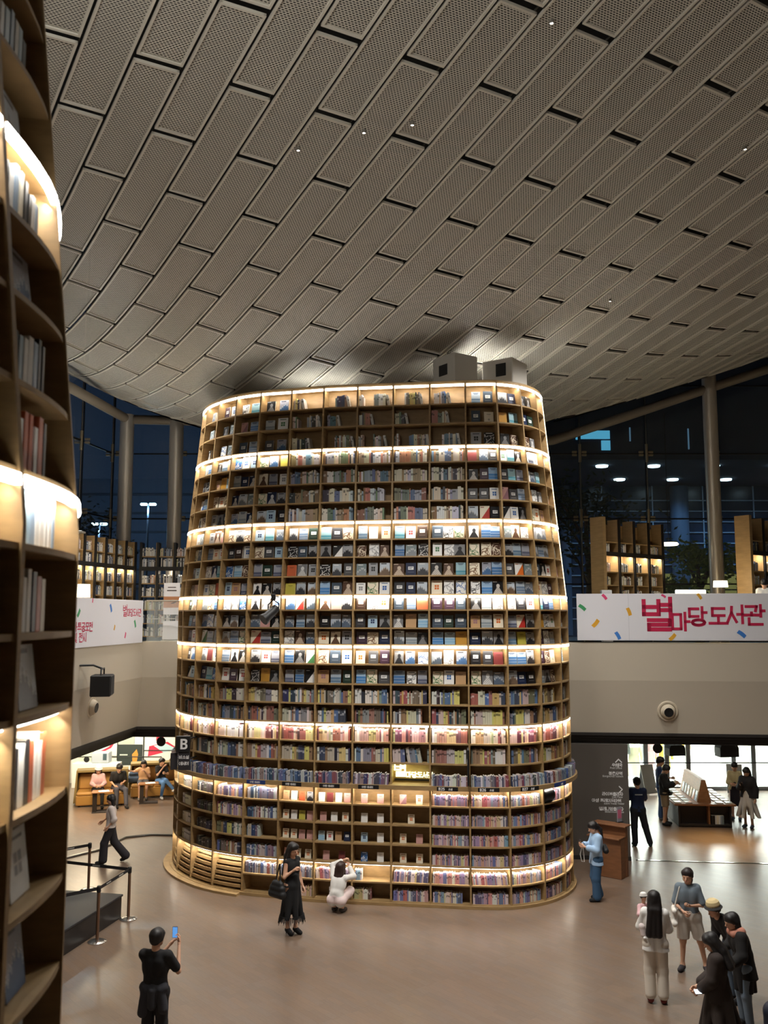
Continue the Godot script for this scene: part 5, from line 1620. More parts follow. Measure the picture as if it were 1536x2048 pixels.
	for i in 6:
		for k in 4:
			var dsg := (i * 7 + k * 11 + 2) % 64
			var o := put("book", book_meshes[dsg])
			var px: float = [-0.72, -0.42, 0.44, 0.7][k]
			o.transform = bx * Transform3D(Basis(Vector3.UP, rng.randf_range(-0.08, 0.08)) * Basis(Vector3.RIGHT, -PI / 2), Vector3(px, 0.66, -0.06 - i * 0.37)).scaled_local(Vector3(0.19, 0.26, 0.025))
			tag(o, "%s book lying on the display table, %s column from left, %s from front" % [DESC[dsg % 8][dsg / 8], ORD[k], ORD[i]], "book", "books on the display table")
	for i in 7:
		var o := put("book", book_meshes[(i * 9 + 3) % 64])
		o.transform = bx * Transform3D(Basis(Vector3.UP, PI / 2), Vector3(0.2 + i * 0.05, 0.082, -0.1)).scaled_local(Vector3(0.16, 0.24, 0.045))
		tag(o, "%s book upright in the display table's low front compartment, %s from left" % [DESC[((i * 9 + 3) % 64) % 8][((i * 9 + 3) % 64) / 8], ORD[i]], "book", "books on the display table")
	# platform and belt posts
	t = thing("platform", "low black platform behind belt posts at the lower left", "platform", Vector3(-5.22, 0, -18.77), deg_to_rad(-12))
	part_box(t, "deck", Vector3(-1.6, 0.43, 1.6), Vector3(3.2, 0.04, 3.2), mat("deck_black", rgb(38, 38, 42), 0.55), 0.006)
	part_box(t, "side_panel", Vector3(-1.6, 0.2, 1.6), Vector3(3.16, 0.4, 3.16), mat("skirt_black", rgb(18, 18, 20), 0.35), 0.004)
	var chrome := mat("chrome", rgb(200, 198, 194), 0.2, 0.95)
	var posts := [[-5.08, -18.68, "belt post at the near right corner of the black platform"], [-5.3, -17.42, "belt post nearest the viewer, beside the black platform"], [-6.5, -20.6, "belt post behind the far side of the black platform"], [-7.6, -19.6, "belt post at the far left of the black platform"]]
	var tops := []
	for q in posts:
		t = thing("belt_post", q[2], "belt post", Vector3(q[0], 0, q[1]), 0.0, "")
		g = Geo.new(); g.lathe([Vector2(0.17, 0), Vector2(0.17, 0.012), Vector2(0.13, 0.03), Vector2(0.03, 0.045)], 24); obj("base", g, chrome, t)
		g = Geo.new(); g.lathe([Vector2(0.03, 0.04), Vector2(0.03, 0.9)], 16); obj("pole", g, mat("post_bronze", rgb(140, 112, 92), 0.3, 0.8), t)
		g = Geo.new(); g.lathe([Vector2(0.034, 0.88), Vector2(0.04, 0.9), Vector2(0.04, 0.98), Vector2(0.03, 1.0), Vector2(0, 1.0)], 16); obj("head", g, black, t)
		tops.append(Vector3(q[0], 0.95, q[1]))
	var ends := [[0, 1, "belt stretched between the two front posts by the black platform"], [0, 3, "belt running left from the near right corner post of the platform"], [2, 3, "belt between the two far posts of the black platform"], [1, -1, "belt running off left from the nearest post of the platform"]]
	for q in ends:
		var a: Vector3 = tops[q[0]]
		var b: Vector3 = tops[q[1]] if q[1] >= 0 else Vector3(-7.4, 0.95, -15.6)
		t = thing("barrier_belt", "black " + q[2], "belt")
		var d := (b - a).normalized()
		g = Geo.new(); g.box((a + b) / 2, Vector3(a.distance_to(b) - 0.08, 0.06, 0.006), Basis(d, Vector3.UP, d.cross(Vector3.UP))); obj("webbing", g, mat("belt_black", rgb(26, 24, 26), 0.8), t)
		g = Geo.new()
		for k in 2: g.box(a.lerp(b, 0.3 + 0.4 * k), Vector3(0.18, 0.022, 0.009), Basis(d, Vector3.UP, d.cross(Vector3.UP)))
		obj("print", g, mat("belt_print", rgb(170, 168, 160), 0.7), t)

func o_design(i: int, s: int) -> int:
	return (i * 13 + (s + 1) * 9) % 64

func lounge() -> void:
	var white := mat("lounge_white", rgb(236, 234, 222), 0.7)
	var w := Geo.new()
	w.box(Vector3(-9.0, 1.45, -33.3), Vector3(6.0, 2.9, 0.2)); w.box(Vector3(-11.7, 1.45, -20), Vector3(0.2, 2.9, 27.0)); w.box(Vector3(-4.2, 1.45, -29.4), Vector3(0.2, 2.9, 8.0)); w.box(Vector3(-1.0, 1.45, -33.3), Vector3(10.0, 2.9, 0.2))
	struct("wall_lounge", w, white)
	area(Vector3(-9.2, 2.8, -31.2), Vector3(0, -1, -0.35), Vector2(3.6, 1.0), Color(1.0, 0.96, 0.88), LOUNGE_E)
	area(Vector3(-8.6, 2.8, -27.6), Vector3.DOWN, Vector2(1.6, 1.6), Color(1.0, 0.9, 0.74), LOUNGE_E * 0.8)
	# posters on the far wall
	var green := mat("poster_green", rgb(52, 62, 58), 0.5)
	var pale := mat("poster_pale", rgb(226, 230, 210), 0.5)
	var red := mat("poster_red", rgb(206, 50, 76), 0.5)
	var ice := mat("poster_ice", rgb(190, 222, 226), 0.5)
	var z := -33.19
	var sets := [
		["pale green wall panel at the far left above the sofas", -10.68, 1.1, 0.5, 0.66, pale, []],
		["white poster with pale blue glass and pink band above the left sofa", -10.03, 1.26, 0.86, 0.6, white, [[[-0.3, -0.05], [-0.1, 0.16], [0.12, 0.05], [-0.12, -0.2], "ice"], [[-0.35, -0.28], [0.2, -0.02], [0.38, 0.26], [0.3, 0.27], [0.12, 0.02], [-0.36, -0.22], "red"]]],
		["dark green poster with small orange figures above the sofas", -9.15, 1.0, 0.9, 0.72, green, [[[0.1, -0.24], [0.26, -0.24], [0.3, 0.02], [0.24, 0.2], [0.16, 0.1], [0.08, 0.02], "orange"], [[-0.36, -0.02], [-0.08, -0.02], [-0.08, 0.02], [-0.36, 0.02], "pale"]]],
		["pale grey-green wall panel above the dark green poster", -9.3, 1.56, 0.6, 0.36, mat("poster_sage", rgb(190, 198, 180), 0.5), []],
		["white poster with a red and ice-blue diamond above the right sofa", -8.0, 1.3, 1.26, 1.02, white, [[[-0.5, -0.36], [0.58, -0.08], [0.2, 0.16], [-0.46, 0.0], "red"], [[-0.3, 0.02], [0.06, -0.22], [0.55, -0.1], [0.1, 0.12], "ice"], [[-0.22, 0.2], [0.05, 0.24], [0.06, 0.46], [-0.2, 0.42], "red"]]]]
	for q in sets:
		var t := thing("wall_poster", q[0], "poster", Vector3(q[1], q[2], z))
		part_box(t, "panel", Vector3.ZERO, Vector3(q[3], q[4], 0.02), q[5], 0.004)
		for p in q[6]:
			var pts := []
			for k in p.size() - 1: pts.append(Vector2(p[k][0], p[k][1]))
			if Geometry2D.is_polygon_clockwise(PackedVector2Array(pts)): pts.reverse()
			var g := Geo.new(); g.extrude(pts, 0.004, Transform3D(Basis(), Vector3(0, 0, 0.0101 + 0.0015 * q[6].find(p))))
			obj("print", g, {"red": red, "ice": ice, "orange": mat("poster_orange", rgb(220, 150, 60)), "pale": pale}[p[p.size() - 1]], t)
	var fr := mat("wall_frame_dark", rgb(58, 64, 62), 0.5)
	var f := Geo.new()
	for q in [[-10.47, 1.3, 0.03, 1.0], [-9.6, 1.3, 0.03, 1.0], [-8.66, 1.3, 0.04, 1.2]]: f.box(Vector3(q[0], q[1], z), Vector3(q[2], q[3], 0.05))
	f.box(Vector3(-9.5, 0.93, z), Vector3(3.0, 0.03, 0.05)); f.box(Vector3(-7.9, 1.16, z + 0.02), Vector3(1.5, 0.02, 0.05))
	struct("trim_posters", f, fr)
	# two sofas, side tables, an armchair
	var tan := mat("tan_leather", rgb(168, 124, 62), 0.5)
	var olive := mat("olive_fabric", rgb(134, 114, 70), 0.85)
	for q in [[-9.05, -29.65, deg_to_rad(14), "tan leather sofa with a curved olive back, nearer the viewer on the left"], [-7.7, -31.0, deg_to_rad(14), "tan leather sofa with an olive back, further back beside the armchair"]]:
		var t := thing("sofa", q[3], "sofa", Vector3(q[0], 0, q[1]), q[2])
		part_box(t, "seat_base", Vector3(0, 0.2, 0.05), Vector3(1.5, 0.32, 0.72), tan, 0.03)
		part_box(t, "seat_cushion", Vector3(-0.37, 0.39, 0.06), Vector3(0.73, 0.12, 0.72), tan, 0.04)
		part_box(t, "seat_cushion", Vector3(0.37, 0.39, 0.06), Vector3(0.73, 0.12, 0.72), tan, 0.04)
		part_box(t, "back_cushion", Vector3(0, 0.68, -0.3), Vector3(1.42, 0.5, 0.12), tan, 0.04, Basis(Vector3.RIGHT, -0.12))
		var g := Geo.new()
		g.extrude([Vector2(-0.85, 0.05), Vector2(-0.77, 0.05), Vector2(-0.74, 1.0), Vector2(0.74, 1.0), Vector2(0.74, 0.05), Vector2(0.82, 0.05), Vector2(0.8, 1.06), Vector2(-0.78, 1.06)], 0.5, Transform3D(Basis(), Vector3(0, 0, -0.5)))
		g.box(Vector3(0, 0.55, -0.46), Vector3(1.56, 1.0, 0.1), Basis(), 0.03)
		obj("shell_back", g, olive, t)
		for s in [-0.65, 0.65]: part_box(t, "foot", Vector3(s, 0.025, 0.3), Vector3(0.05, 0.05, 0.05), mat("foot_dark", rgb(36, 30, 26)), 0.004)
	for q in [[-8.74, -28.48, "side table with papers before the nearer sofa"], [-7.66, -29.82, "side table with papers before the further sofa"]]:
		var t := thing("side_table", "small dark " + q[2], "table", Vector3(q[0], 0, q[1]), 0.25)
		part_box(t, "table_top", Vector3(0.08, 0.6, 0), Vector3(0.62, 0.035, 0.42), mat("table_brown", rgb(140, 92, 48), 0.45), 0.008)
		part_box(t, "panel_leg", Vector3(-0.14, 0.3, 0), Vector3(0.12, 0.58, 0.3), mat("table_dark", rgb(40, 32, 28), 0.6), 0.006)
		part_box(t, "base", Vector3(0.08, 0.012, 0), Vector3(0.58, 0.024, 0.38), mat("table_dark", rgb(40, 32, 28), 0.6), 0.004)
		var o := thing("paper", "white papers lying on the small dark " + q[2].replace("with papers ", ""), "paper", Vector3(q[0] + 0.12, 0.618, q[1]), 0.4)
		part_box(o, "sheet", Vector3(0, 0.004, 0), Vector3(0.3, 0.006, 0.21), white, 0.001)
		part_box(o, "sheet", Vector3(0.05, 0.01, 0.03), Vector3(0.21, 0.005, 0.28), white, 0.001)
	var t := thing("armchair", "olive armchair on dark legs half hidden behind the tall tower", "armchair", Vector3(-6.55, 0, -31.6), deg_to_rad(-30))
	part_box(t, "seat", Vector3(0, 0.36, 0), Vector3(0.6, 0.22, 0.6), olive, 0.04)
	part_box(t, "backrest", Vector3(0.02, 0.85, -0.26), Vector3(0.62, 0.9, 0.14), olive, 0.05, Basis(Vector3.RIGHT, -0.1))
	part_box(t, "arm", Vector3(-0.32, 0.5, 0), Vector3(0.1, 0.34, 0.58), olive, 0.03)
	part_box(t, "arm", Vector3(0.32, 0.5, 0), Vector3(0.1, 0.34, 0.58), olive, 0.03)
	for s in [[-0.24, -0.24], [0.24, -0.24], [-0.24, 0.24], [0.24, 0.24]]:
		var g := Geo.new(); g.tube([Vector3(s[0], 0.26, s[1]), Vector3(s[0] * 1.15, 0, s[1] * 1.15)], [0.022, 0.014], 8); obj("leg", g, mat("foot_dark", rgb(36, 30, 26)), t)
	t = thing("white_machine", "white boxy device with a dark round opening on the ledge behind the left sofa", "device", Vector3(-10.2, 0, -32.2))
	part_box(t, "ledge", Vector3(0.1, 0.42, -0.3), Vector3(1.6, 0.84, 0.5), white, 0.01)
	part_box(t, "casing", Vector3(0.25, 1.03, -0.3), Vector3(0.6, 0.36, 0.4), mat("device_grey", rgb(180, 188, 194), 0.4), 0.02)
	var g := Geo.new(); g.lathe([Vector2(0, 0), Vector2(0.09, 0), Vector2(0.1, 0.03), Vector2(0, 0.03)], 20, Transform3D(Basis(Vector3.RIGHT, PI / 2), Vector3(-0.2, 0.98, -0.08))); obj("opening", g, mat("sign_black", rgb(20, 20, 22)), t)
	part_box(t, "screen_panel", Vector3(0.42, 1.06, -0.095), Vector3(0.13, 0.22, 0.01), mat("device_dark", rgb(70, 90, 96), 0.3), 0.002)

# ---- people: a skeleton of tapered capsules blended into one surface, clothes as surfaces of their own
func net(prims: Array, cell: float, k := 0.03, ymin := -1e9, ymax := 1e9) -> Geo:
	var lo := Vector3(1e9, 1e9, 1e9); var hi := -lo
	for p in prims:
		for e in 2:
			var r: float = p[2 + e] + cell * 3
			lo = lo.min(p[e] - Vector3(r, r, r)); hi = hi.max(p[e] + Vector3(r, r, r))
	var nx := int((hi.x - lo.x) / cell) + 2; var ny := int((hi.y - lo.y) / cell) + 2; var nz := int((hi.z - lo.z) / cell) + 2
	var f := PackedFloat32Array()
	f.resize(nx * ny * nz)
	f.fill(1.0)
	for p in prims:
		var a: Vector3 = p[0]; var b: Vector3 = p[1]
		var ra: float = p[2]; var rb: float = p[3]
		var m: float = maxf(ra, rb) + cell * 2 + k
		var q0 := ((a.min(b) - Vector3(m, m, m) - lo) / cell).floor().max(Vector3.ZERO)
		var q1 := ((a.max(b) + Vector3(m, m, m) - lo) / cell).ceil().min(Vector3(nx - 1, ny - 1, nz - 1))
		var ab := b - a
		var il := 1.0 / maxf(ab.length_squared(), 1e-9)
		for y in range(int(q0.y), int(q1.y) + 1):
			for z in range(int(q0.z), int(q1.z) + 1):
				var at := (y * nz + z) * nx
				var py := lo.y + y * cell; var pz := lo.z + z * cell
				for x in range(int(q0.x), int(q1.x) + 1):
					var v := Vector3(lo.x + x * cell, py, pz) - a
					var t := clampf(v.dot(ab) * il, 0.0, 1.0)
					var d := (v - ab * t).length() - lerpf(ra, rb, t)
					var o := f[at + x]
					var h := maxf(k - absf(o - d), 0.0)
					f[at + x] = minf(o, d) - h * h / (4.0 * k)
	if ymin > -1e8 or ymax < 1e8:
		for y in ny:
			var c := maxf(ymin - (lo.y + y * cell), lo.y + y * cell - ymax)
			if c < -0.05: continue
			for i in range(y * nz * nx, (y + 1) * nz * nx): f[i] = maxf(f[i], c)
	var sy := nz * nx
	var idx := PackedInt32Array()
	idx.resize(f.size()); idx.fill(-1)
	var vs := PackedVector3Array(); var ns := PackedVector3Array()
	var off := [0, 1, nx, nx + 1, sy, sy + 1, sy + nx, sy + nx + 1]
	for y in ny - 1:
		for z in nz - 1:
			var base := (y * nz + z) * nx
			for x in nx - 1:
				var i := base + x
				var f0 := f[i]
				if f0 > cell * 2.0 or f0 < -cell * 2.0: continue
				var s0 := f0 < 0.0
				var f1 := f[i + 1]; var f2 := f[i + nx]; var f3 := f[i + nx + 1]; var f4 := f[i + sy]; var f5 := f[i + sy + 1]; var f6 := f[i + sy + nx]; var f7 := f[i + sy + nx + 1]
				if (f1 < 0.0) == s0 and (f2 < 0.0) == s0 and (f3 < 0.0) == s0 and (f4 < 0.0) == s0 and (f5 < 0.0) == s0 and (f6 < 0.0) == s0 and (f7 < 0.0) == s0: continue
				var g := Vector3(f1 + f3 + f5 + f7 - f0 - f2 - f4 - f6, f4 + f5 + f6 + f7 - f0 - f1 - f2 - f3, f2 + f3 + f6 + f7 - f0 - f1 - f4 - f5) / 4.0
				var mean := (f0 + f1 + f2 + f3 + f4 + f5 + f6 + f7) / 8.0
				var step := g * (-mean / maxf(g.length_squared(), 1e-9))
				step = step.clamp(Vector3(-0.5, -0.5, -0.5), Vector3(0.5, 0.5, 0.5))
				idx[i] = vs.size()
				vs.append(lo + (Vector3(x + 0.5, y + 0.5, z + 0.5) + step) * cell)
				ns.append(g.normalized())
	var out := Geo.new()
	for y in range(1, ny - 1):
		for z in range(1, nz - 1):
			var base := (y * nz + z) * nx
			for x in range(1, nx - 1):
				var i := base + x
				if idx[i] < 0: continue
				var s := f[i] < 0.0
				for ax in 3:
					var e: int = [1, sy, nx][ax]
					if (f[i + e] < 0.0) == s: continue
					var u: int = [sy, nx, 1][ax]; var w: int = [nx, 1, sy][ax]
					var a := idx[i]; var b := idx[i - u]; var c := idx[i - u - w]; var d := idx[i - w]
					if a < 0 or b < 0 or c < 0 or d < 0: continue
					if not s:
						var t := b; b = d; d = t
					out.tri_n(vs[a], vs[b], vs[c], ns[a], ns[b], ns[c])
					out.tri_n(vs[a], vs[c], vs[d], ns[a], ns[c], ns[d])
	return out

var head_geo: Geo
var hand_geo := {}

func make_templates() -> void:
	head_geo = net([[Vector3(0, 0.035, -0.02), Vector3(0, 0.03, 0.01), 0.086, 0.084], [Vector3(0, -0.01, 0.03), Vector3(0, -0.07, 0.04), 0.064, 0.042], [Vector3(-0.03, -0.05, 0.02), Vector3(0.03, -0.05, 0.02), 0.045, 0.045],
		[Vector3(0, 0.0, 0.092), Vector3(0, -0.03, 0.106), 0.007, 0.013], [Vector3(-0.03, 0.015, 0.083), Vector3(0.03, 0.015, 0.083), 0.01, 0.01], [Vector3(-0.082, 0.005, -0.005), Vector3(-0.084, -0.025, 0.0), 0.013, 0.009], [Vector3(0.082, 0.005, -0.005), Vector3(0.084, -0.025, 0.0), 0.013, 0.009],
		[Vector3(-0.014, -0.058, 0.083), Vector3(0.014, -0.058, 0.083), 0.008, 0.008], [Vector3(0, -0.05, -0.02), Vector3(0, -0.13, -0.025), 0.055, 0.052]], 0.007, 0.016)
	for kind in ["open", "curl"]:
		var p := [[Vector3(0, 0.01, 0), Vector3(0, -0.02, 0), 0.023, 0.024], [Vector3(0, -0.02, 0.014), Vector3(0, -0.075, 0.026), 0.017, 0.014], [Vector3(0, -0.02, -0.008), Vector3(0, -0.078, -0.01), 0.017, 0.014], [Vector3(0, -0.02, -0.016), Vector3(0, -0.07, -0.028), 0.015, 0.012]]
		var b := 0.35 if kind == "open" else 1.0
		for i in 4:
			var z: float = [0.03, 0.01, -0.01, -0.029][i]
			var L: float = [0.07, 0.078, 0.072, 0.056][i]
			var q := Vector3(0, -0.082 + (0.008 if i == 3 else 0.0), z)
			var a := b * 0.6
			for sgm in 3:
				var e: Vector3 = q + Vector3(sin(a), -cos(a), 0.04 * (1.5 - i)) * L * [0.44, 0.32, 0.24][sgm]
				p.append([q, e, 0.0085 - 0.001 * sgm, 0.0078 - 0.001 * sgm])
				q = e
				a += b
		p.append([Vector3(0.004, -0.025, 0.022), Vector3(0.018, -0.055, 0.045), 0.0125, 0.01])
		p.append([Vector3(0.018, -0.055, 0.045), Vector3(0.032, -0.085, 0.045), 0.0095, 0.0078])
		hand_geo[kind] = net(p, 0.0045, 0.006)

const J0 := {"pel": [0, 0.92, 0], "waist": [0, 1.06, 0], "chest": [0, 1.24, 0], "neck": [0, 1.4, -0.01], "head": [0, 1.54, 0.02],
	"shL": [0.165, 1.35, -0.01], "elL": [0.21, 1.08, -0.02], "wrL": [0.2, 0.85, 0.05], "shR": [-0.165, 1.35, -0.01], "elR": [-0.21, 1.08, -0.02], "wrR": [-0.2, 0.85, 0.05],
	"hiL": [0.085, 0.88, 0], "knL": [0.095, 0.48, 0.02], "anL": [0.095, 0.09, -0.02], "toL": [0.11, 0.035, 0.13], "hiR": [-0.085, 0.88, 0], "knR": [-0.095, 0.48, 0.02], "anR": [-0.095, 0.09, -0.02], "toR": [-0.11, 0.035, 0.13]}

func torso(J: Dictionary, e: float, low := 0.0) -> Array:
	var p := []
	var up: Vector3 = (J.neck - J.pel).normalized()
	for s in ["L", "R"]:
		var sh: Vector3 = J["sh" + s]; var hi: Vector3 = J["hi" + s]
		var side: Vector3 = (sh - J.neck) * 0.45
		var c: Vector3 = J.chest + side * 0.95; var w: Vector3 = J.waist + side * 0.7
		p.append([c + up * 0.05, c - up * 0.04, 0.092 + e, 0.09 + e])
		p.append([c, w, 0.088 + e, 0.08 + e])
		p.append([w, hi + up * 0.03 - up * low, 0.08 + e, 0.1 + e])
		p.append([J.neck - up * 0.045, sh - up * 0.01, 0.045 + e, 0.046 + e])
	return p

func arm(J: Dictionary, s: String, e: float, length: float, w := 0.0) -> Array:
	# length counts upper arm 0..1 and forearm 1..2
	var a: Vector3 = J["sh" + s]; var b: Vector3 = J["el" + s]; var c: Vector3 = J["wr" + s]
	var p := [[a, a.lerp(b, minf(length, 1.0)), 0.045 + e, lerpf(0.044, 0.036, minf(length, 1.0)) + e + w]]
	if length > 1.0: p.append([b, b.lerp(c, length - 1.0), 0.036 + e + w, lerpf(0.035, 0.025, length - 1.0) + e + w * 1.4])
	return p

func leg(J: Dictionary, s: String, e: float, length: float, flare := 0.0) -> Array:
	var a: Vector3 = J["hi" + s]; var b: Vector3 = J["kn" + s]; var c: Vector3 = J["an" + s]
	var t := minf(length, 1.0)
	var p := [[a, a.lerp(b, t), 0.09 + e, lerpf(0.086, 0.056, t) + e + flare * 0.5 * t]]
	if length > 1.0: p.append([b, b.lerp(c, length - 1.0), 0.056 + e + flare * 0.5, lerpf(0.058, 0.036, length - 1.0) + e + flare])
	return p

# cfg: at, turn (0 faces +z), size, J (joint overrides), skin, wear (list), hair, label
func person(cfg: Dictionary) -> Node3D:
	var J := {}
	for k in J0:
		var q: Array = cfg.J[k] if cfg.J.has(k) else J0[k]
		J[k] = Vector3(q[0], q[1], q[2])
	if not cfg.label.begins_with("man"):
		for s in ["L", "R"]:
			J["sh" + s].x *= 0.86
			J["el" + s].x *= 0.92
	var t := thing("person", cfg.label, "person", cfg.at, cfg.turn)
	t.scale = Vector3.ONE * cfg.get("size", 1.0)
	var cell: float = cfg.get("cell", 0.016)
	var body := torso(J, -0.004)
	body.append([J.neck - Vector3(0, 0.03, 0), J.head - Vector3(0, 0.07, 0.02), 0.055, 0.05])
	for s in ["L", "R"]:
		body.append_array(arm(J, s, -0.004, 2.0)); body.append_array(leg(J, s, -0.004, 2.0))
		var an: Vector3 = J["an" + s]; var to: Vector3 = J["to" + s]
		body.append([an, an.lerp(to, 0.15) - Vector3(0, 0.035, 0), 0.036, 0.038])
		body.append([an.lerp(to, 0.1) - Vector3(0, 0.04, 0), to, 0.036, 0.03])
	var g := net(body, cell, 0.035)
	var hb := Basis(Vector3.UP, cfg.get("look", 0.0)) * Basis(Vector3.RIGHT, cfg.get("nod", 0.0))
	g.add(head_geo, Transform3D(hb, J.head))
	for s in ["L", "R"]:
		var dir: Vector3 = (J["wr" + s] - J["el" + s]).normalized()
		var y := -dir
		var th: Vector3 = Vector3(0, 0.25, 1.0)
		if dir.z > 0.6: th = Vector3(0, 1, 0.2)
		var z := (th - y * th.dot(y)).normalized()
		var x := y.cross(z)
		var bs := Basis(x, y, z)
		# the palm's bend is towards +x of the template: towards the body's middle
		if (s == "L" and x.x > 0) or (s == "R" and x.x < 0): bs = Basis(-x, y, z)
		g.add(hand_geo[cfg.get("hand", "open")], Transform3D(bs, J["wr" + s] + dir * 0.012))
	var skin: Color = cfg.get("skin", rgb(206, 160, 132))
	obj("body", g, mat("skin_" + skin.to_html(false), skin, 0.6), t)
	# eyes and mouth
	var e := Geo.new()
	for s in [-1, 1]: e.lathe([Vector2(0, -0.006), Vector2(0.011, 0), Vector2(0, 0.006)], 10, Transform3D(hb, J.head) * Transform3D(Basis(Vector3.RIGHT, PI / 2), Vector3(0.031 * s, 0.002, 0.083)))
	obj("eye", e, mat("eye_dark", rgb(40, 30, 28), 0.4), t)
	e = Geo.new(); e.box(J.head + hb * Vector3(0, -0.059, 0.0905), Vector3(0.036, 0.01, 0.006), hb, 0.002); obj("mouth", e, mat("lip", rgb(170, 92, 84), 0.5), t)
	# hair
	var hp := []
	var hc: Color = cfg.get("hair_color", rgb(24, 20, 20))
	var H := func(v: Vector3) -> Vector3: return J.head + hb * v
	hp.append([H.call(Vector3(0, 0.05, -0.03)), H.call(Vector3(0, 0.055, 0.015)), 0.092, 0.086])
	hp.append([H.call(Vector3(0, 0.0, -0.055)), H.call(Vector3(0, 0.03, -0.04)), 0.075, 0.085])
	for s in [-1, 1]: hp.append([H.call(Vector3(0.05 * s, 0.06, 0.03)), H.call(Vector3(0.066 * s, 0.0, -0.015)), 0.045, 0.032])
	match cfg.get("hair", "short"):
		"long":
			var dn: float = cfg.get("hair_len", 0.42)
			for s in [-1, 0, 1]:
				hp.append([H.call(Vector3(0.05 * s, 0.0, -0.06)), H.call(Vector3(0.055 * s, -0.14, -0.1)), 0.055, 0.055])
				hp.append([H.call(Vector3(0.055 * s, -0.14, -0.1)), H.call(Vector3(0.075 * s + 0.02, -dn, -0.11)), 0.055, 0.055])
			for s in [-1, 1]: hp.append([H.call(Vector3(0.075 * s, 0.02, 0.0)), H.call(Vector3(0.1 * s, -0.2, -0.03)), 0.026, 0.03])
		"tail":
			hp.append([H.call(Vector3(0, 0.03, -0.1)), H.call(Vector3(0, -0.1, -0.15)), 0.035, 0.04])
			hp.append([H.call(Vector3(0, -0.1, -0.15)), H.call(Vector3(0, -0.3, -0.13)), 0.04, 0.015])
		"bob":
			for s in [-1, 0, 1]: hp.append([H.call(Vector3(0.06 * s, 0.0, -0.05)), H.call(Vector3(0.07 * s, -0.12, -0.05)), 0.05, 0.045])
		"bun":
			hp.append([H.call(Vector3(0, 0.03, -0.12)), H.call(Vector3(0, 0.03, -0.13)), 0.05, 0.045])
	var cut := []
	for q in hp: cut.append(q)
	obj("hair", net(cut, 0.013, 0.025), mat("hair_" + hc.to_html(false), hc, 0.5), t)
	var hat: String = cfg.get("hat", "")
	if hat:
		e = Geo.new()
		var hx := Transform3D(hb * Basis(Vector3.RIGHT, -0.12), H.call(Vector3(0, 0.06, -0.01)))
		e.lathe([Vector2(0.108, -0.01), Vector2(0.112, 0.03), Vector2(0.1, 0.075), Vector2(0.06, 0.105), Vector2(0, 0.112)], 20, hx)
		obj("hat_crown", e, mat("hat_" + hat, rgb(206, 186, 140) if hat == "beige" else (rgb(235, 232, 228) if hat == "white" else rgb(30, 30, 34)), 0.9), t)
		e = Geo.new()
		if hat == "beige": e.lathe([Vector2(0.105, -0.005), Vector2(0.142, -0.026), Vector2(0.144, -0.02), Vector2(0.108, 0.006)], 24, hx)
		else: e.lathe([Vector2(0.1, -0.012), Vector2(0.125, -0.014), Vector2(0.125, 0.01), Vector2(0.108, 0.012)], 24, hx)
		obj("hat_brim", e, mat("hat_brim_dark", rgb(34, 32, 32), 0.8) if hat == "beige" else mat("hat_" + hat, rgb(235, 232, 228), 0.9), t)
	var upright_pose: bool = J.hiL.y - J.knL.y > 0.25 and J.hiR.y - J.knR.y > 0.25
	for w in cfg.wear:
		var p := []
		var ymin := -1e9
		match w[0]:
			"shirt":   # colour, sleeve length, ease, hem drop
				var drop: float = w[4] if w.size() > 4 else 0.0
				p = torso(J, w[3], drop + 0.05)
				if upright_pose: ymin = J.pel.y - 0.04 - drop
				for s in ["L", "R"]:
					if w[2] > 0.0: p.append_array(arm(J, s, w[3], w[2], 0.008))
			"trousers":   # colour, length, flare, ease
				if upright_pose: ymin = 0.03 if w[2] > 1.8 else (J.hiL.lerp(J.knL, minf(w[2], 1.0)).y if w[2] <= 1.0 else J.knL.lerp(J.anL, w[2] - 1.0).y)
				for s in ["L", "R"]:
					p.append([J.waist.lerp(J["hi" + s], 0.5), J["hi" + s], 0.085 + w[4], 0.102 + w[4]])
					p.append_array(leg(J, s, w[4], (w[2] + 0.12 if upright_pose and w[2] < 1.8 else w[2]), w[3]))
			"skirt":   # colour, hem height, hem radius, waist ease
				var n := 7
				for i in n:
					var a := TAU * i / n
					var o := Vector3(cos(a), 0, sin(a) * 0.85)
					p.append([J.waist + o * 0.05, J.pel + o * 0.07 - Vector3(0, 0.03, 0), 0.06 + w[4], 0.07 + w[4]])
					var foot := Vector3((J.anL.x + J.anR.x) / 2, w[2], (J.anL.z + J.anR.z) / 2)
					p.append([J.pel + o * 0.07 - Vector3(0, 0.03, 0), foot + o * w[3], 0.07 + w[4], 0.05])
				ymin = w[2]
			"shoes":   # colour
				for s in ["L", "R"]:
					var an: Vector3 = J["an" + s]; var to: Vector3 = J["to" + s]
					p.append([an.lerp(to, -0.1) - Vector3(0, 0.045, 0), to + Vector3(0, 0.004, 0), 0.045, 0.039])
					p.append([an.lerp(to, 0.1) - Vector3(0, 0.03, 0), an.lerp(to, 0.6) - Vector3(0, 0.025, 0), 0.044, 0.038])
		var nm: String = w[5] if w.size() > 5 and w[5] is String else w[0]
		var fine := 0.012 if w[0] == "shoes" else cell
		obj(nm, net(p, fine, 0.03, ymin), mat("cloth_" + Color(w[1]).to_html(false), w[1], 0.85), t)
	return t

func rounded(called: String, label: String, category: String, prims: Array, m: Material, at: Vector3, turn: float, cell := 0.014) -> Node3D:
	var t := thing(called, label, category, at, turn)
	obj("pouch", net(prims, cell, 0.03), m, t)
	return t

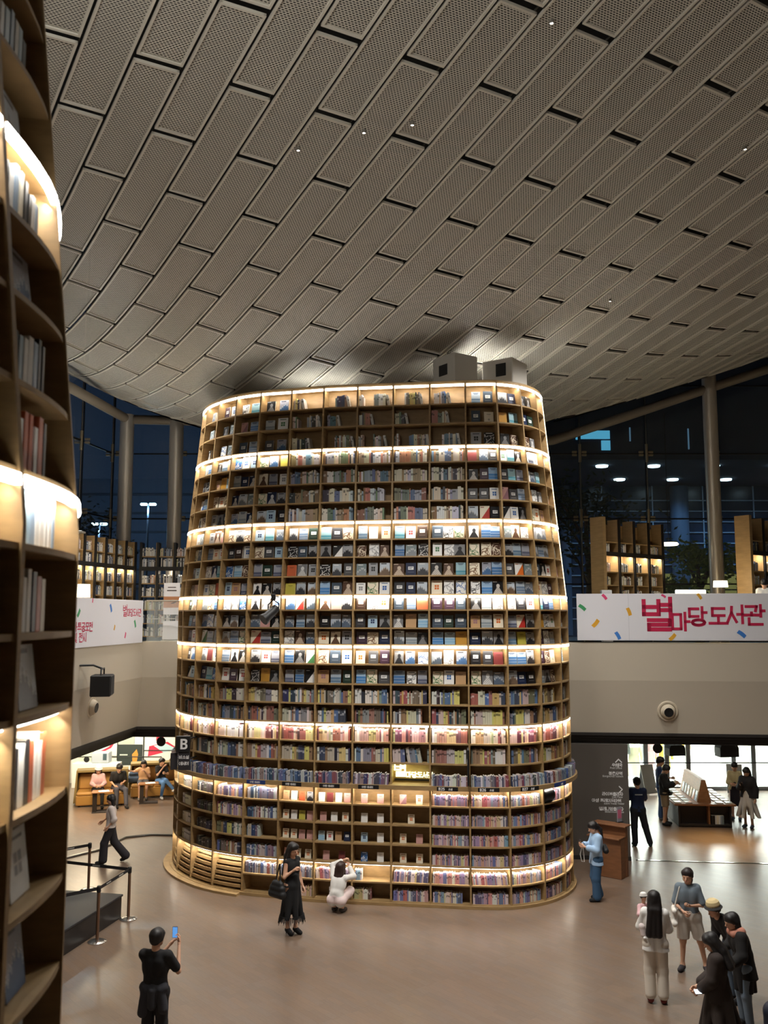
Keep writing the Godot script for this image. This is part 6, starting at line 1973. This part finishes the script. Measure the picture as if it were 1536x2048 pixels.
func phone(label: String, x: Transform3D, lit: Color, energy: float) -> void:
	var t := thing("phone", label, "phone")
	t.transform = x
	part_box(t, "case", Vector3.ZERO, Vector3(0.075, 0.152, 0.009), mat("phone_black", rgb(24, 24, 26), 0.3), 0.003)
	part_box(t, "screen", Vector3(0, 0, 0.0048), Vector3(0.066, 0.14, 0.0012), glow("phone_screen_%s" % lit.to_html(false), lit, energy))

func people() -> void:
	make_templates()
	var black := rgb(24, 23, 25); var white := rgb(226, 224, 220)
	# 1 man photographing, seen from behind at the lower left
	person({"label": "man in a black tee seen from behind, holding a phone up, at the lower left", "at": Vector3(-3.12, 0, -12.93), "turn": PI - 0.12, "hand": "curl", "nod": 0.05, "look": -0.1, "size": 1.03,
		"J": {"elL": [0.17, 1.1, 0.2], "wrL": [-0.07, 1.36, 0.34], "elR": [-0.27, 1.1, 0.12], "wrR": [-0.2, 1.37, 0.33]},
		"wear": [["shirt", black, 0.75, 0.018, 0.03], ["trousers", rgb(34, 33, 36), 1.95, 0.02, 0.012], ["shoes", black]]})
	var g0 := rounded("tied_jacket", "dark grey jacket tied round the waist of the man photographing at lower left", "jacket", [[Vector3(-0.13, 0.98, -0.05), Vector3(0.13, 0.98, -0.05), 0.075, 0.075], [Vector3(-0.11, 0.95, -0.08), Vector3(-0.15, 0.72, -0.08), 0.06, 0.07], [Vector3(0.11, 0.95, -0.08), Vector3(0.14, 0.66, -0.08), 0.06, 0.07], [Vector3(0.0, 0.95, -0.1), Vector3(0.0, 0.76, -0.11), 0.06, 0.06]], mat("jacket_grey", rgb(52, 52, 58), 0.9), Vector3(-3.12, 0, -12.93), PI - 0.12)
	phone("phone with a blue screen held up by the man at the lower left", Transform3D(Basis(Vector3.UP, 0.0), Vector3(-2.95, 1.55, -13.3)), rgb(90, 150, 220), 0.8)
	# 2 woman in a black dress
	person({"label": "woman with long black hair in a sleeveless black dress and heels before the tall tower", "at": Vector3(-1.75, 0, -17.84), "turn": deg_to_rad(48), "hair": "long", "hair_len": 0.5, "hand": "curl", "nod": 0.15, "size": 1.0,
		"J": {"elR": [-0.24, 1.08, 0.02], "wrR": [-0.1, 1.2, 0.14], "elL": [0.2, 1.07, 0.0], "wrL": [0.2, 0.85, 0.08], "anL": [0.07, 0.12, 0.03], "toL": [0.09, 0.03, 0.15], "anR": [-0.06, 0.12, -0.05], "toR": [-0.07, 0.03, 0.08]},
		"wear": [["shirt", rgb(18, 18, 20), 0.0, 0.01, 0.0, "dress_top"], ["skirt", rgb(16, 16, 18), 0.3, 0.2, 0.02, "dress_skirt"], ["shoes", black]]})
	var hl := Geo.new()
	for q in [[0.068, 0.0], [-0.058, -0.08]]: hl.tube([Vector3(q[0], 0.09, q[1]), Vector3(q[0], 0.0, q[1] - 0.01)], [0.012, 0.006], 8)
	rng.seed = 8
	var fr := Geo.new()
	for i in 46:
		var a := TAU * i / 46.0
		var q := Vector3(cos(a) * 0.235, 0.36, sin(a) * 0.21)
		fr.tube([q, q + Vector3(cos(a) * 0.02, -0.08, sin(a) * 0.02), q + Vector3(cos(a) * rng.randf_range(0.0, 0.06), -rng.randf_range(0.1, 0.17), sin(a) * rng.randf_range(0.0, 0.06))], [0.012, 0.01, 0.002], 5)
	var dress := get_node("person_001")
	obj("shoe_heel", hl, mat("cloth_181719", black, 0.4), dress)
	obj("feather_hem", fr, mat("cloth_161618", rgb(20, 20, 22), 0.9), dress).set_meta("kind", "stuff")
	rounded("shoulder_bag", "large black shoulder bag hanging at the side of the woman in the black dress", "bag", [[Vector3(-0.06, 0.0, -0.13), Vector3(-0.06, 0.0, 0.15), 0.08, 0.08], [Vector3(-0.055, 0.1, -0.11), Vector3(-0.055, 0.1, 0.13), 0.07, 0.07], [Vector3(-0.05, 0.18, -0.08), Vector3(-0.05, 0.18, 0.1), 0.055, 0.055], [Vector3(-0.05, 0.18, -0.06), Vector3(0.0, 0.52, 0.0), 0.016, 0.014], [Vector3(-0.05, 0.18, 0.09), Vector3(0.0, 0.52, 0.01), 0.016, 0.014]], mat("bag_black", rgb(22, 22, 24), 0.6), Vector3(-1.98, 0.78, -17.72), deg_to_rad(48))
	# 3 woman in white crouching with a camera
	person({"label": "woman in white crouching with raised arms before the lowest shelf of the tall tower", "at": Vector3(-0.93, 0, -19.12), "turn": PI - 0.45, "hair": "long", "hair_len": 0.22, "hand": "curl", "nod": -0.1, "hair_color": rgb(52, 34, 28),
		"J": {"pel": [0, 0.27, -0.1], "waist": [0, 0.4, -0.07], "chest": [0, 0.57, 0.0], "neck": [0, 0.71, 0.04], "head": [0, 0.83, 0.1], "shL": [0.165, 0.67, 0.04], "shR": [-0.165, 0.67, 0.04], "elL": [0.26, 0.84, 0.18], "wrL": [0.06, 0.93, 0.3], "elR": [-0.24, 0.66, 0.24], "wrR": [-0.07, 0.83, 0.33],
			"hiL": [0.09, 0.25, -0.08], "hiR": [-0.09, 0.25, -0.08], "knL": [0.16, 0.4, 0.28], "knR": [-0.13, 0.36, 0.28], "anL": [0.1, 0.09, 0.0], "anR": [-0.09, 0.1, -0.03], "toL": [0.11, 0.035, 0.14], "toR": [-0.1, 0.035, 0.12]},
		"wear": [["shirt", white, 1.8, 0.014, 0.0], ["trousers", rgb(226, 206, 204), 1.2, 0.01, 0.02, "shorts"], ["shoes", rgb(60, 52, 50)]]})
	# 4 woman in a light blue shirt
	person({"label": "woman in light blue shirt and wide jeans reading a phone by the tower's right end", "at": Vector3(4.52, 0, -19.88), "turn": deg_to_rad(-82), "hair": "tail", "hand": "curl", "nod": 0.35, "size": 0.97,
		"J": {"elL": [0.22, 1.1, 0.06], "wrL": [0.1, 1.15, 0.28], "elR": [-0.22, 1.1, 0.06], "wrR": [-0.08, 1.17, 0.29], "knL": [0.1, 0.48, 0.05], "anL": [0.1, 0.09, 0.04], "toL": [0.12, 0.035, 0.19], "anR": [-0.09, 0.09, -0.08], "toR": [-0.1, 0.035, 0.07], "head": [0, 1.53, 0.06]},
		"wear": [["shirt", rgb(160, 190, 222), 1.7, 0.03, 0.12], ["trousers", rgb(52, 84, 116), 1.98, 0.045, 0.015, "jeans"], ["shoes", black]]})
	rounded("waist_bag", "black waist bag worn at the back of the woman in the light blue shirt", "bag", [[Vector3(-0.02, 1.08, -0.19), Vector3(0.13, 1.03, -0.17), 0.062, 0.062]], mat("bag_black", rgb(22, 22, 24), 0.6), Vector3(4.52, 0, -19.88), deg_to_rad(-82), 0.01)
	phone("phone with a white strap in the hands of the woman in light blue", Transform3D(Basis(Vector3.UP, deg_to_rad(98)) * Basis(Vector3.RIGHT, -0.9), Vector3(4.22, 1.2, -19.86)), rgb(150, 160, 170), 0.3)
	var sg := thing("phone_strap", "white looped phone strap hanging before the woman in light blue", "strap")
	var sl := Geo.new(); sl.tube([Vector3(4.22, 1.14, -19.84), Vector3(4.17, 0.95, -19.83), Vector3(4.2, 0.8, -19.84), Vector3(4.26, 0.79, -19.85), Vector3(4.25, 0.95, -19.85), Vector3(4.23, 1.12, -19.85)], [0.008], 6); obj("loop", sl, mat("strap_white", rgb(220, 220, 214), 0.7), sg)
	# 5 walker on the left
	person({"label": "person walking left in a pale top and dark flared trousers behind the belt posts", "at": Vector3(-6.68, 0, -22.75), "turn": deg_to_rad(-80), "hair": "bob", "nod": 0.2, "size": 0.97,
		"J": {"elL": [0.22, 1.1, -0.1], "wrL": [0.2, 0.93, 0.04], "elR": [-0.22, 1.1, 0.06], "wrR": [-0.18, 1.0, 0.2], "knL": [0.09, 0.5, 0.14], "anL": [0.09, 0.09, 0.16], "toL": [0.1, 0.035, 0.31], "knR": [-0.09, 0.5, -0.08], "anR": [-0.09, 0.14, -0.38], "toR": [-0.09, 0.04, -0.27]},
		"wear": [["shirt", rgb(206, 196, 192), 1.2, 0.025, 0.0], ["trousers", rgb(38, 36, 42), 1.97, 0.06, 0.01, "flared_trousers"], ["shoes", black]]})
	# seated four
	var sit := {"pel": [0, 0.53, -0.05], "waist": [0, 0.67, -0.06], "chest": [0, 0.86, -0.04], "neck": [0, 1.02, -0.02], "head": [0, 1.15, 0.03], "shL": [0.165, 0.97, -0.03], "shR": [-0.165, 0.97, -0.03], "elL": [0.22, 0.72, 0.02], "elR": [-0.22, 0.72, 0.02], "wrL": [0.1, 0.68, 0.24], "wrR": [-0.1, 0.68, 0.24],
		"hiL": [0.09, 0.52, -0.02], "hiR": [-0.09, 0.52, -0.02], "knL": [0.12, 0.52, 0.4], "knR": [-0.12, 0.52, 0.4], "anL": [0.12, 0.09, 0.42], "anR": [-0.12, 0.09, 0.42], "toL": [0.13, 0.035, 0.57], "toR": [-0.13, 0.035, 0.57]}
	var seat := func(over: Dictionary) -> Dictionary:
		var d := sit.duplicate()
		d.merge(over, true)
		return d
	person({"label": "woman in a pink cardigan and pale cap reading on the nearer tan sofa", "at": Vector3(-9.07, 0, -29.35), "turn": 0.35, "hair": "bob", "nod": 0.4, "hand": "curl", "hat": "white", "size": 0.96, "J": seat.call({}), "wear": [["shirt", rgb(196, 156, 158), 1.85, 0.02], ["trousers", black, 1.95, 0.0, 0.012], ["shoes", black]]})
	person({"label": "man in a black tee and grey trousers leaning forward on the nearer tan sofa", "at": Vector3(-8.5, 0, -29.55), "turn": 0.5, "nod": 0.5, "hand": "curl", "size": 1.03, "J": seat.call({"chest": [0, 0.85, 0.02], "neck": [0, 1.0, 0.07], "head": [0, 1.12, 0.14], "shL": [0.17, 0.95, 0.05], "shR": [-0.17, 0.95, 0.05], "wrR": [-0.16, 0.62, 0.3], "knL": [0.14, 0.5, 0.44], "anL": [0.12, 0.09, 0.66], "toL": [0.13, 0.035, 0.81], "anR": [-0.14, 0.09, 0.5], "toR": [-0.14, 0.035, 0.65]}), "wear": [["shirt", black, 0.8, 0.02], ["trousers", rgb(66, 66, 76), 1.95, 0.01, 0.012], ["shoes", black]]})
	person({"label": "woman in a floral top and grey shorts sitting on the further tan sofa", "at": Vector3(-7.97, 0, -30.62), "turn": 0.25, "hair": "bob", "nod": 0.2, "hand": "curl", "size": 0.95, "J": seat.call({"elR": [-0.34, 0.9, 0.0], "wrR": [-0.46, 0.95, 0.15], "wrL": [0.04, 0.92, 0.18]}), "wear": [["shirt", rgb(204, 160, 120), 0.5, 0.02], ["trousers", rgb(86, 86, 92), 0.75, 0.02, 0.015, "shorts"], ["shoes", rgb(120, 110, 104)]]})
	person({"label": "woman in a black tee and blue jeans with crossed legs on the further sofa's right", "at": Vector3(-7.42, 0, -30.8), "turn": 0.55, "nod": 0.1, "look": 0.3, "hand": "curl", "hair": "bun", "size": 0.98, "J": seat.call({"elL": [0.2, 0.76, 0.12], "wrL": [0.06, 0.8, 0.24], "elR": [-0.18, 0.74, 0.1], "wrR": [0.02, 1.0, 0.14], "knL": [0.02, 0.6, 0.42], "anL": [0.26, 0.3, 0.52], "toL": [0.36, 0.3, 0.64], "knR": [-0.05, 0.52, 0.4]}), "wear": [["shirt", black, 0.6, 0.02], ["trousers", rgb(88, 128, 178), 1.95, 0.0, 0.012, "jeans"], ["shoes", white]]})
	rounded("cushion_bag", "slate blue soft bag leaning on the further tan sofa beside the woman in floral", "bag", [[Vector3(-0.14, 0.13, 0), Vector3(0.14, 0.13, 0), 0.12, 0.12], [Vector3(-0.1, 0.28, -0.02), Vector3(0.1, 0.28, -0.02), 0.09, 0.09]], mat("bag_slate", rgb(66, 80, 100), 0.9), Vector3(-8.3, 0.45, -30.75), 0.2)
	# 10 man in a printed navy tee beyond the desk
	person({"label": "man in a navy printed tee seen from behind, beyond the information desk", "at": Vector3(6.66, 0, -24.35), "turn": PI, "nod": 0.1, "hand": "curl", "size": 1.05, "J": {"elL": [0.22, 1.1, 0.1], "wrL": [0.08, 1.08, 0.3], "elR": [-0.22, 1.1, 0.1], "wrR": [-0.08, 1.08, 0.3], "knR": [-0.17, 0.49, 0.0], "anR": [-0.27, 0.09, -0.05], "toR": [-0.32, 0.035, 0.08]}, "wear": [["shirt", rgb(36, 52, 88), 0.8, 0.02, 0.04], ["trousers", rgb(30, 34, 42), 1.96, 0.02, 0.014], ["shoes", rgb(40, 60, 60)]]})
	var pr := thing("back_print", "white printed line across the back of the man in the navy tee", "print", Vector3(6.66, 0, -24.35), PI)
	var pg := Geo.new(); pg.box(Vector3(0, 1.33, -0.128), Vector3(0.2, 0.03, 0.01), Basis(Vector3.RIGHT, 0.05), 0.003); obj("line", pg, mat("print_white", rgb(200, 210, 220), 0.8), pr)
	# 11-14 around the display table
	person({"label": "person in black hoodie and beige shorts reading a book beside the display table", "at": Vector3(8.1, 0, -26.75), "turn": deg_to_rad(62), "nod": 0.45, "hand": "curl", "size": 1.02, "J": {"elL": [0.21, 1.09, 0.08], "wrL": [0.09, 1.16, 0.3], "elR": [-0.21, 1.09, 0.08], "wrR": [-0.09, 1.16, 0.3], "head": [0, 1.53, 0.07], "neck": [0, 1.4, 0.02]}, "wear": [["shirt", rgb(26, 26, 28), 1.8, 0.035, 0.04], ["trousers", rgb(140, 124, 100), 0.9, 0.03, 0.015, "shorts"], ["shoes", black]]})
	var ob := thing("open_book", "open white book held by the person in the black hoodie", "book", Vector3(8.4, 1.2, -26.58), deg_to_rad(62))
	part_box(ob, "page", Vector3(-0.075, 0.01, 0.02), Vector3(0.15, 0.008, 0.21), mat("book_pages", rgb(226, 218, 200), 0.9), 0.002, Basis(Vector3.RIGHT, 0.5) * Basis(Vector3.BACK, -0.15))
	part_box(ob, "page", Vector3(0.075, 0.01, 0.02), Vector3(0.15, 0.008, 0.21), mat("book_pages", rgb(226, 218, 200), 0.9), 0.002, Basis(Vector3.RIGHT, 0.5) * Basis(Vector3.BACK, 0.15))
	rounded("waist_bag", "black waist bag on the person in the black hoodie by the display table", "bag", [[Vector3(-0.05, 0.9, 0.16), Vector3(0.1, 0.9, 0.16), 0.06, 0.06]], mat("bag_black", rgb(22, 22, 24), 0.6), Vector3(8.1, 0, -26.75), deg_to_rad(62), 0.01)
	person({"label": "taller person in navy and blue jeans close behind the one in the black hoodie", "at": Vector3(8.2, 0, -27.45), "turn": deg_to_rad(75), "nod": 0.3, "size": 1.08, "J": {"elL": [0.21, 1.09, 0.06], "wrL": [0.1, 1.1, 0.28]}, "wear": [["shirt", rgb(40, 56, 92), 0.9, 0.03, 0.04], ["trousers", rgb(66, 96, 144), 1.96, 0.02, 0.012, "jeans"], ["shoes", rgb(150, 150, 156)]]})
	person({"label": "woman in a cream blouse and dark skirt standing right of the display table", "at": Vector3(10.38, 0, -27.35), "turn": deg_to_rad(-28), "nod": 0.4, "hair": "bun", "hand": "curl", "J": {"elL": [0.2, 1.09, 0.08], "wrL": [0.04, 1.06, 0.2], "elR": [-0.2, 1.09, 0.08], "wrR": [-0.06, 1.06, 0.2]}, "wear": [["shirt", rgb(190, 176, 136), 1.3, 0.02, 0.0], ["skirt", rgb(40, 34, 42), 0.42, 0.12, 0.015], ["shoes", rgb(60, 70, 90)]]})
	person({"label": "woman in black hoodie and long pale pleated skirt right of the table", "at": Vector3(10.36, 0, -26.4), "turn": deg_to_rad(-42), "nod": 0.4, "hair": "bob", "hand": "curl", "J": {"elR": [-0.22, 1.1, 0.06], "wrR": [-0.1, 1.2, 0.24], "elL": [0.25, 1.07, -0.02], "wrL": [0.24, 0.84, 0.04]}, "wear": [["shirt", rgb(30, 29, 33), 1.85, 0.04, 0.03], ["skirt", rgb(206, 202, 196), 0.3, 0.3, 0.02], ["shoes", rgb(80, 84, 100)]]})
	phone("phone in the hand of the woman in the long pale skirt", Transform3D(Basis(Vector3.UP, deg_to_rad(138)) * Basis(Vector3.RIGHT, -0.7), Vector3(10.1, 1.25, -26.14)), rgb(150, 160, 170), 0.3)
	# 15 woman in white with a baby
	person({"label": "woman in white with very long black hair carrying a baby, seen from behind", "at": Vector3(4.26, 0, -14.8), "turn": PI - 0.25, "hair": "long", "hair_len": 0.5, "hand": "curl", "nod": 0.05, "cell": 0.014, "hair_color": rgb(22, 16, 16),
		"J": {"elL": [0.24, 1.1, 0.06], "wrL": [0.1, 1.2, 0.2], "elR": [-0.22, 1.1, 0.06], "wrR": [0.02, 1.12, 0.22], "knL": [0.1, 0.48, 0.03]},
		"wear": [["shirt", white, 1.75, 0.026, 0.1], ["trousers", rgb(216, 206, 192), 1.9, 0.035, 0.012], ["shoes", rgb(112, 40, 36), 0, 0, 0, "sandals"]]})
	var baby := {"pel": [0, 0.4, 0], "waist": [0, 0.55, 0], "chest": [0, 0.72, 0], "neck": [0, 0.92, 0], "head": [0, 1.12, 0.02], "shL": [0.16, 0.86, 0], "shR": [-0.16, 0.86, 0], "elL": [0.26, 0.66, 0.12], "wrL": [0.16, 0.62, 0.28], "elR": [-0.26, 0.66, 0.12], "wrR": [-0.14, 0.7, 0.3], "hiL": [0.1, 0.38, 0], "hiR": [-0.1, 0.38, 0], "knL": [0.24, 0.34, 0.26], "knR": [-0.24, 0.34, 0.26], "anL": [0.22, 0.08, 0.3], "anR": [-0.22, 0.08, 0.3], "toL": [0.24, 0.03, 0.42], "toR": [-0.24, 0.03, 0.42]}
	person({"label": "baby in white cap and pink top held by the woman in white", "at": Vector3(4.14, 0.96, -14.98), "turn": 0.3, "hair": "short", "hat": "white", "size": 0.5, "J": baby, "wear": [["shirt", rgb(222, 180, 184), 1.7, 0.03], ["trousers", rgb(230, 216, 214), 1.9, 0.02, 0.03], ["shoes", white]]})
	# 16 woman in grey tee and shorts
	person({"label": "woman in a grey tee and pale shorts facing the viewer at the right", "at": Vector3(5.22, 0, -16.1), "turn": deg_to_rad(-14), "nod": 0.05, "look": -0.35, "hair": "tail", "hand": "curl", "hair_color": rgb(34, 24, 24), "cell": 0.014,
		"J": {"elL": [0.25, 1.08, 0.03], "wrL": [0.03, 1.1, 0.18], "elR": [-0.24, 1.08, 0.02], "wrR": [-0.1, 1.0, 0.18], "knL": [0.17, 0.49, 0.02], "anL": [0.25, 0.09, -0.02], "toL": [0.29, 0.035, 0.12], "knR": [-0.11, 0.48, 0.03], "anR": [-0.13, 0.09, 0.02], "toR": [-0.19, 0.035, 0.15]},
		"wear": [["shirt", rgb(106, 118, 128), 0.85, 0.024, 0.02], ["trousers", rgb(196, 188, 178), 0.92, 0.045, 0.025, "shorts"], ["shoes", rgb(52, 48, 52)]]})
	rounded("tote_bag", "white cloth tote bag on the shoulder of the woman in the grey tee", "bag", [[Vector3(0, 0.1, -0.12), Vector3(0, 0.1, 0.12), 0.05, 0.05], [Vector3(0, 0.3, -0.12), Vector3(0, 0.3, 0.12), 0.04, 0.04], [Vector3(0, 0.1, 0), Vector3(0, 0.3, 0), 0.06, 0.05], [Vector3(0.0, 0.32, 0.04), Vector3(0.1, 0.68, 0.03), 0.014, 0.014]], mat("bag_white", rgb(220, 216, 208), 0.9), Vector3(4.94, 0.72, -16.0), deg_to_rad(-14))
	# 17 leaning person in a hat, 18 woman in front with a lit phone
	person({"label": "person in a beige hat leaning forward behind the curly-haired woman at the right", "at": Vector3(5.5, 0, -14.85), "turn": deg_to_rad(-70), "hat": "beige", "nod": 0.3, "size": 0.98,
		"J": {"chest": [0, 1.2, 0.16], "neck": [0, 1.33, 0.26], "head": [0, 1.44, 0.36], "shL": [0.165, 1.28, 0.22], "shR": [-0.165, 1.28, 0.22], "elL": [0.24, 1.06, 0.2], "wrL": [0.22, 0.9, 0.36], "elR": [-0.24, 1.06, 0.14], "wrR": [-0.2, 0.88, 0.2], "waist": [0, 1.03, 0.05]},
		"wear": [["shirt", rgb(30, 28, 28), 1.6, 0.03, 0.1], ["trousers", rgb(96, 112, 130), 1.95, 0.02, 0.012, "jeans"], ["shoes", black]]})
	person({"label": "woman with curly black hair, peach scarf and black coat at the right", "at": Vector3(5.3, 0, -13.95), "turn": deg_to_rad(-85), "hair": "bob", "nod": 0.25, "size": 0.99,
		"J": {"chest": [0, 1.23, 0.06], "neck": [0, 1.38, 0.1], "head": [0, 1.5, 0.15], "shL": [0.165, 1.33, 0.08], "shR": [-0.165, 1.33, 0.08], "elL": [0.24, 1.08, 0.12], "wrL": [0.2, 0.95, 0.3], "elR": [-0.28, 1.08, -0.06], "wrR": [-0.3, 0.86, -0.12]},
		"wear": [["shirt", rgb(24, 22, 22), 1.6, 0.035, 0.16], ["skirt", rgb(22, 20, 20), 0.52, 0.13, 0.03, "coat_skirt"], ["trousers", rgb(110, 126, 142), 1.95, 0.015, 0.008, "jeans"], ["shoes", black]]})
	rounded("scarf", "peach scarf round the neck of the curly-haired woman at the right", "scarf", [[Vector3(-0.1, 1.37, 0.06), Vector3(0.1, 1.37, 0.06), 0.07, 0.07], [Vector3(-0.07, 1.33, 0.14), Vector3(0.07, 1.33, 0.14), 0.06, 0.06]], mat("scarf_peach", rgb(190, 130, 110), 0.95), Vector3(5.3, 0, -13.95), deg_to_rad(-85))
	person({"label": "woman with long black hair in dark brown looking at a lit phone, nearest right", "at": Vector3(4.58, 0, -13.0), "turn": deg_to_rad(-115), "hair": "long", "hair_len": 0.34, "nod": 0.45, "hand": "curl", "size": 0.99,
		"J": {"elL": [0.22, 1.08, 0.06], "wrL": [0.12, 0.9, 0.24], "elR": [-0.2, 1.06, 0.08], "wrR": [-0.04, 0.9, 0.28], "head": [0, 1.52, 0.07]},
		"wear": [["shirt", rgb(46, 36, 32), 1.7, 0.04, 0.1], ["skirt", rgb(44, 34, 28), 0.25, 0.34, 0.04], ["shoes", black]]})
	phone("brightly lit phone held low by the dark-haired woman nearest right", Transform3D(Basis(Vector3.UP, deg_to_rad(10)) * Basis(Vector3.RIGHT, -1.0) * Basis(Vector3.BACK, PI / 2), Vector3(4.3, 0.9, -12.93)), Color(0.9, 0.95, 1.0), 3.0)
	rounded("suitcase", "dark navy rounded suitcase cut by the lower right corner", "suitcase", [[Vector3(-0.16, 0.12, 0), Vector3(0.16, 0.12, 0), 0.12, 0.12], [Vector3(-0.16, 0.72, 0), Vector3(0.16, 0.72, 0), 0.12, 0.12], [Vector3(-0.14, 0.12, 0), Vector3(-0.14, 0.72, 0), 0.14, 0.14], [Vector3(0.14, 0.12, 0), Vector3(0.14, 0.72, 0), 0.14, 0.14]], mat("case_navy", rgb(36, 40, 54), 0.5), Vector3(5.35, 0.01, -12.75), 0.3)
	# 20 on the gallery
	person({"label": "person in a white shirt standing on the gallery above the right banner", "at": Vector3(9.95, 5.31, -23.6), "turn": PI - 0.5, "nod": 0.3, "size": 0.98, "J": {}, "wear": [["shirt", rgb(236, 236, 236), 0.9, 0.03, 0.05], ["trousers", rgb(50, 52, 60), 1.95, 0.01, 0.012], ["shoes", black]]})
